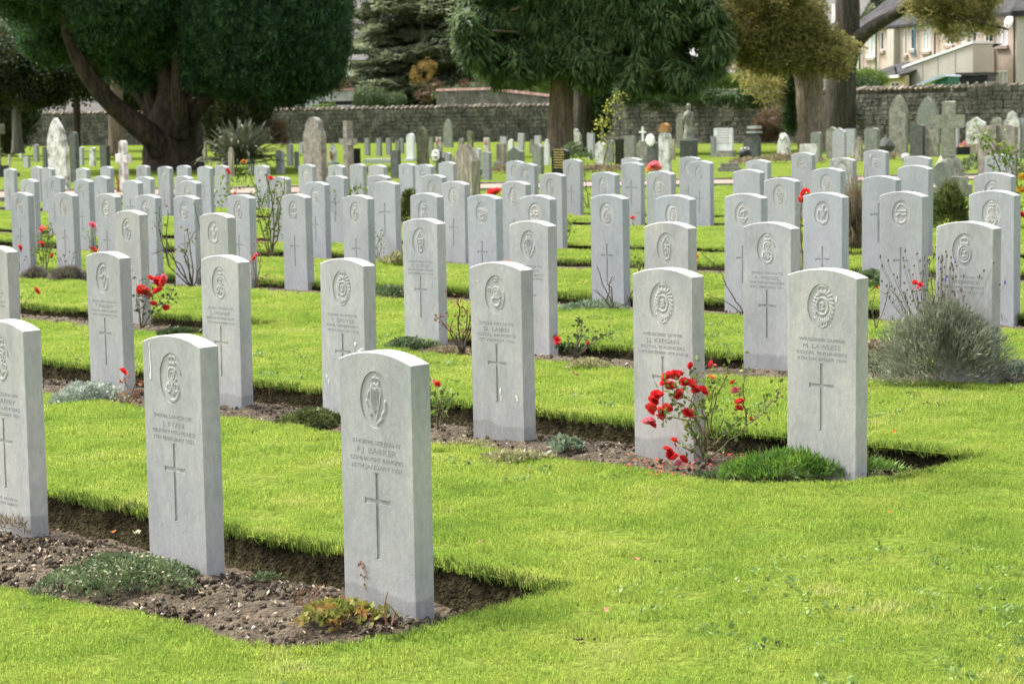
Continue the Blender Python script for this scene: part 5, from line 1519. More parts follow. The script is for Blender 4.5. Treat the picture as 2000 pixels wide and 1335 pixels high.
OLD = 'older graves beyond the war graves'
G = [
    ('gothic', 93, 143, 231, 372, 'marble', 'tall weathered white pointed-arch gravestone leaning beside the yew trunk', dict(th=.09, lean=-3)),
    ('round', 137, 158, 258, 356, 'granite_dark', 'dark round-topped gravestone hidden behind the white pointed one', dict(th=.2)),
    ('flat', 84, 97, 287, 338, 'granite_dark', 'dark narrow gravestone edge in front of the pointed white stone', {}),
    ('crossround', 226, 261, 275, 378, 'marble', 'weathered white cross with stubby arms and rounded head', dict(th=.12, name='stone_cross', cat='stone cross')),
    ('flat', 45, 61, 306, 327, 'granite_pale', 'small pale square gravestone near the small olive tree', {}),
    ('low', 65, 78, 282, 316, 'granite', 'grey upright gravestone on the lawn behind the row ends', {}),
    ('cross', 14, 24, 302, 326, 'marble', 'tiny whitish cross at the picture edge', dict(name='stone_cross', cat='stone cross')),
    ('round', 37, 47, 285, 308, 'marble', 'tiny light round-headed marker by the small tree trunk', {}),
    ('low', 153, 166, 287, 323, 'granite_pale', 'light slim gravestone first of two beside the dark leaning one', {}),
    ('low', 174, 189, 288, 324, 'marble', 'light lettered gravestone second of two beside the yew', {}),
    ('flat', 195, 217, 285, 328, 'granite_dark', 'dark greenish square gravestone under the yew branch', dict(th=.15)),
    ('round', 394, 406, 278, 320, 'tan', 'yellowish mottled gravestone beside the spiky flax', {}),
    ('gothic', 446, 459, 288, 345, 'tan', 'slim pinkish pointed marker in front of the flax', dict(th=.1)),
    ('low', 436, 447, 307, 340, 'granite', 'small grey stone touching the slim pointed marker', {}),
    ('low', 484, 498, 307, 338, 'granite_pale', 'small pale stone at the foot of the flax', {}),
    ('low', 539, 557, 294, 339, 'granite_pale', 'plain pale blue-grey stone beside the flax', {}),
    ('low', 560, 574, 281, 324, 'granite', 'plain grey stone next to the big mottled shouldered one', {}),
    ('low', 575, 585, 296, 330, 'greenstone', 'small greenish stone behind the big shouldered one', {}),
    ('low', 584, 594, 279, 300, 'granite_pale', 'small light stone far behind the big shouldered one', {}),
    ('shoulder', 593, 641, 230, 372, 'sandstone', 'large mottled brown gravestone with round head and shoulders', dict(th=.14)),
    ('hip', 642, 659, 281, 322, 'marble', 'little white wedge-shaped marker with orange lichen', dict(base=(1.3, .08, 'granite'))),
    ('cross', 664, 701, 237, 372, 'sandstone', 'tall plain sandstone cross standing behind the war graves', dict(name='stone_cross', cat='stone cross', th=.16)),
    ('flat', 691, 705, 290, 326, 'black', 'small polished black gravestone beside the tall cross', {}),
    ('flat', 712, 724, 270, 304, 'granite', 'first of five plain grey slabs in a line near the wall', dict(th=.2)),
    ('flat', 735, 747, 270, 305, 'granite', 'second of five plain grey slabs in a line near the wall', dict(th=.2)),
    ('flat', 754, 766, 270, 303, 'granite', 'third of five plain grey slabs in a line near the wall', dict(th=.2)),
    ('flat', 772, 783, 275, 301, 'greenstone', 'fourth darker slab in the line near the wall', dict(th=.2)),
    ('flat', 780, 790, 270, 300, 'granite', 'fifth of five plain grey slabs in a line near the wall', dict(th=.2)),
    ('flat', 763, 784, 294, 348, 'granite_dark', 'thick dark grey gravestone with a pale side by the war graves', dict(th=.25)),
    ('round', 794, 812, 261, 314, 'marble_clean', 'clean bluish white round-topped gravestone with flowers at its foot', dict(th=.1, base=(1.6, .07, 'granite_pale'))),
    ('gothic', 814, 839, 247, 330, 'olive_stone', 'mossy brown-green arch-topped gravestone', dict(th=.12)),
    ('flat', 839, 848, 268, 310, 'greenstone', 'narrow grey slab behind the mossy arch', {}),
    ('flat', 851, 865, 268, 300, 'marble', 'whitish gravestone with red ribbon below the wall', {}),
    ('gothic', 866, 886, 233, 288, 'greenstone', 'pale green-grey pointed stone against the long wall', dict(th=.1)),
    ('cross', 846, 870, 296, 352, 'granite_dark', 'dark cross wearing a round white wreath', dict(name='wreathed_cross', cat='stone cross')),
    ('low', 862, 884, 298, 345, 'granite', 'grey sloping stone beside the wreathed cross', {}),
    ('hip', 883, 939, 282, 392, 'tan', 'bulky tan monument with a steep hipped top among the war graves', dict(th=.3)),
    ('round', 896, 908, 270, 300, 'greenstone', 'stone knob rising behind the tan hipped monument', {}),
    ('flat', 913, 925, 256, 288, 'olive_stone', 'olive narrow pillar stone against the wall', dict(th=.2)),
    ('low', 925, 941, 290, 345, 'granite_pale', 'pale grey slab tucked behind the tan monument', {}),
    ('low', 942, 961, 297, 351, 'granite', 'plain mid grey stone beside the tan monument by the path', dict(th=.2)),
    ('flat', 945, 958, 269, 300, 'marble', 'light gravestone hung with a red ribbon', {}),
    ('flat', 970, 991, 281, 324, 'tan', 'square tan gravestone on a broad grey base', dict(th=.2, base=(1.4, .12, 'granite'))),
    ('flat', 977, 991, 267, 285, 'granite_pale', 'pale square stone top behind the tan square one', {}),
    ('round', 993, 1004, 272, 300, 'marble_clean', 'bright white little figure-shaped marker', {}),
    ('flat', 1010, 1024, 261, 294, 'granite_pale', 'pale stone tilted sideways near the centre conifer', dict(lean=6)),
    ('peak', 992, 1025, 287, 326, 'greenstone', 'greenish slate gravestone with black side next to the tilted one', dict(th=.2)),
    ('flat', 1044, 1058, 265, 286, 'granite_pale', 'light square stone behind the greenish peaked one', {}),
    ('shoulder', 1034, 1044, 274, 300, 'greenstone', 'small green-grey stone beside the light square one', {}),
    ('peak', 1040, 1063, 280, 340, 'greenstone', 'greenish-grey stepped gravestone beside the conifer trunk', dict(th=.16)),
    ('ogee', 1063, 1074, 272, 322, 'marble_clean', 'brilliant white statue-like marker at the trunk side', dict(th=.12)),
    ('low', 1078, 1113, 291, 342, 'black', 'black polished gravestone with gold lettering in front of the conifer trunk', dict(th=.12, name='black_headstone')),
    ('ogee', 1114, 1136, 252, 300, 'marble', 'white cross-topped gravestone right beside the conifer trunk', dict(th=.12)),
    ('flat', 1147, 1162, 260, 310, 'granite_pale', 'pale narrow gravestone below the hanging climber', {}),
    ('peak', 1163, 1183, 276, 330, 'marble', 'small white gravestone with pinkish base under the climber', dict(base=(1.3, .12, 'tan'))),
    ('low', 1184, 1200, 274, 318, 'greenstone', 'greenish round-shouldered stone beside the black slab', {}),
    ('flat', 1202, 1219, 272, 332, 'black', 'black slab gravestone seen nearly side on', dict(th=.2)),
    ('flat', 1220, 1244, 265, 325, 'greenstone', 'broad lichen-green square gravestone', dict(th=.12)),
    ('shoulder', 1244, 1268, 272, 326, 'sandstone', 'mottled ornate gravestone with a little white cross', {}),
    ('low', 1266, 1288, 278, 334, 'granite_dark', 'dark gravestone with a round white flower ornament', {}),
    ('round', 1287, 1312, 257, 336, 'marble', 'white gravestone capped by an orange-lichened arch', dict(th=.12)),
    ('flat', 1311, 1319, 272, 312, 'tan', 'narrow brown stone behind the orange-capped one', {}),
    ('gothic', 1321, 1337, 222, 290, 'sandstone', 'tall pale pointed stone behind the statue', dict(th=.15)),
    ('flat', 1388, 1398, 266, 306, 'granite', 'grey slab behind the bright white marble gravestone', {}),
    ('flat', 1396, 1431, 251, 306, 'marble_clean', 'bright white marble gravestone with grey lettering on a stepped base', dict(th=.08, base=(1.25, .2, 'sandstone'))),
    ('hip', 1461, 1486, 256, 310, 'granite_dark', 'dark tapered stone with a light banded top beside a black pot', dict(th=.25)),
    ('flat', 1452, 1464, 270, 306, 'granite_dark', 'dark low slab beside the banded tapered stone', {}),
    ('gothic', 1519, 1544, 260, 313, 'marble', 'small mottled white pointed gravestone with a round medallion', dict(th=.12, base=(1.25, .1, 'granite'))),
    ('slope', 1562, 1596, 280, 318, 'marble', 'low tilted white gravestone before the pale barked tree', dict(lean=3)),
    ('low', 1584, 1605, 258, 314, 'greenstone', 'dark arched stone leaning on the pale barked tree', {}),
    ('peak', 1614, 1638, 248, 310, 'sandstone', 'brown peaked gravestone between two tree trunks', dict(th=.15)),
    ('peak', 1627, 1652, 250, 312, 'granite_pale', 'pale lettered gravestone overlapping the brown peaked one', {}),
    ('flat', 1650, 1671, 252, 305, 'granite_pale', 'plain pale grey slab next to the lettered peaked stone', {}),
    ('ogee', 1670, 1684, 268, 316, 'tan', 'small brown eroded marker beside the plain grey slab', {}),
    ('low', 1689, 1717, 250, 310, 'greenstone', 'dark green stone with pale edges and a draped ornament', dict(th=.15)),
    ('gothic', 1738, 1772, 187, 302, 'sandstone', 'tallest pale pointed gravestone standing against the near wall', dict(th=.15)),
    ('cross', 1744, 1762, 254, 302, 'sandstone', 'small grey cross before the tallest pointed gravestone', dict(name='stone_cross', cat='stone cross')),
    ('gothic', 1792, 1831, 190, 300, 'greenstone', 'second tall pointed gravestone, olive grey, by the near wall', dict(th=.15)),
    ('low', 1778, 1807, 243, 306, 'granite_dark', 'dark green-grey thick stone before the second pointed gravestone', dict(th=.2)),
    ('low', 1805, 1834, 246, 306, 'sandstone', 'tan-grey stone adjoining the dark thick one', {}),
    ('flat', 1858, 1873, 248, 302, 'granite_pale', 'bluish white slab beside the tall cross on rocks', {}),
    ('peak', 1889, 1923, 229, 300, 'marble', 'white five-sided gravestone on a brown block', dict(th=.1, base=(1.0, .32, 'tan'))),
    ('round', 1934, 1958, 230, 310, 'sandstone', 'round-topped mottled stone behind the leafy yellow rose', {}),
    ('flat', 1912, 1950, 246, 350, 'sandstone', 'mottled lichened gravestone standing behind the leafy yellow rose', dict(th=.15)),
    ('low', 1948, 1986, 244, 350, 'sandstone', 'brown lichened shouldered stone behind the leafy yellow rose', dict(th=.15)),
    ('ogee', 1960, 1992, 218, 310, 'marble', 'mottled white stone topped by a small celtic cross', dict(th=.12)),
    ('flat', 1990, 2012, 231, 310, 'granite', 'grey slab cut by the picture edge near the wall', {}),
]
GT = {}
for k_, x0, x1, yt, yb, mt, lab, kw in G:
    kw = dict(kw)
    GT[lab] = grave(k_, x0, x1, yt, yb, mt, lab, group=OLD, **kw)

# extras on some graves
t = GT['black polished gravestone with gold lettering in front of the conifer trunk']
mb = MB()
for i in range(8):
    z = .62 - i * .062
    x = -.17
    while x < .15:
        l = random.uniform(.02, .06); mb.box((x + l / 2, -.064, z), (l, .004, .02)); x += l + .014
mb.obj('gold_lettering', M['gold'], t, kind='stuff')
t = GT['bright white marble gravestone with grey lettering on a stepped base']
mb = MB()
for i in range(7):
    z = .95 - i * .085; x = -.28 + (0 if i % 2 else .05)
    while x < .24:
        l = random.uniform(.03, .09); mb.box((x + l / 2, -.044, z), (l, .004, .022)); x += l + .02
mb.obj('grey_lettering', M['granite'], t, kind='stuff')
t = GT['white gravestone capped by an orange-lichened arch']
mb = MB(); mb.prism([(-.165, 1.0), (.165, 1.0)] + [(.165 * math.cos(R(a)), 1.02 + .19 * math.sin(R(a))) for a in range(0, 181, 15)], -.075, .065); mb.obj('lichened_arch', M['rust'], t)
t = GT['dark cross wearing a round white wreath']
mb = MB()
for a in range(14):
    an = 2 * math.pi * a / 14; mb.lathe([(0, -.03), (.035, 0), (0, .03)], (.11 * math.cos(an), -.1, .58 + .11 * math.sin(an)), 6)
mb.lathe([(0, -.06), (.08, 0), (0, .06)], (0, -.1, .58), 8)
mb.obj('white_wreath', M['white'], t, kind='stuff')
for lab, z in (('light gravestone hung with a red ribbon', .5), ('whitish gravestone with red ribbon below the wall', .5)):
    mb = MB()
    for k in range(3): mb.box((random.uniform(-.06, .06), -.08, z - k * .07), (.06, .03, .05), jit=.02)
    mb.obj('red_ribbon', M['red'], GT[lab])
t = GT['little white wedge-shaped marker with orange lichen']
mb = MB(); mb.box((0, -.07, .3), (.1, .03, .26), jit=.015); mb.obj('lichen_patch', M['rust'], t)
t = GT['dark gravestone with a round white flower ornament']
mb = MB(); mb.lathe([(0, -.03), (.13, -.02), (.16, .0), (.12, .03), (0, .03)], (0, 0, 0), 12); o = mb.obj('white_flower_ornament', M['white'], t, (0.0, -.12, .78)); o.rotation_euler.x = R(90)
t = GT['mottled ornate gravestone with a little white cross']
mb = MB(); mb.box((.08, -.09, .9), (.05, .04, .4)); mb.box((.08, -.1, .95), (.24, .03, .05)); mb.obj('little_cross', M['white'], t)
t = GT['small mottled white pointed gravestone with a round medallion']
mb = MB(); mb.lathe([(0, -.02), (.09, -.01), (.1, .02), (0, .02)], (0, 0, 0), 12); o = mb.obj('medallion', M['white'], t, (0, -.08, .72)); o.rotation_euler.x = R(90)
t = GT['dark tapered stone with a light banded top beside a black pot']
mb = MB(); mb.box((0, 0, .97), (.34, .3, .08)); mb.box((0, 0, .82), (.36, .32, .05)); mb.obj('pale_band', M['granite_pale'], t)

# a few special monuments
p, wa, h = place(1816, 1886, 200, 386)
t = thing('cross_monument', 'big rough stone cross on a rock mound with an oval plaque', 'stone cross', p, -0.35)
k = pxm(p.y)
mb = MB()
zb, zt_, za = (386 - 305) / k, (386 - 200) / k, (386 - 238) / k
mb.box((0, 0, (zb + zt_) / 2), (24 / k, 22 / k, zt_ - zb), jit=.012)
mb.box((0, 0, za), (62 / k, 20 / k, 25 / k), jit=.012)
mb.obj('cross_shaft', M['lit_sandstone'], t)
mb = MB()
ring = 12
prof = [(38, 0), (36, 14), (33, 34), (30, 55), (22, 72), (12, 84)]
vs, fs = [], []
for j, (r_, z) in enumerate(prof):
    for i in range(ring):
        a = 2 * math.pi * i / ring; q = r_ / k * random.uniform(.88, 1.12)
        vs.append((q * math.cos(a), q * .6 * math.sin(a), z / k + random.uniform(-.02, .02)))
for j in range(len(prof) - 1):
    for i in range(ring): fs.append((j * ring + i, j * ring + (i + 1) % ring, (j + 1) * ring + (i + 1) % ring, (j + 1) * ring + i))
mb.add(vs, fs); mb.obj('rock_mound', M['lit_sandstone'], t)
mb = MB(); mb.box((0, 0, .08), (84 / k, 52 / k, .22), jit=.02); mb.box((20 / k, -.05, .2), (38 / k, 40 / k, .3), jit=.03); mb.obj('stone_base', M['lit_sandstone'], t)
mb = MB(); mb.lathe([(0, -.03), (17 / k, -.02), (19 / k, .02), (0, .02)], (0, 0, 0), 18); o = mb.obj('oval_plaque', M['greenstone'], t, (-.05, -.29, 45 / k)); o.rotation_euler.x = R(82); o.scale = (1, 1.35, 1)

p, wa, h = place(1331, 1360, 204, 308)
t = thing('statue_monument', 'grey stone figure standing on a dark pedestal near the wall', 'statue', p, -0.5)
k = pxm(p.y)
mb = MB(); mb.box((0, 0, 16 / k), (27 / k, 25 / k, 34 / k)); mb.obj('pedestal', M['granite_dark'], t)
mb = MB(); mb.box((0, 0, 35 / k), (29 / k, 27 / k, 4 / k)); mb.obj('pedestal_cap', M['granite'], t)
mb = MB()
mb.lathe([(11 / k, 37 / k), (9.5 / k, 45 / k), (7.5 / k, 60 / k), (6 / k, 74 / k), (8 / k, 82 / k), (7.5 / k, 88 / k), (3 / k, 92 / k), (3 / k, 94 / k), (4.2 / k, 97 / k), (4.2 / k, 101 / k), (2 / k, 105 / k), (0, 105 / k)], seg=12)
mb.tube([(7 / k, 0, 87 / k), (9 / k, -4 / k, 76 / k), (3 / k, -8 / k, 70 / k)], [2.6 / k, 2.4 / k, 2 / k], 6)
mb.tube([(-7 / k, 0, 87 / k), (-9 / k, -4 / k, 76 / k), (-1 / k, -8 / k, 72 / k)], [2.6 / k, 2.4 / k, 2 / k], 6)
mb.obj('robed_figure', M['sandstone'], t, smooth=True)

p, wa, h = place(-30, 15, 225, 345)
t = thing('stone_cross', 'brown-grey stone cross cut off by the picture edge', 'stone cross', p, -0.5)
k = pxm(p.y)
mb = MB(); mb.box((-.03, 0, 60 / k), (20 / k, 16 / k, 120 / k), jit=.01); mb.box((-.03, 0, 92 / k), (46 / k, 15 / k, 18 / k), jit=.01); mb.obj('cross_shaft', M['sandstone'], t)
mb = MB()
for q in range(3): mb.box((0, 0, .05 + q * .1), (.9 - q * .2, .9 - q * .2, .1), jit=.02)
mb.obj('stepped_base', M['granite_dark'], t)

p, wa, h = place(1444, 1466, 290, 311)
t = thing('flower_pot', 'round black flower pot beside the dark banded stone', 'flower pot', p)
mb = MB(); mb.lathe([(.10, 0), (.17, .06), (.20, .16), (.17, .26), (.13, .3), (.12, .27)], seg=14); mb.obj('pot', M['black_paint'], t, smooth=True)
spray_leaves('flowers', [(random.uniform(-.1, .15), random.uniform(-.1, .1), .32) for _ in range(8)], 'marble_clean', t, .07, 3, .04)
p, wa, h = place(1870, 1890, 275, 302)
t = thing('dark_flower_vase', 'dark vase of pale pink flowers beside the white five-sided gravestone', 'vase', p)
mb = MB(); mb.box((0, 0, .12), (.42, .3, .24), jit=.01); mb.obj('vase', M['black_paint'], t)
spray_leaves('flowers', [(random.uniform(-.12, .1), random.uniform(-.1, .1), .34) for _ in range(9)], 'pink', t, .08, 3, .05)
p, wa, h = place(716, 764, 308, 318)
t = thing('grave_kerb', 'low white kerbed grave border on the lawn before the grey slabs', 'grave border', p, -0.05)
mb = MB(); k = pxm(p.y)
mb.box((0, -.35, .06), (56 / k, .1, .14)); mb.box((0, .5, .06), (56 / k, .1, .14)); mb.obj('kerb_rail', M['marble_clean'], t)
mb = MB(); mb.box((0, .1, .03), (50 / k, .8, .06)); mb.obj('grave_slab', M['tan'], t)
p, wa, h = place(1405, 1446, 318, 334)
t = thing('stone_plinth', 'empty weathered two-step stone base on the lawn', 'stone base', p, -0.2)
mb = MB(); k = pxm(p.y); mb.box((0, 0, 3 / k), (42 / k, .6, 9 / k), jit=.015); mb.box((0, 0.05, 10 / k), (32 / k, .45, 9 / k), jit=.015); mb.obj('stone_step', M['sandstone'], t)
p, wa, h = place(1762, 1776, 303, 318)
t = thing('white_stone_ball', 'small white stone ball behind a headstone top', 'stone ball', p)
mb = MB(); mb.lathe([(0, 0), (.10, .04), (.14, .13), (.10, .23), (0, .27)], seg=12); mb.obj('ball', M['marble'], t, smooth=True)
p, wa, h = place(224, 237, 350, 378)
t = thing('rusty_ornament', 'rusty orange iron ornament at the foot of the white cross', 'ornament', p)
mb = MB(); mb.tube([(0, 0, 0), (.02, 0, .2), (-.03, 0, .4)], [.05, .03, .02], 6); mb.tube([(-.06, 0, .2), (.07, 0, .3)], [.02, .02], 5); mb.obj('iron_stem', M['rust'], t)
p, wa, h = place(1745, 1768, 285, 304)
t = thing('dark_boulder', 'dark rounded boulder beside the small grey cross', 'boulder', (p.x - .35, p.y + .5, p.z))
mb = MB(); v_, f_ = lump(3); mb.add(v_ * np.array([.36, .3, .55]) + np.array([0, 0, .26]), [tuple(q) for q in f_]); mb.obj('boulder', M['granite_dark'], t)


# ------------------------------------------------------------------ spiky flax
b = gp(470, 328); b.y = 56; b = at(470, 334, 56); b.z = float(gz(b.x, b.y))
t = thing('flax_plant', 'big spiky flax clump with sword-shaped leaves beside the yew', 'flax', b)
vs, fs = [], []
for i in range(330):
    a = RS.uniform(0, 2 * math.pi); e = RS.uniform(0.05, 1.35); l = RS.uniform(.75, 1.45)
    d = np.array([math.cos(a) * math.cos(e), math.sin(a) * math.cos(e), math.sin(e)])
    s = np.array([-math.sin(a), math.cos(a), 0]) * .035 + RS.normal(0, .01, 3)
    p0 = d * .1; p1 = d * l * .6 + np.array([0, 0, .06]); p2 = d * l * .9 - np.array([0, 0, .03]); p3 = d * l * 1.03 - np.array([0, 0, .14 * RS.uniform(0, 2)])
    q = len(vs)
    vs += [p0 - s, p0 + s, p1 + s * 1.2, p1 - s * 1.2, p2 + s * .7, p2 - s * .7, p3, p3]
    fs += [(q, q + 1, q + 2, q + 3), (q + 3, q + 2, q + 4, q + 5), (q + 5, q + 4, q + 6, q + 7)]
o = link('leaf_blades', np_mesh('leaf_blades', np.array(vs) + np.array([0, 0, .25]), np.array(fs), M['phormium']), t); o['kind'] = 'stuff'


# ------------------------------------------------------------------ the stone boundary walls
def wall_run(name, label, pts, zt, hs, course, stone_w, n_parts, cop_r, cop_step):
    """pts: [(x, y)] feet; zt: top heights"""
    (x0, y0), (x1, y1) = pts
    L_ = math.hypot(x1 - x0, y1 - y0); an = math.atan2(y1 - y0, x1 - x0)
    root = thing(name, label, 'wall', (x0, y0, 0), an)
    mb = MB(); n = 24
    for i in range(n):
        a, c = i / n, (i + 1) / n
        za, zc = zt[0] + (zt[1] - zt[0]) * a, zt[0] + (zt[1] - zt[0]) * c
        mb.box(((a + c) / 2 * L_, .22, ((za + zc) / 2 - .25) / 2 - .1), (L_ / n, .34, (za + zc) / 2 - .25 + .2))
    mb.obj('mortar_core', M['mortar'], root)
    shapes = []
    for k in range(6):
        m2 = MB(); m2.box((0, 0, 0), (1, 1, 1), jit=.07); shapes.append(m2.mesh('wall_stone', M['rubble']))
    rest = MB(); made = 0; z = -.1; r_ = 0
    while z < max(zt) - .28:
        ch = course * random.uniform(.8, 1.25); x = random.uniform(0, .2)
        while x < L_ - .1:
            w_ = stone_w * random.uniform(.55, 1.6)
            top = zt[0] + (zt[1] - zt[0]) * x / L_ - .22
            if z + ch * .6 < top:
                cpos = (x + w_ / 2, 0.02 + random.uniform(-.02, .02), z + ch / 2)
                dims = (w_ * .93, .16, ch * .88)
                if made < n_parts and x > L_ * .30 and random.random() < .5:
                    o = link('wall_stone', random.choice(shapes), root, cpos); o.scale = dims; made += 1
                    o.rotation_euler = (0, random.uniform(-.03, .03), 0)
                else:
                    rest.box(cpos, dims, jit=.014)
            x += w_
        z += ch
    rest.obj('stonework', M['rubble_world'], root, kind='stuff')
    # rough stones set on edge along the top
    m2s = []
    for k in range(5):
        m2 = MB(); v_, f_ = lump(20 + k); m2.add(v_, [tuple(q) for q in f_]); m2s.append(m2.mesh('coping_stone', M['coping']))
    x = 0.05; made = 0; rest = MB()
    while x < L_:
        zz = zt[0] + (zt[1] - zt[0]) * x / L_ - .16
        s = cop_r * random.uniform(.8, 1.2)
        if made < 290:
            o = link('coping_stone', random.choice(m2s), root, (x, .2, zz)); o.scale = (s * .62, .30, s * 1.15); o.rotation_euler = (random.uniform(-.1, .1), random.uniform(.25, .6), 0); made += 1
        else:
            rest.box((x, .2, zz), (s, .5, s * 1.6), jit=.03)
        x += cop_step * random.uniform(.8, 1.2)
    if rest.n: rest.obj('coping_stones', M['coping'], root, kind='stuff')
    return root


a_ = at(-140, 270, 132); c_ = at(1165, 270, 112)
wall_run('boundary_wall', 'long grey rubble wall behind the graves, left of the centre conifer', [(a_.x, a_.y), (c_.x, c_.y)], (2.25, 2.22), 2, .20, .36, 90, .26, .30)
a_ = at(1165, 270, 104); c_ = at(2090, 270, 82)
wall_run('boundary_wall', 'taller dark rubble wall behind the graves, right of the centre conifer', [(a_.x, a_.y), (c_.x, c_.y)], (2.50, 2.63), 2, .19, .34, 290, .25, .29)


# ------------------------------------------------------------------ trees
def sprig(kind):
    if kind == 'yew':                       # upright needle tufts
        vs, fs = [], []
        for i in range(46):
            p = RS.normal(0, .09, 3); p[2] *= 1.3
            d = np.array([p[0] * 2.2, p[1] * 2.2, 1.0]) + RS.normal(0, .35, 3); d /= np.linalg.norm(d)
            s = np.cross(d, RS.normal(size=3)); s /= np.linalg.norm(s)
            l, w = RS.uniform(.07, .16), .030
            b = len(vs); vs += [p - s * w * .5, p + s * w * .5, p + d * l]; fs += [(b, b + 1, b + 2)]
        return np.array(vs), np.array(fs)
    if kind == 'droop':
        vs, fs = [], []
        for i in range(24):
            a = RS.uniform(0, 6.28); r0 = RS.uniform(0, .12); l = RS.uniform(.10, .34)
            p = np.array([r0 * math.cos(a), r0 * math.sin(a), RS.uniform(-.05, .1)])
            o = np.array([math.cos(a), math.sin(a), 0]) * RS.uniform(.1, .32)
            s = np.array([-math.sin(a), math.cos(a), RS.uniform(-.6, .6)]) * RS.uniform(.009, .020)
            p1 = p + o * .6 + np.array([0, 0, -.05]); p2 = p + o + np.array([0, 0, -l * .6]); p3 = p + o * 1.05 + np.array([0, 0, -l])
            b = len(vs); vs += [p - s, p + s, p1 - s * 1.4, p1 + s * 1.4, p2 - s, p2 + s, p3]
            fs += [(b, b + 1, b + 3), (b, b + 3, b + 2), (b + 2, b + 3, b + 5), (b + 2, b + 5, b + 4), (b + 4, b + 5, b + 6)]
        return np.array(vs), np.array(fs)
    if kind == 'flat':
        vs, fs = [], []
        for i in range(26):
            a = RS.uniform(0, 6.28); r0 = RS.uniform(0, .35)
            p = np.array([r0 * math.cos(a), r0 * math.sin(a), RS.normal(0, .03)])
            b_ = a + RS.normal(0, .8); l = RS.uniform(.12, .34); d = np.array([math.cos(b_), math.sin(b_), RS.uniform(-.25, .2)])
            s = np.array([-math.sin(b_), math.cos(b_), RS.uniform(-.5, .5)]) * .035
            b = len(vs); vs += [p, p + d * l * .5 + s, p + d * l, p + d * l * .5 - s]; fs += [(b, b + 1, b + 2), (b, b + 2, b + 3)]
        return np.array(vs), np.array(fs)
    if kind == 'broad': return leaf_cluster(22, .26, .075, .12)
    if kind == 'small': return leaf_cluster(26, .16, .035, .06)


SPR = {k: [sprig(k) for _ in range(4)] for k in ('yew', 'droop', 'flat', 'broad', 'small')}


def crown_pts(clumps, dens):
    P_, Nn = [], []
    for c, (rx, ry, rz), k in clumps:
        area = 4 * math.pi * ((rx * ry) ** 1.6 / 3 + (rx * rz) ** 1.6 / 3 + (ry * rz) ** 1.6 / 3) ** (1 / 1.6)
        n = int(area * dens * k)
        d = RS.normal(size=(n, 3)); d /= np.linalg.norm(d, axis=1)[:, None]
        lump_ = 0.80 + 0.36 * fbm(d[:, 0] * 2.6 + c[0], d[:, 1] * 2.6 + d[:, 2] * 2.9 + c[2], 3, 7)
        q = d * (RS.uniform(.62, 1.0, n) ** .6 * lump_)[:, None] * np.array([rx, ry, rz])
        P_.append(q + np.array(c)); Nn.append(d)
    return np.concatenate(P_), np.concatenate(Nn)


def tree(name, label, cat, base, limbs, bark, clumps, dens, spr, leafmat, scl=(.8, 1.3), seg=12, core=True, ridge=.08, flatk=1.0, twigs=0, group=None, sub=10, subr=.34, coreR=.70):
    """limbs: [[(px, py, Y, radius in px)...]...]; clumps: (px, py, Y, rx px, ry m, rz px[, density])"""
    t = thing(name, label, cat, base, 0, group)
    B = Vector(base)
    for i, lb in enumerate(limbs):
        pts = [at(x, y, Y) - B for x, y, Y, r_ in lb]; rad = [r_ / pxm(Y) for x, y, Y, r_ in lb]
        sp, sr = [], []
        for a in range(len(pts) - 1):
            for k in range(4):
                f = k / 4
                p0, p1, p2, p3 = pts[max(a - 1, 0)], pts[a], pts[a + 1], pts[min(a + 2, len(pts) - 1)]
                sp.append(0.5 * ((2 * p1) + (p2 - p0) * f + (2 * p0 - 5 * p1 + 4 * p2 - p3) * f * f + (3 * p1 - p0 - 3 * p2 + p3) * f ** 3))
                sr.append(rad[a] * (1 - f) + rad[a + 1] * f)
        sp.append(pts[-1]); sr.append(rad[-1])
        mb = MB(); mb.tube(sp, sr, seg, rough=.05, ridge=ridge)
        mb.obj('trunk' if i == 0 else 'limb', M[bark], t, smooth=True)
    cl = []
    for c in clumps:
        x, y, Y, rx, ry, rz = c[:6]; k = c[6] if len(c) > 6 else 1.0
        cl.append((tuple(at(x, y, Y) - B), (rx / pxm(Y), ry, rz / pxm(Y)), k))
    main = list(cl)
    for c, (rx, ry, rz), k in main:
        for _ in range(sub):
            d = RS.normal(size=3); d /= np.linalg.norm(d)
            q = subr * RS.uniform(.6, 1.25)
            cl.append(((c[0] + d[0] * rx * .84, c[1] + d[1] * ry * .84, c[2] + d[2] * rz * .84), (max(rx, ry) * q * .8 if flatk > .5 else rx * q, ry * q, (max(rz, rx * .6) if flatk > .5 else rz) * q), k))
    if cl:
        P_, Nn = crown_pts(cl, dens)
        rot = np.stack([-Nn[:, 1] * .5 * flatk, Nn[:, 0] * .5 * flatk, RS.uniform(0, 6.28, len(P_))], -1) if spr in ('yew', 'flat', 'droop') else RS.uniform(0, 6.28, (len(P_), 3))
        scatter('crown', P_, rot, RS.uniform(scl[0], scl[1], len(P_)), SPR[spr], M[leafmat], t)
        if core:
            mb = MB()
            for c, (rx, ry, rz), k in main:
                if k < .6: continue
                n1, n2 = 9, 14
                vs = [(c[0] + rx * coreR * math.sin(math.pi * i / (n1 - 1)) * math.cos(2 * math.pi * j / n2) * random.uniform(.85, 1.05), c[1] + ry * coreR * math.sin(math.pi * i / (n1 - 1)) * math.sin(2 * math.pi * j / n2) * random.uniform(.85, 1.05),
                       c[2] + rz * coreR * math.cos(math.pi * i / (n1 - 1))) for i in range(n1) for j in range(n2)]
                mb.add(vs, [(i * n2 + j, (i + 1) * n2 + j, (i + 1) * n2 + (j + 1) % n2, i * n2 + (j + 1) % n2) for i in range(n1 - 1) for j in range(n2)])
            mb.obj('inner_foliage', M[leafmat], t, kind='stuff')
    return t


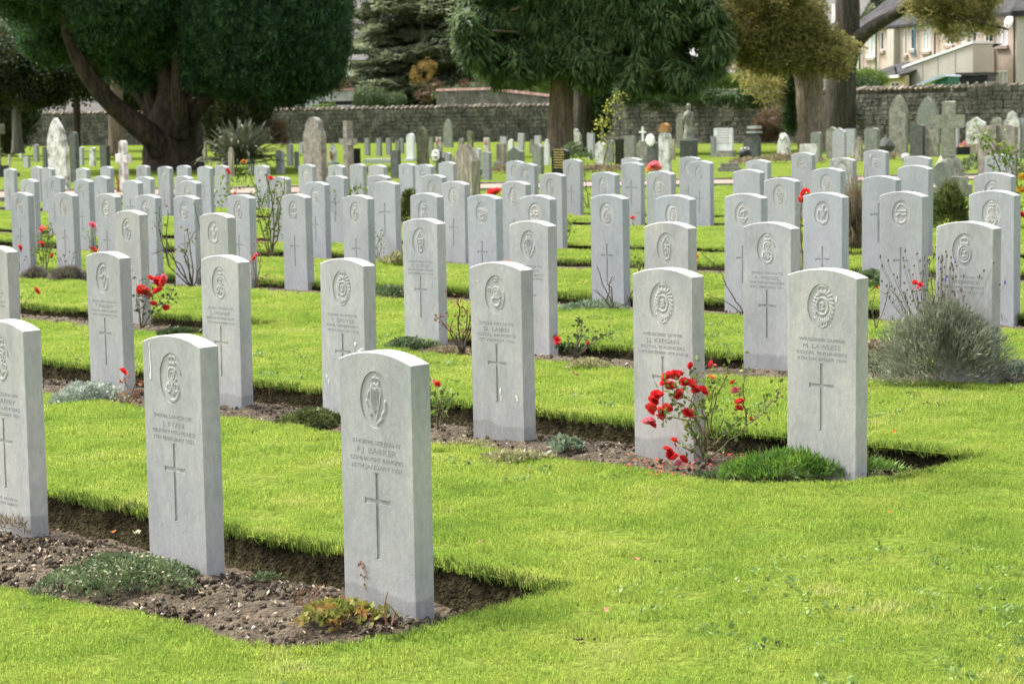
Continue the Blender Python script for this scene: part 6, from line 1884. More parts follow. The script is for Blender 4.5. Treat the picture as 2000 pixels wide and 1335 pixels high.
def foot(px, Y):
    p = at(px, 300, Y); return Vector((p.x, Y, float(gz(p.x, Y))))


b = foot(338, 62)
tree('yew_tree', 'massive dark yew with many spreading limbs over the headstones', 'tree', b,
     [[(338, 342, 62, 66), (338, 318, 62, 56), (340, 285, 62, 52), (342, 250, 62, 50), (338, 215, 62, 40), (332, 170, 62, 22), (325, 60, 62, 16), (330, -120, 62, 12)],
      [(318, 300, 61.6, 24), (290, 262, 61.2, 22), (245, 225, 61, 19), (205, 190, 60.8, 17), (165, 135, 60.6, 15), (135, 70, 60.5, 12), (110, -40, 60, 9)],
      [(350, 262, 61.4, 20), (352, 225, 61, 17), (349, 170, 60.8, 14), (352, 90, 60.5, 11), (380, 0, 60, 9)],
      [(362, 250, 61.6, 20), (385, 212, 61.2, 15), (412, 185, 61, 12), (450, 145, 60.8, 10), (500, 90, 60.5, 8)],
      [(322, 262, 62.5, 20), (305, 215, 62.8, 16), (288, 160, 63, 13), (262, 90, 63, 11), (240, 0, 63, 9)],
      [(306, 250, 63, 14), (270, 180, 64, 12), (200, 120, 65, 10), (140, 60, 66, 8)],
      [(345, 235, 62.5, 17), (372, 160, 63, 14), (420, 90, 63, 11)]],
     'bark_yew',
     [(520, 20, 60, 158, 2.3, 150), (598, 68, 59.6, 84, 1.5, 112), (440, 105, 60.5, 90, 1.6, 76), (505, 60, 59.2, 110, 1.5, 118), (240, -12, 60, 108, 1.8, 98), (195, 22, 60.3, 58, 1.2, 66), (60, -50, 61, 120, 2.2, 84), (560, 155, 61, 62, 1.3, 42), (300, 50, 61.5, 70, 1.4, 70),
      (330, 110, 64, 130, 1.8, 72), (340, -190, 62, 330, 4.0, 170, .35), (120, 60, 64, 90, 1.5, 60)],
     40, 'yew', 'yew', (.8, 1.5), seg=18, ridge=.12, sub=16, subr=.24, coreR=.66)
b = foot(1096, 75)
def branches(spec, Y, n, r0, r1, rz=1.0, droop=0.0, depth=1.2):
    """spec: [(x0, y0, x1, y1)...] picture-plane limbs: small clumps strung along each"""
    o = []
    for x0, y0, x1, y1 in spec:
        dy = random.uniform(-depth, depth)
        for i in range(n):
            f = (i + .6) / n
            r_ = r0 + (r1 - r0) * f
            o.append((x0 + (x1 - x0) * f + random.uniform(-6, 6), y0 + (y1 - y0) * f + droop * f * f + random.uniform(-5, 5), Y + dy * f, r_ * random.uniform(.7, 1.25), r_ / 60, r_ * rz * random.uniform(.7, 1.25)))
    return o


FING = branches([(1098, 80, 925, 95), (1098, 50, 918, 50), (1098, 20, 925, 5), (1098, 95, 960, 118), (1098, 60, 1000, 128), (1098, 30, 960, 75), (1098, 0, 990, 40), (1098, -40, 935, -30), (1110, 70, 1215, 128), (1110, 90, 1165, 135), (1098, 90, 1040, 126),
                 (1110, 40, 1260, 120), (1110, 10, 1300, 105), (1110, 0, 1345, 140), (1110, -20, 1395, 90), (1110, -40, 1400, 30), (1110, -70, 1390, -20), (1110, -10, 1240, 70), (1110, -30, 1330, 60), (1110, -60, 1250, 10), (1098, -60, 1020, -10), (1110, -50, 1180, 60), (1200, 40, 1320, 145), (1110, 30, 1200, 90), (1100, -20, 1100, 90)],
                74.6, 7, 19, 24, 0.85, 4)
FING = [(c[0], c[1] - 14) + c[2:] for c in FING]
FING += [(x + random.uniform(-10, 10), y + random.uniform(-8, 12), 74 + random.uniform(-.8, .8), random.uniform(9, 19), .5, random.uniform(20, 38)) for x, y in
        [(925, 96), (950, 120), (975, 128), (1005, 122), (1035, 130), (1062, 120), (1130, 140), (1165, 132), (1200, 120), (1235, 138), (1262, 145), (1290, 132), (1320, 148), (1345, 150), (1372, 125), (1398, 95), (1400, 60), (915, 60), (1075, 105), (1108, 118)]]
tree('drooping_conifer', 'tall conifer with a reddish trunk and drooping dark green sprays in the centre', 'tree', b,
     [[(1092, 330, 75, 29), (1094, 300, 75, 26), (1096, 220, 75, 23), (1098, 120, 75, 21), (1100, 0, 75, 17), (1102, -300, 75, 9)]] +
     [[(1098, y, 75, 5), ((1098 + x) / 2, y - 25, 74.5, 4), (x, y2, 74, 2)] for x, y, y2 in ((960, 90, 60), (1000, 30, 20))],
     'bark_red',
     [(1160, 10, 76.5, 110, 1.2, 60, .6), (1060, 20, 76.5, 66, 1.0, 50, .6), (1260, 30, 76.5, 80, 1.0, 44, .6), (1200, -90, 76, 230, 2.4, 70, .5)] + FING,
     23, 'droop', 'conifer', (.85, 1.6), ridge=.1, sub=2, subr=.55, coreR=.3)
b = foot(1143, 82)
tree('ivy_clad_tree', 'broad grey-barked trunk beside the reddish conifer with ivy down one side', 'tree', b,
     [[(1143, 320, 82, 34), (1143, 295, 82, 30), (1143, 240, 82, 27), (1142, 170, 82, 24), (1143, 100, 82, 23), (1145, -50, 82, 18)]], 'bark_dark',
     [(1176, 195, 81.5, 12, .3, 52), (1172, 110, 81.5, 14, .3, 60), (1182, 235, 81.5, 7, .2, 20)], 120, 'broad', 'ivy', (.5, .8), ridge=.12)
b = foot(870, 140)
TI = [(790, 12, 138, 100, 2.5, 14), (905, 28, 136, 125, 3, 17), (760, 52, 138, 72, 2, 9), (880, 68, 136, 112, 3, 16), (985, 58, 134, 86, 2.5, 22), (735, 84, 138, 44, 1.5, 7), (815, 104, 137, 84, 2.5, 18), (930, 106, 135, 112, 3, 20), (1022, 92, 134, 60, 2, 22), (770, 140, 138, 66, 2, 12), (880, 146, 136, 86, 2.5, 24), (975, 142, 135, 80, 2.5, 22), (752, 178, 137, 58, 2, 16), (830, 182, 136, 64, 2, 18), (770, 200, 135, 62, 2, 16), (1040, 132, 134, 34, 1.5, 26), (840, -30, 138, 160, 4, 22), (700, 30, 138, 34, 1.2, 6), (860, 120, 139, 120, 2, 60), (900, 40, 140, 130, 2, 50)]
for _ in range(75):
    x, y = random.uniform(705, 1065), random.uniform(-5, 203)
    if x < 690 + abs(y - 150) * .35 and y < 120: continue
    TI.append((x, y, random.uniform(134, 138), random.uniform(18, 44), random.uniform(.7, 1.6), random.uniform(6, 12)))
for _ in range(34):
    TI.append((random.uniform(690, 860), random.uniform(95, 205), random.uniform(133, 137), random.uniform(18, 38), random.uniform(.7, 1.4), random.uniform(7, 12)))
tree('cedar_tree', 'grey-green cedar with flat layered branches beyond the wall', 'tree', b,
     [[(872, 260, 139, 16), (872, 150, 139, 13), (874, 40, 139, 10), (876, -100, 139, 7)]] + [[(872, y, 139, 4), ((872 + x) / 2, (y + y2) / 2 - 4, 138, 3), (x, y2, 137, 1.5)] for x, y, y2 in ((720, 110, 88), (1010, 90, 75), (720, 60, 48), (980, 130, 140), (760, 165, 178))],
     'bark_grey', TI, 5, 'flat', 'cedar', (.9, 1.7), flatk=.6, core=False, sub=3, subr=.45)
b = foot(1585, 78)
tree('pale_barked_tree', 'furrowed pale-barked tree with a clump of olive-brown leaves low on the trunk', 'tree', b,
     [[(1588, 325, 78, 34), (1586, 300, 78, 28), (1583, 250, 78, 25), (1581, 180, 78, 25), (1576, 130, 78, 27), (1560, 70, 78, 20), (1545, 0, 78, 16), (1540, -120, 78, 12)], [(1560, 150, 78, 9), (1543, 100, 77.6, 7), (1530, 60, 77.4, 5), (1500, 20, 77, 4)], [(1565, 100, 78, 10), (1590, 50, 78, 9), (1597, -40, 78, 8)],
      [(1560, 115, 78, 5), (1480, 100, 77.5, 3.5), (1400, 98, 77, 2)], [(1555, 60, 78, 5), (1470, 30, 77.5, 3.5), (1400, 20, 77, 2)]],
     'bark_pale',
     branches([(1570, 100, 1640, 110), (1570, 90, 1660, 95), (1565, 80, 1590, 20), (1560, 90, 1500, 60), (1550, 110, 1490, 118), (1550, 60, 1430, 70), (1550, 40, 1420, 20), (1550, 20, 1440, -10), (1550, 0, 1560, -40), (1550, 60, 1480, 20), (1560, 70, 1610, 60), (1480, 60, 1400, 100), (1450, 70, 1385, 60), (1540, 100, 1530, 130), (1500, 100, 1450, 110), (1600, 95, 1640, 125), (1550, 30, 1500, 0)],
              76.9, 5, 22, 25, .85, 4, .8) + [(1490, 165, 79, 50, .8, 9, .35), (1465, 148, 79, 36, .8, 10, .3), (1500, 190, 79, 30, .6, 8, .3)],
     12, 'broad', 'olive', (.75, 1.25), core=False, ridge=.1, sub=2, subr=.55)
b = foot(1642, 88)
tree('forked_dark_tree', 'dark trunk forking above the leafy clump with a long bare limb', 'tree', b,
     [[(1636, 312, 88, 34), (1638, 285, 88, 31), (1640, 200, 88, 29), (1645, 130, 88, 27), (1652, 75, 88, 25), (1655, 10, 88, 22), (1655, -120, 88, 16)],
      [(1655, 112, 88, 16), (1672, 80, 87.6, 15), (1712, 48, 87.2, 12), (1765, 18, 87, 10), (1840, -30, 86.5, 8), (1960, -90, 86, 6)],
      [(1765, 18, 87, 5), (1830, 30, 86.5, 4), (1900, 40, 86, 3), (1970, 58, 86, 1.5)], [(1625, 90, 88.3, 9), (1600, 30, 88.5, 8), (1590, -60, 89, 6)]],
     'bark_dark',
     branches([(1765, 10, 1850, 20), (1800, 20, 1870, 45), (1820, 0, 1900, 10), (1850, 20, 1930, 25), (1880, 30, 1945, 50), (1790, -10, 1880, -20), (1900, 0, 1950, -5), (1830, 30, 1865, 70)], 86.4, 5, 15, 20, .8, 3, .6)
     + [(1862, 66, 86, 30, .8, 12, .3), (1905, 56, 86, 36, .7, 10, .3), (1820, 48, 86, 26, .5, 8, .25), (1790, 30, 86, 24, .5, 9, .3)],
     12, 'broad', 'olive', (.7, 1.1), core=False, ridge=.1, sub=2, subr=.55)
b = foot(34, 84)
tree('small_olive_tree', 'slim tree with yellowish olive leaves at the picture edge', 'tree', b,
     [[(36, 300, 84, 15), (34, 270, 84, 10), (33, 200, 84, 8), (36, 130, 84, 6)]], 'bark_grey',
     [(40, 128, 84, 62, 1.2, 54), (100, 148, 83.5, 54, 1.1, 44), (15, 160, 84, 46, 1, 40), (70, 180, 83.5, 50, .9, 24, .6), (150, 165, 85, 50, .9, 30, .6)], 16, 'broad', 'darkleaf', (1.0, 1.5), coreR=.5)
b = foot(228, 80)
tree('reddish_trunk_tree', 'reddish trunk with pale bark standing behind the great yew', 'tree', b,
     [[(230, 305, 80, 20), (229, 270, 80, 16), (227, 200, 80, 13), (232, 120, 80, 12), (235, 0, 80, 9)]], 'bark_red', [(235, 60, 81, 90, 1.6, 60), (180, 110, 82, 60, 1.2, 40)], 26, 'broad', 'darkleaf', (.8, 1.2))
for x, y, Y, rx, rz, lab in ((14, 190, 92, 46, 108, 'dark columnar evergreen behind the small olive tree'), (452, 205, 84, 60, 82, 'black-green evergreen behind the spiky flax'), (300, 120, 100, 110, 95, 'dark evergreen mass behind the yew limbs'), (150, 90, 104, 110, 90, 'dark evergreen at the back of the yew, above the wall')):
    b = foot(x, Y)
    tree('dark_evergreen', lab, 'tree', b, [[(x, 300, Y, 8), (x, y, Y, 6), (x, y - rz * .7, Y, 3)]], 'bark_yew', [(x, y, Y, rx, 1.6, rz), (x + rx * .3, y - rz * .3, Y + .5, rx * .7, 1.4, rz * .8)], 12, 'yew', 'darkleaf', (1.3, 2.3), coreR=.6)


def shrub(name, label, cat, parts, spr, mat, dens, scl=(.7, 1.1), base=None):
    x, y, Y = parts[0][:3]
    b = at(x, y + parts[0][5], Y) if base is None else base
    return tree(name, label, cat, b, [], 'bark_grey', parts, dens * .4, spr, mat, scl, sub=6, subr=.42, coreR=.5)


shrub('ivy_column', 'dark ivy growth against the pale-barked tree', 'ivy', [(1545, 195, 79, 15, .4, 72), (1552, 140, 78.5, 12, .3, 30)], 'broad', 'ivy', 100, (.5, .8))
shrub('russet_shrub', 'reddish brown shrub in front of the wall by the pale-barked tree', 'shrub', [(1515, 245, 90, 44, .8, 34), (1535, 225, 90.5, 26, .6, 34), (1490, 258, 90, 26, .5, 20)], 'small', 'redshrub', 70, (.8, 1.2))
shrub('green_shrub', 'bright and dark green bush between the forked tree and the wall', 'shrub', [(1688, 178, 92, 34, .7, 26), (1684, 215, 91, 22, .6, 34)], 'broad', 'ivy', 70, (.6, .9))
shrub('light_green_shrub', 'fresh light green bush top beyond the wall beside the forked tree', 'shrub', [(1700, 155, 96, 36, .7, 16), (1690, 168, 95.5, 28, .5, 12)], 'broad', 'hedge', 80, (.5, .8))
shrub('hedge', 'trimmed bright green hedge above the dark wall', 'hedge', [(1350, 166, 112, 50, .8, 13), (1400, 160, 112, 60, .8, 14), (1450, 158, 112, 50, .8, 14)], 'small', 'hedge', 80, (.9, 1.3))
shrub('brown_hedge', 'dull pinkish-brown bush at the end of the bright hedge', 'hedge', [(1305, 165, 113, 34, .7, 16), (1240, 172, 113, 30, .6, 14)], 'small', 'redshrub', 70, (.9, 1.3))
shrub('wall_ivy', 'dark ivy hanging over the top of the wall beside the centre conifer', 'ivy', [(1250, 186, 100, 62, .5, 13), (1340, 186, 98, 60, .5, 14), (1420, 190, 96, 50, .5, 15), (1200, 178, 102, 30, .5, 14), (1470, 188, 95, 30, .4, 16)], 'broad', 'ivy', 55, (.6, .9))
shrub('wall_top_shrub', 'small bright shrub growing out of the top of the long wall', 'shrub', [(632, 213, 121, 28, .4, 9)], 'small', 'hedge', 120, (.7, 1.0))
shrub('yellow_tree', 'small yellow autumn-leaved tree in front of the cedar', 'shrub', [(826, 140, 130, 20, .5, 22, .5), (842, 132, 130, 12, .4, 16, .4), (812, 152, 130, 12, .4, 12, .5)], 'broad', 'autumn', 22, (.6, .9))
shrub('orange_shrub', 'orange-tinted low shrub above the wall beside the cedar', 'shrub', [(850, 168, 128, 16, .5, 10, .6), (835, 185, 128, 24, .5, 12, .6), (925, 168, 128, 30, .6, 12, .6), (660, 160, 132, 30, .8, 14, .5)], 'broad', 'redshrub', 36, (.7, 1.0))
shrub('garden_shrubs', 'mixed green garden bushes behind the wall on both sides of the centre conifer', 'shrub', [(722, 188, 131, 34, .7, 17), (765, 196, 131, 26, .6, 12), (1210, 160, 118, 40, .8, 20), (1060, 165, 124, 30, .8, 26), (905, 185, 127, 60, .8, 12), (1235, 140, 120, 30, .7, 18, .5)], 'broad', 'mat_green', 40, (.8, 1.1))
shrub('red_brown_bush', 'reddish bush against the wall behind the spiky flax', 'shrub', [(540, 258, 84, 24, .5, 24)], 'small', 'redshrub', 70, (.7, 1.0))
shrub('fresh_conifer', 'small bright green conifer beside the reddish conifer trunk beyond the wall', 'shrub', [(1060, 160, 122, 13, .4, 30)], 'small', 'hedge', 90, (.7, 1.0))

# distant wood closing the view
cl = []
for i in range(46):
    x = -160 + i * 52; Y = random.uniform(185, 215)
    cl.append((tuple(at(x, random.uniform(70, 150), Y)), (random.uniform(2.4, 4), 2.5, random.uniform(3, 5.5)), 1.0))
    cl.append((tuple(at(x + 20, random.uniform(-90, 40), Y + 6)), (random.uniform(2.8, 4), 2.5, random.uniform(4, 6)), 1.0))
P_, Nn = crown_pts(cl, 2.6)
scatter('distant_trees', P_, RS.uniform(0, 6.28, (len(P_), 3)), RS.uniform(2.2, 4.0, len(P_)), SPR['broad'], M['cedar'])


# ------------------------------------------------------------------ houses beyond the wall
class Facade:
    """vertical plane through two picture columns at given distances; px() gives local (s, z)"""
    def __init__(s, xa, Ya, xb, Yb):
        a, b_ = at(xa, 200, Ya), at(xb, 200, Yb)
        s.a = Vector((a.x, a.y, 0.1)); d = Vector((b_.x - a.x, b_.y - a.y, 0)); s.L = d.length; s.d = d.normalized(); s.rz = math.atan2(d.y, d.x)
        s.n = Vector((s.d.y, -s.d.x, 0))

    def px(s, x, y, out=0.0):
        r_ = Vector(ray(x, y)); o = s.a + s.n * out - Vector((0, 0, EYE))
        k = (o.x * s.n.x + o.y * s.n.y) / (r_.x * s.n.x + r_.y * s.n.y)
        p = r_ * k + Vector((0, 0, EYE))
        return (p - s.a).dot(s.d), p.z - s.a.z


def fbox(mb, s0, s1, z0, z1, o0, o1):
    mb.box(((s0 + s1) / 2, -(o0 + o1) / 2, (z0 + z1) / 2), (s1 - s0, abs(o1 - o0), z1 - z0))


def window(F, root, x0, y0, x1, y1, frame='white', sill='sill', bars=1, curtain=False):
    s0, zt_ = F.px(x0, y0); s1, zb_ = F.px(x1, y1); s1 = max(s1, s0 + .3)
    mb = MB(); w = .06
    fbox(mb, s0, s1, zt_ - w, zt_, -.08, .012); fbox(mb, s0, s1, zb_, zb_ + w, -.08, .012); fbox(mb, s0, s0 + w, zb_ + w, zt_ - w, -.08, .012); fbox(mb, s1 - w, s1, zb_ + w, zt_ - w, -.08, .012)
    for k in range(bars): c = s0 + (s1 - s0) * (k + 1) / (bars + 1); fbox(mb, c - .03, c + .03, zb_ + w, zt_ - w, -.08, .01)
    f = mb.obj('window', M[frame], root)
    mb = MB(); fbox(mb, s0 + w, s1 - w, zb_ + w, zt_ - w, -.06, -.03); mb.obj('pane', M['curtain' if curtain else 'glass'], f)
    if sill:
        mb = MB(); fbox(mb, s0 - .1, s1 + .1, zb_ - .18, zb_ - .003, -.02, .14); mb.obj('sill', M[sill], f)


def wall_with_holes(F, root, s0, s1, z0, z1, holes, mat, name='wall', th=.3):
    """front wall with real window openings: holes in picture coordinates"""
    mb = MB()
    hs = []
    for x0, y0, x1, y1 in holes:
        a, zt_ = F.px(x0, y0); b_, zb_ = F.px(x1, y1); hs.append((a, max(b_, a + .3), zb_, zt_))
    xs = sorted({s0, s1} | {v for h_ in hs for v in h_[:2] if s0 < v < s1}); zs = sorted({z0, z1} | {v for h_ in hs for v in h_[2:] if z0 < v < z1})
    for i in range(len(xs) - 1):
        for j in range(len(zs) - 1):
            cx, cz = (xs[i] + xs[i + 1]) / 2, (zs[j] + zs[j + 1]) / 2
            if any(a < cx < b_ and c < cz < d for a, b_, c, d in hs): continue
            fbox(mb, xs[i], xs[i + 1], zs[j], zs[j + 1], -th, 0)
    mb.obj(name, M[mat], root)
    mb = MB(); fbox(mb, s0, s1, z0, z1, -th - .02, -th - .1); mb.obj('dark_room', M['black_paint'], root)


def pipe(F, root, x, y0, y1, mat, r_=.06, x2=None):
    a, za = F.px(x, y0, .15); b_, zb_ = F.px(x if x2 is None else x2, y1, .15)
    mb = MB(); mb.tube([(a, -.15, za), ((a + b_) / 2, -.15, (za + zb_) / 2), (b_, -.15, zb_)], r_, 7); mb.obj('drainpipe', M[mat], root)


def roof(root, s0, s1, z, depth, rise, over=.3, mat='slate', name='roof', front=0.0):
    mb = MB()
    vs = [(s0, -over - front, z), (s1, -over - front, z), (s1, depth, z + rise), (s0, depth, z + rise)]
    mb.add(vs + [(a, b_, c - .12) for a, b_, c in vs], [(0, 1, 2, 3), (7, 6, 5, 4), (0, 4, 5, 1), (1, 5, 6, 2), (2, 6, 7, 3), (3, 7, 4, 0)])
    return mb.obj(name, M[mat], root)


F = Facade(1672, 128, 1935, 114)
root = thing('terraced_house', 'pinkish rendered terrace with slate roof and coloured drainpipes beyond the wall', 'house', F.a, F.rz)
Wn = [(1693, 66, 1709, 112, 1), (1720, 62, 1727, 98, 0), (1733, 60, 1739, 107, 0), (1767, 58, 1772, 107, 0), (1779, 56, 1787, 97, 0), (1803, 52, 1817, 100, 1), (1849, 58, 1862, 88, 1), (1878, 56, 1886, 84, 0), (1900, 54, 1908, 82, 0), (1924, 52, 1932, 82, 0)]
zt_ = 6.35
wall_with_holes(F, root, 0, F.L, 0, zt_, [w_[:4] for w_ in Wn], 'render')
for i, w_ in enumerate(Wn): window(F, root, *w_[:4], bars=w_[4], curtain=i in (5, 0, 7))
roof(root, -.4, F.L + .1, zt_ + .02, 5.0, 3.6)
mb = MB(); fbox(mb, -.3, F.L * .42, zt_ - .10, zt_ + .0, .05, .25); mb.obj('gutter', M['green_paint'], root)
mb = MB(); fbox(mb, F.L * .42 + .01, F.L * .58, zt_ - .10, zt_ + .0, .05, .25); mb.obj('gutter', M['green_paint'], root)
mb = MB(); fbox(mb, F.L * .58 + .01, F.L, zt_ - .16, zt_ + .0, .05, .35); mb.obj('gutter', M['black_paint'], root)
for x, y0, y1, m_, r_ in ((1679, 64, 150, 'green_paint', .07), (1711, 64, 140, 'green_paint', .06), (1787, 40, 112, 'blue_paint', .06), (1826, 45, 110, 'black_paint', .05), (1893, 45, 90, 'green_paint', .04)): pipe(F, root, x, y0, y1, m_, r_)
mb = MB(); a, z = F.px(1750, 60); fbox(mb, a - .45, a + .35, 0, zt_ - .2, .01, .35); mb.obj('wall_pier', M['render_grey'], root)
a, z = F.px(1772, 20); mb = MB(); mb.box((a, 2.2, z + .3), (.9, .7, 2.6)); ch = mb.obj('chimney', M['render_grey'], root)
mb = MB()
for k in (-.25, .05, .3): mb.lathe([(.1, 0), (.09, .35), (.11, .36), (.11, .42)], (a + k, 2.2, z + 1.6), 8)
mb.obj('chimney_pots', M['brick'], ch, kind='stuff')

F2 = Facade(1934, 112, 1984, 110)
root = thing('end_house', 'house with a white-framed upper window and black drainpipes at the terrace end', 'house', F2.a, F2.rz)
Wn = [(1949, 58, 1968, 88, 1), (1945, 139, 1968, 166, 2)]
zz = F2.px(1950, 27)[1]
wall_with_holes(F2, root, 0, F2.L, 0, zz, [w_[:4] for w_ in Wn], 'render')
for w_ in Wn: window(F2, root, *w_[:4], bars=w_[4], curtain=True)
roof(root, -.1, F2.L + .1, zz + .02, 5, 3.8)
mb = MB(); fbox(mb, 0, F2.L, zz - .2, zz + .0, .05, .35); mb.obj('gutter', M['black_paint'], root)
pipe(F2, root, 1935, 45, 165, 'black_paint', .10); pipe(F2, root, 1981, 28, 165, 'black_paint', .05)
a, z = F2.px(1966, 42, .5); mb = MB(); mb.lathe([(0, .06), (.2, .02), (.36, -.08)], seg=14); o = mb.obj('satellite_dish', M['white'], root, (a, -.45, z)); o.rotation_euler.x = R(75)

F3 = Facade(1984, 104, 2060, 103)
root = thing('grey_rendered_wing', 'plain grey rendered house wing cut by the picture edge', 'house', F3.a, F3.rz)
zz = F3.px(2000, 22)[1]
mb = MB(); fbox(mb, 0, F3.L, 0, zz, -6, 0); mb.obj('wall', M['render_grey'], root)
roof(root, -.2, F3.L + .1, zz + .02, 4, 3)
mb = MB(); fbox(mb, -.1, F3.L, zz - .25, zz + .0, .05, .35); mb.obj('gutter', M['black_paint'], root)

F4 = Facade(1768, 113, 1902, 109)
root = thing('lean_to_extension', 'grey lean-to extension with a sloping white-edged top before the terrace', 'extension', F4.a, F4.rz)
pts = [F4.px(1768, 175), F4.px(1900, 170), F4.px(1900, 87), F4.px(1768, 134)]
mb = MB(); mb.prism(pts, 0, 1.5); mb.obj('wall', M['render_grey'], root)
a, b_ = F4.px(1764, 134), F4.px(1901, 85)
mb = MB(); mb.prism([(a[0], a[1]), (b_[0], b_[1]), (b_[0], b_[1] + .13), (a[0], a[1] + .13)], -.08, 1.6); mb.obj('white_verge', M['white'], root)
for x in (1802, 1832, 1866):
    q = F4.px(x, 150); q2 = F4.px(x, 134 - (x - 1768) * .36 + 2); mb = MB(); fbox(mb, q[0] - .02, q[0] + .02, q[1] - 1, q2[1], 0, .015); mb.obj('panel_joint', M['granite'], root)
mb = MB(); c1, c2, c3, c4 = F4.px(1735, 131), F4.px(1795, 112), F4.px(1850, 93), F4.px(1768, 131)
mb.prism([F4.px(1734, 132), F4.px(1762, 133), F4.px(1900, 85), F4.px(1850, 93), F4.px(1795, 110)], 1.6, 2.4); mb.obj('roof', M['slate'], root)
mb = MB(); mb.prism([F4.px(1733, 132), F4.px(1736, 134), F4.px(1800, 113), F4.px(1798, 110)], 1.4, 1.58); mb.obj('white_verge', M['white'], root)
mb = MB(); mb.prism([F4.px(1752, 132), F4.px(1755, 134), F4.px(1830, 107), F4.px(1828, 104)], 1.2, 1.38); mb.obj('white_verge', M['white'], root)

F5 = Facade(1690, 115, 1768, 112)
root = thing('cream_outbuilding', 'low cream outbuilding with a shallow grey roof beyond the wall', 'outbuilding', F5.a, F5.rz)
z1 = F5.px(1730, 148)[1]
s_a = F5.px(1703, 150)[0]; s_b = F5.px(1767, 150)[0]
hl = [(1712, 160, 1727, 180), (1739, 161, 1757, 180)]
wall_with_holes(F5, root, s_a, s_b, 0, z1, hl, 'cream')
for h_ in hl: window(F5, root, *h_, bars=1, sill=None)
roof(root, F5.px(1690, 150)[0], s_b + .1, z1 + .02, 2.6, .75, over=.35)
mb = MB(); fbox(mb, F5.px(1690, 150)[0], s_b, z1 - .14, z1, .3, .45); mb.obj('fascia', M['white'], root)
pipe(F5, root, 1748, 131, 150, 'black_paint', .06, 1752)

F6 = Facade(1798, 104, 1856, 103)
root = thing('green_shed', 'teal green shed with a tilted pale blue roof behind the wall', 'shed', F6.a, F6.rz)
mb = MB(); mb.prism([F6.px(1818, 172), F6.px(1852, 172), F6.px(1852, 150), F6.px(1818, 165)], 0, 1.2); mb.obj('wall', M['green_paint'], root)
mb = MB(); mb.prism([F6.px(1797, 168), F6.px(1853, 149), F6.px(1850, 146), F6.px(1832, 149), F6.px(1796, 164)], -.3, 1.4); mb.obj('roof', M['pale_blue'], root)

F7 = Facade(1866, 106, 1934, 105)
root = thing('dark_porch', 'dark-roofed glazed porch at the foot of the black drainpipe', 'porch', F7.a, F7.rz)
za = F7.px(1900, 148)[1]; s0, s1 = F7.px(1869, 150)[0], F7.px(1929, 150)[0]
mb = MB(); fbox(mb, s0, s1, za, za + .16, -1.4, .2); mb.obj('roof', M['slate'], root)
mb = MB(); fbox(mb, s0, s1, za - .3, za - .002, -1.2, 0); mb.obj('fascia', M['black_paint'], root)
for k in range(4):
    c = s0 + .1 + (s1 - s0 - .2) * k / 3; mb = MB(); fbox(mb, c - .04, c + .04, 0, za - .3, -.05, .02); mb.obj('post', M['white'], root)
mb = MB(); fbox(mb, s0 + .1, s1 - .1, 0, za - .3, -.4, -.2); mb.obj('glazing', M['glass'], root)

F8 = Facade(1356, 150, 1475, 146)
root = thing('far_house', 'pale pinkish far house with white windows glimpsed under the olive leaves', 'house', F8.a, F8.rz)
zz = F8.px(1400, 60)[1]
hl = [(1376, 100, 1384, 132), (1398, 102, 1409, 133), (1424, 104, 1434, 132), (1450, 104, 1460, 132)]
wall_with_holes(F8, root, 0, F8.L, 0, zz, hl, 'render')
for h_ in hl: window(F8, root, *h_, bars=0, curtain=True)
roof(root, -.3, F8.L + .3, zz + .02, 5, 3.5)
z0, z1 = F8.px(1400, 149)[1], F8.px(1400, 136)[1]
mb = MB(); mb.add([(-.3, -3.2, z0), (F8.L, -3.2, z0), (F8.L, -.35, z1), (-.3, -.35, z1), (-.3, -3.2, z0 - .15), (F8.L, -3.2, z0 - .15), (F8.L, -.35, z1 - .15), (-.3, -.35, z1 - .15)], [(0, 1, 2, 3), (7, 6, 5, 4), (0, 4, 5, 1), (1, 5, 6, 2), (2, 6, 7, 3), (3, 7, 4, 0)]); mb.obj('lean_to_roof', M['slate_pale'], root)
mb = MB(); fbox(mb, 0, F8.L - .1, 0, z0 - .16, 2.9, 3.0); mb.obj('lean_to_wall', M['render_grey'], root)

F9 = Facade(1290, 143, 1356, 142)
root = thing('white_gable_house', 'bright white gabled building showing under the conifer sprays', 'house', F9.a, F9.rz)
mb = MB(); mb.prism([F9.px(1284, 210), F9.px(1357, 210), F9.px(1357, 118), F9.px(1318, 92), F9.px(1284, 118)], 0, 5); mb.obj('wall', M['white'], root)
F10 = Facade(1236, 150, 1290, 150)
root = thing('brick_house', 'small brick house with one pale window behind the conifer sprays', 'house', F10.a, F10.rz)
zz = F10.px(1260, 112)[1]
wall_with_holes(F10, root, 0, F10.L, 0, zz, [(1262, 122, 1274, 140)], 'brick'); window(F10, root, 1262, 122, 1274, 140, curtain=True)
roof(root, -.3, F10.L + .3, zz + .02, 4, 3)
F11 = Facade(1596, 150, 1645, 148)
root = thing('slate_roofed_house', 'grey roofed house seen between the two right trunks', 'house', F11.a, F11.rz)
zz = F11.px(1620, 70)[1]
mb = MB(); fbox(mb, -1, F11.L + 1, 0, zz, -4, 0); mb.obj('wall', M['render_grey'], root)
roof(root, -1, F11.L + 1, zz + .02, 4, 5, mat='slate_pale')
a, z = F11.px(1628, 26, 0); mb = MB(); mb.box((a, .6, z), (1.1, .5, 1.3), jit=.03); mb.obj('white_dormer', M['white'], root)
F12 = Facade(655, 152, 780, 150)
root = thing('low_roofed_house', 'weathered tiled house roof between the yew and the cedar', 'house', F12.a, F12.rz)
zz = F12.px(700, 118)[1]
wall_with_holes(F12, root, -.5, F12.L + 2, 0, zz, [(700, 128, 708, 146)], 'white'); window(F12, root, 700, 128, 708, 146, sill=None, bars=0)
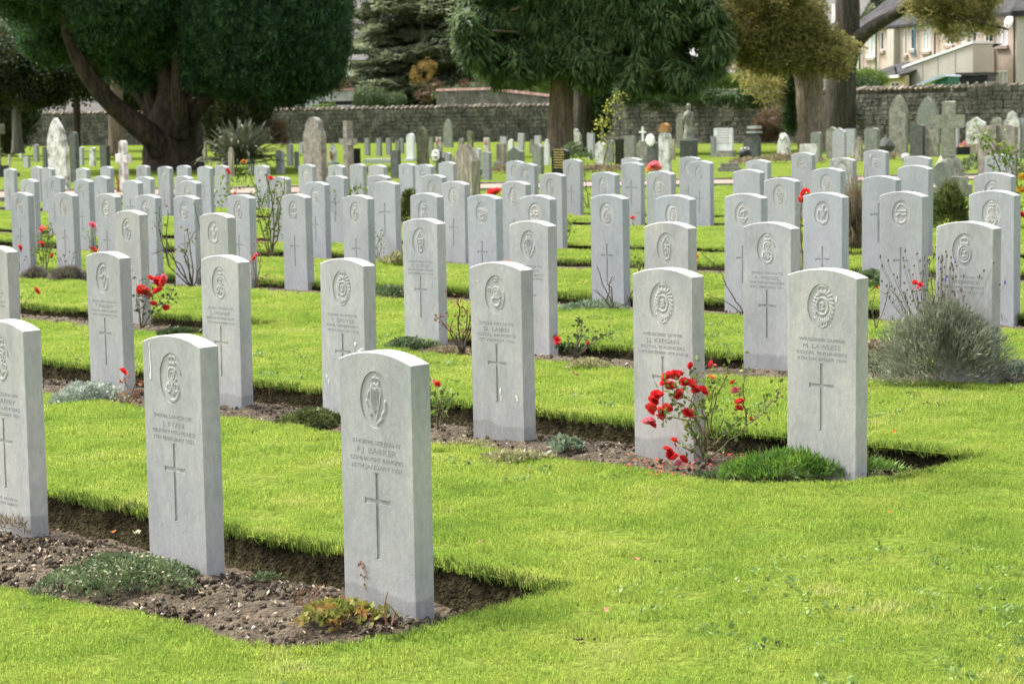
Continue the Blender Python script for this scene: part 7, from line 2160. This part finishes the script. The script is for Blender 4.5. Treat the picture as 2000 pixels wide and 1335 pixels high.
roof(root, -.8, F12.L + 2.2, zz + .02, 5, 4.6, mat='slate_pale')
a, z = F12.px(695, 40, 0); mb = MB(); mb.box((a, 2.6, z), (1.0, .7, 2.4)); mb.obj('chimney', M['brick'], root)
F13 = Facade(585, 134, 692, 131)
root = thing('concrete_garage', 'low pale concrete garage with rust-stained coping and dark opening band', 'garage', F13.a, F13.rz)
za, zb_, zc_ = F13.px(640, 178)[1], F13.px(640, 198)[1], F13.px(640, 206)[1]
mb = MB(); fbox(mb, 0, F13.L, zb_, za, -4, 0); fbox(mb, 0, F13.L * .35, 0, zb_ - .001, -4, 0); fbox(mb, F13.L * .35 + .001, F13.L, 0, zc_, -4, 0); mb.obj('wall', M['concrete'], root)
mb = MB(); fbox(mb, F13.L * .35, F13.L, zc_, zb_, -3.8, -.3); mb.obj('dark_opening', M['black_paint'], root)
n = 16
for k in range(n):
    mb = MB(); mb.box((F13.L * (k + .5) / n, .1, za + .07), (F13.L / n * .94, .4, .14), jit=.012); mb.obj('coping_tile', M['brick'], root)
F14 = Facade(852, 124, 1085, 117)
root = thing('brick_coped_wall', 'brown garden wall with a weathered brick coping rising behind the long wall', 'wall', F14.a, F14.rz)
a, b_, c_ = F14.px(852, 178), F14.px(965, 177), F14.px(1085, 190)
mb = MB(); mb.prism([(0, 0), (c_[0], 0), (c_[0], c_[1]), (b_[0], b_[1]), (a[0], a[1])], 0, .35); mb.obj('masonry', M['rubble_world'], root)
n = 44
cop = MB(); cop.box((0, 0, 0), (1, 1, 1), jit=.06); cm = cop.mesh('coping_brick', M['brick'])
for k in range(n):
    s_ = c_[0] * (k + .5) / n; z = a[1] if s_ < b_[0] else b_[1] + (c_[1] - b_[1]) * (s_ - b_[0]) / (c_[0] - b_[0])
    o = link('coping_brick', cm, root, (s_, .17, z + .06)); o.scale = (c_[0] / n * .9, .42, .13); o.rotation_euler.y = random.uniform(-.06, .06)
# hedge bank and pale ridge above the dark wall
F15 = Facade(1296, 108, 1480, 104)
root = thing('shed_roof_edge', 'long pale roof edge running just above the ivy-hung wall', 'shed', F15.a, F15.rz)
mb = MB(); mb.prism([F15.px(1296, 180), F15.px(1480, 171), F15.px(1480, 173.5), F15.px(1296, 183)], -.1, .8); mb.obj('roof_edge', M['tan'], root)
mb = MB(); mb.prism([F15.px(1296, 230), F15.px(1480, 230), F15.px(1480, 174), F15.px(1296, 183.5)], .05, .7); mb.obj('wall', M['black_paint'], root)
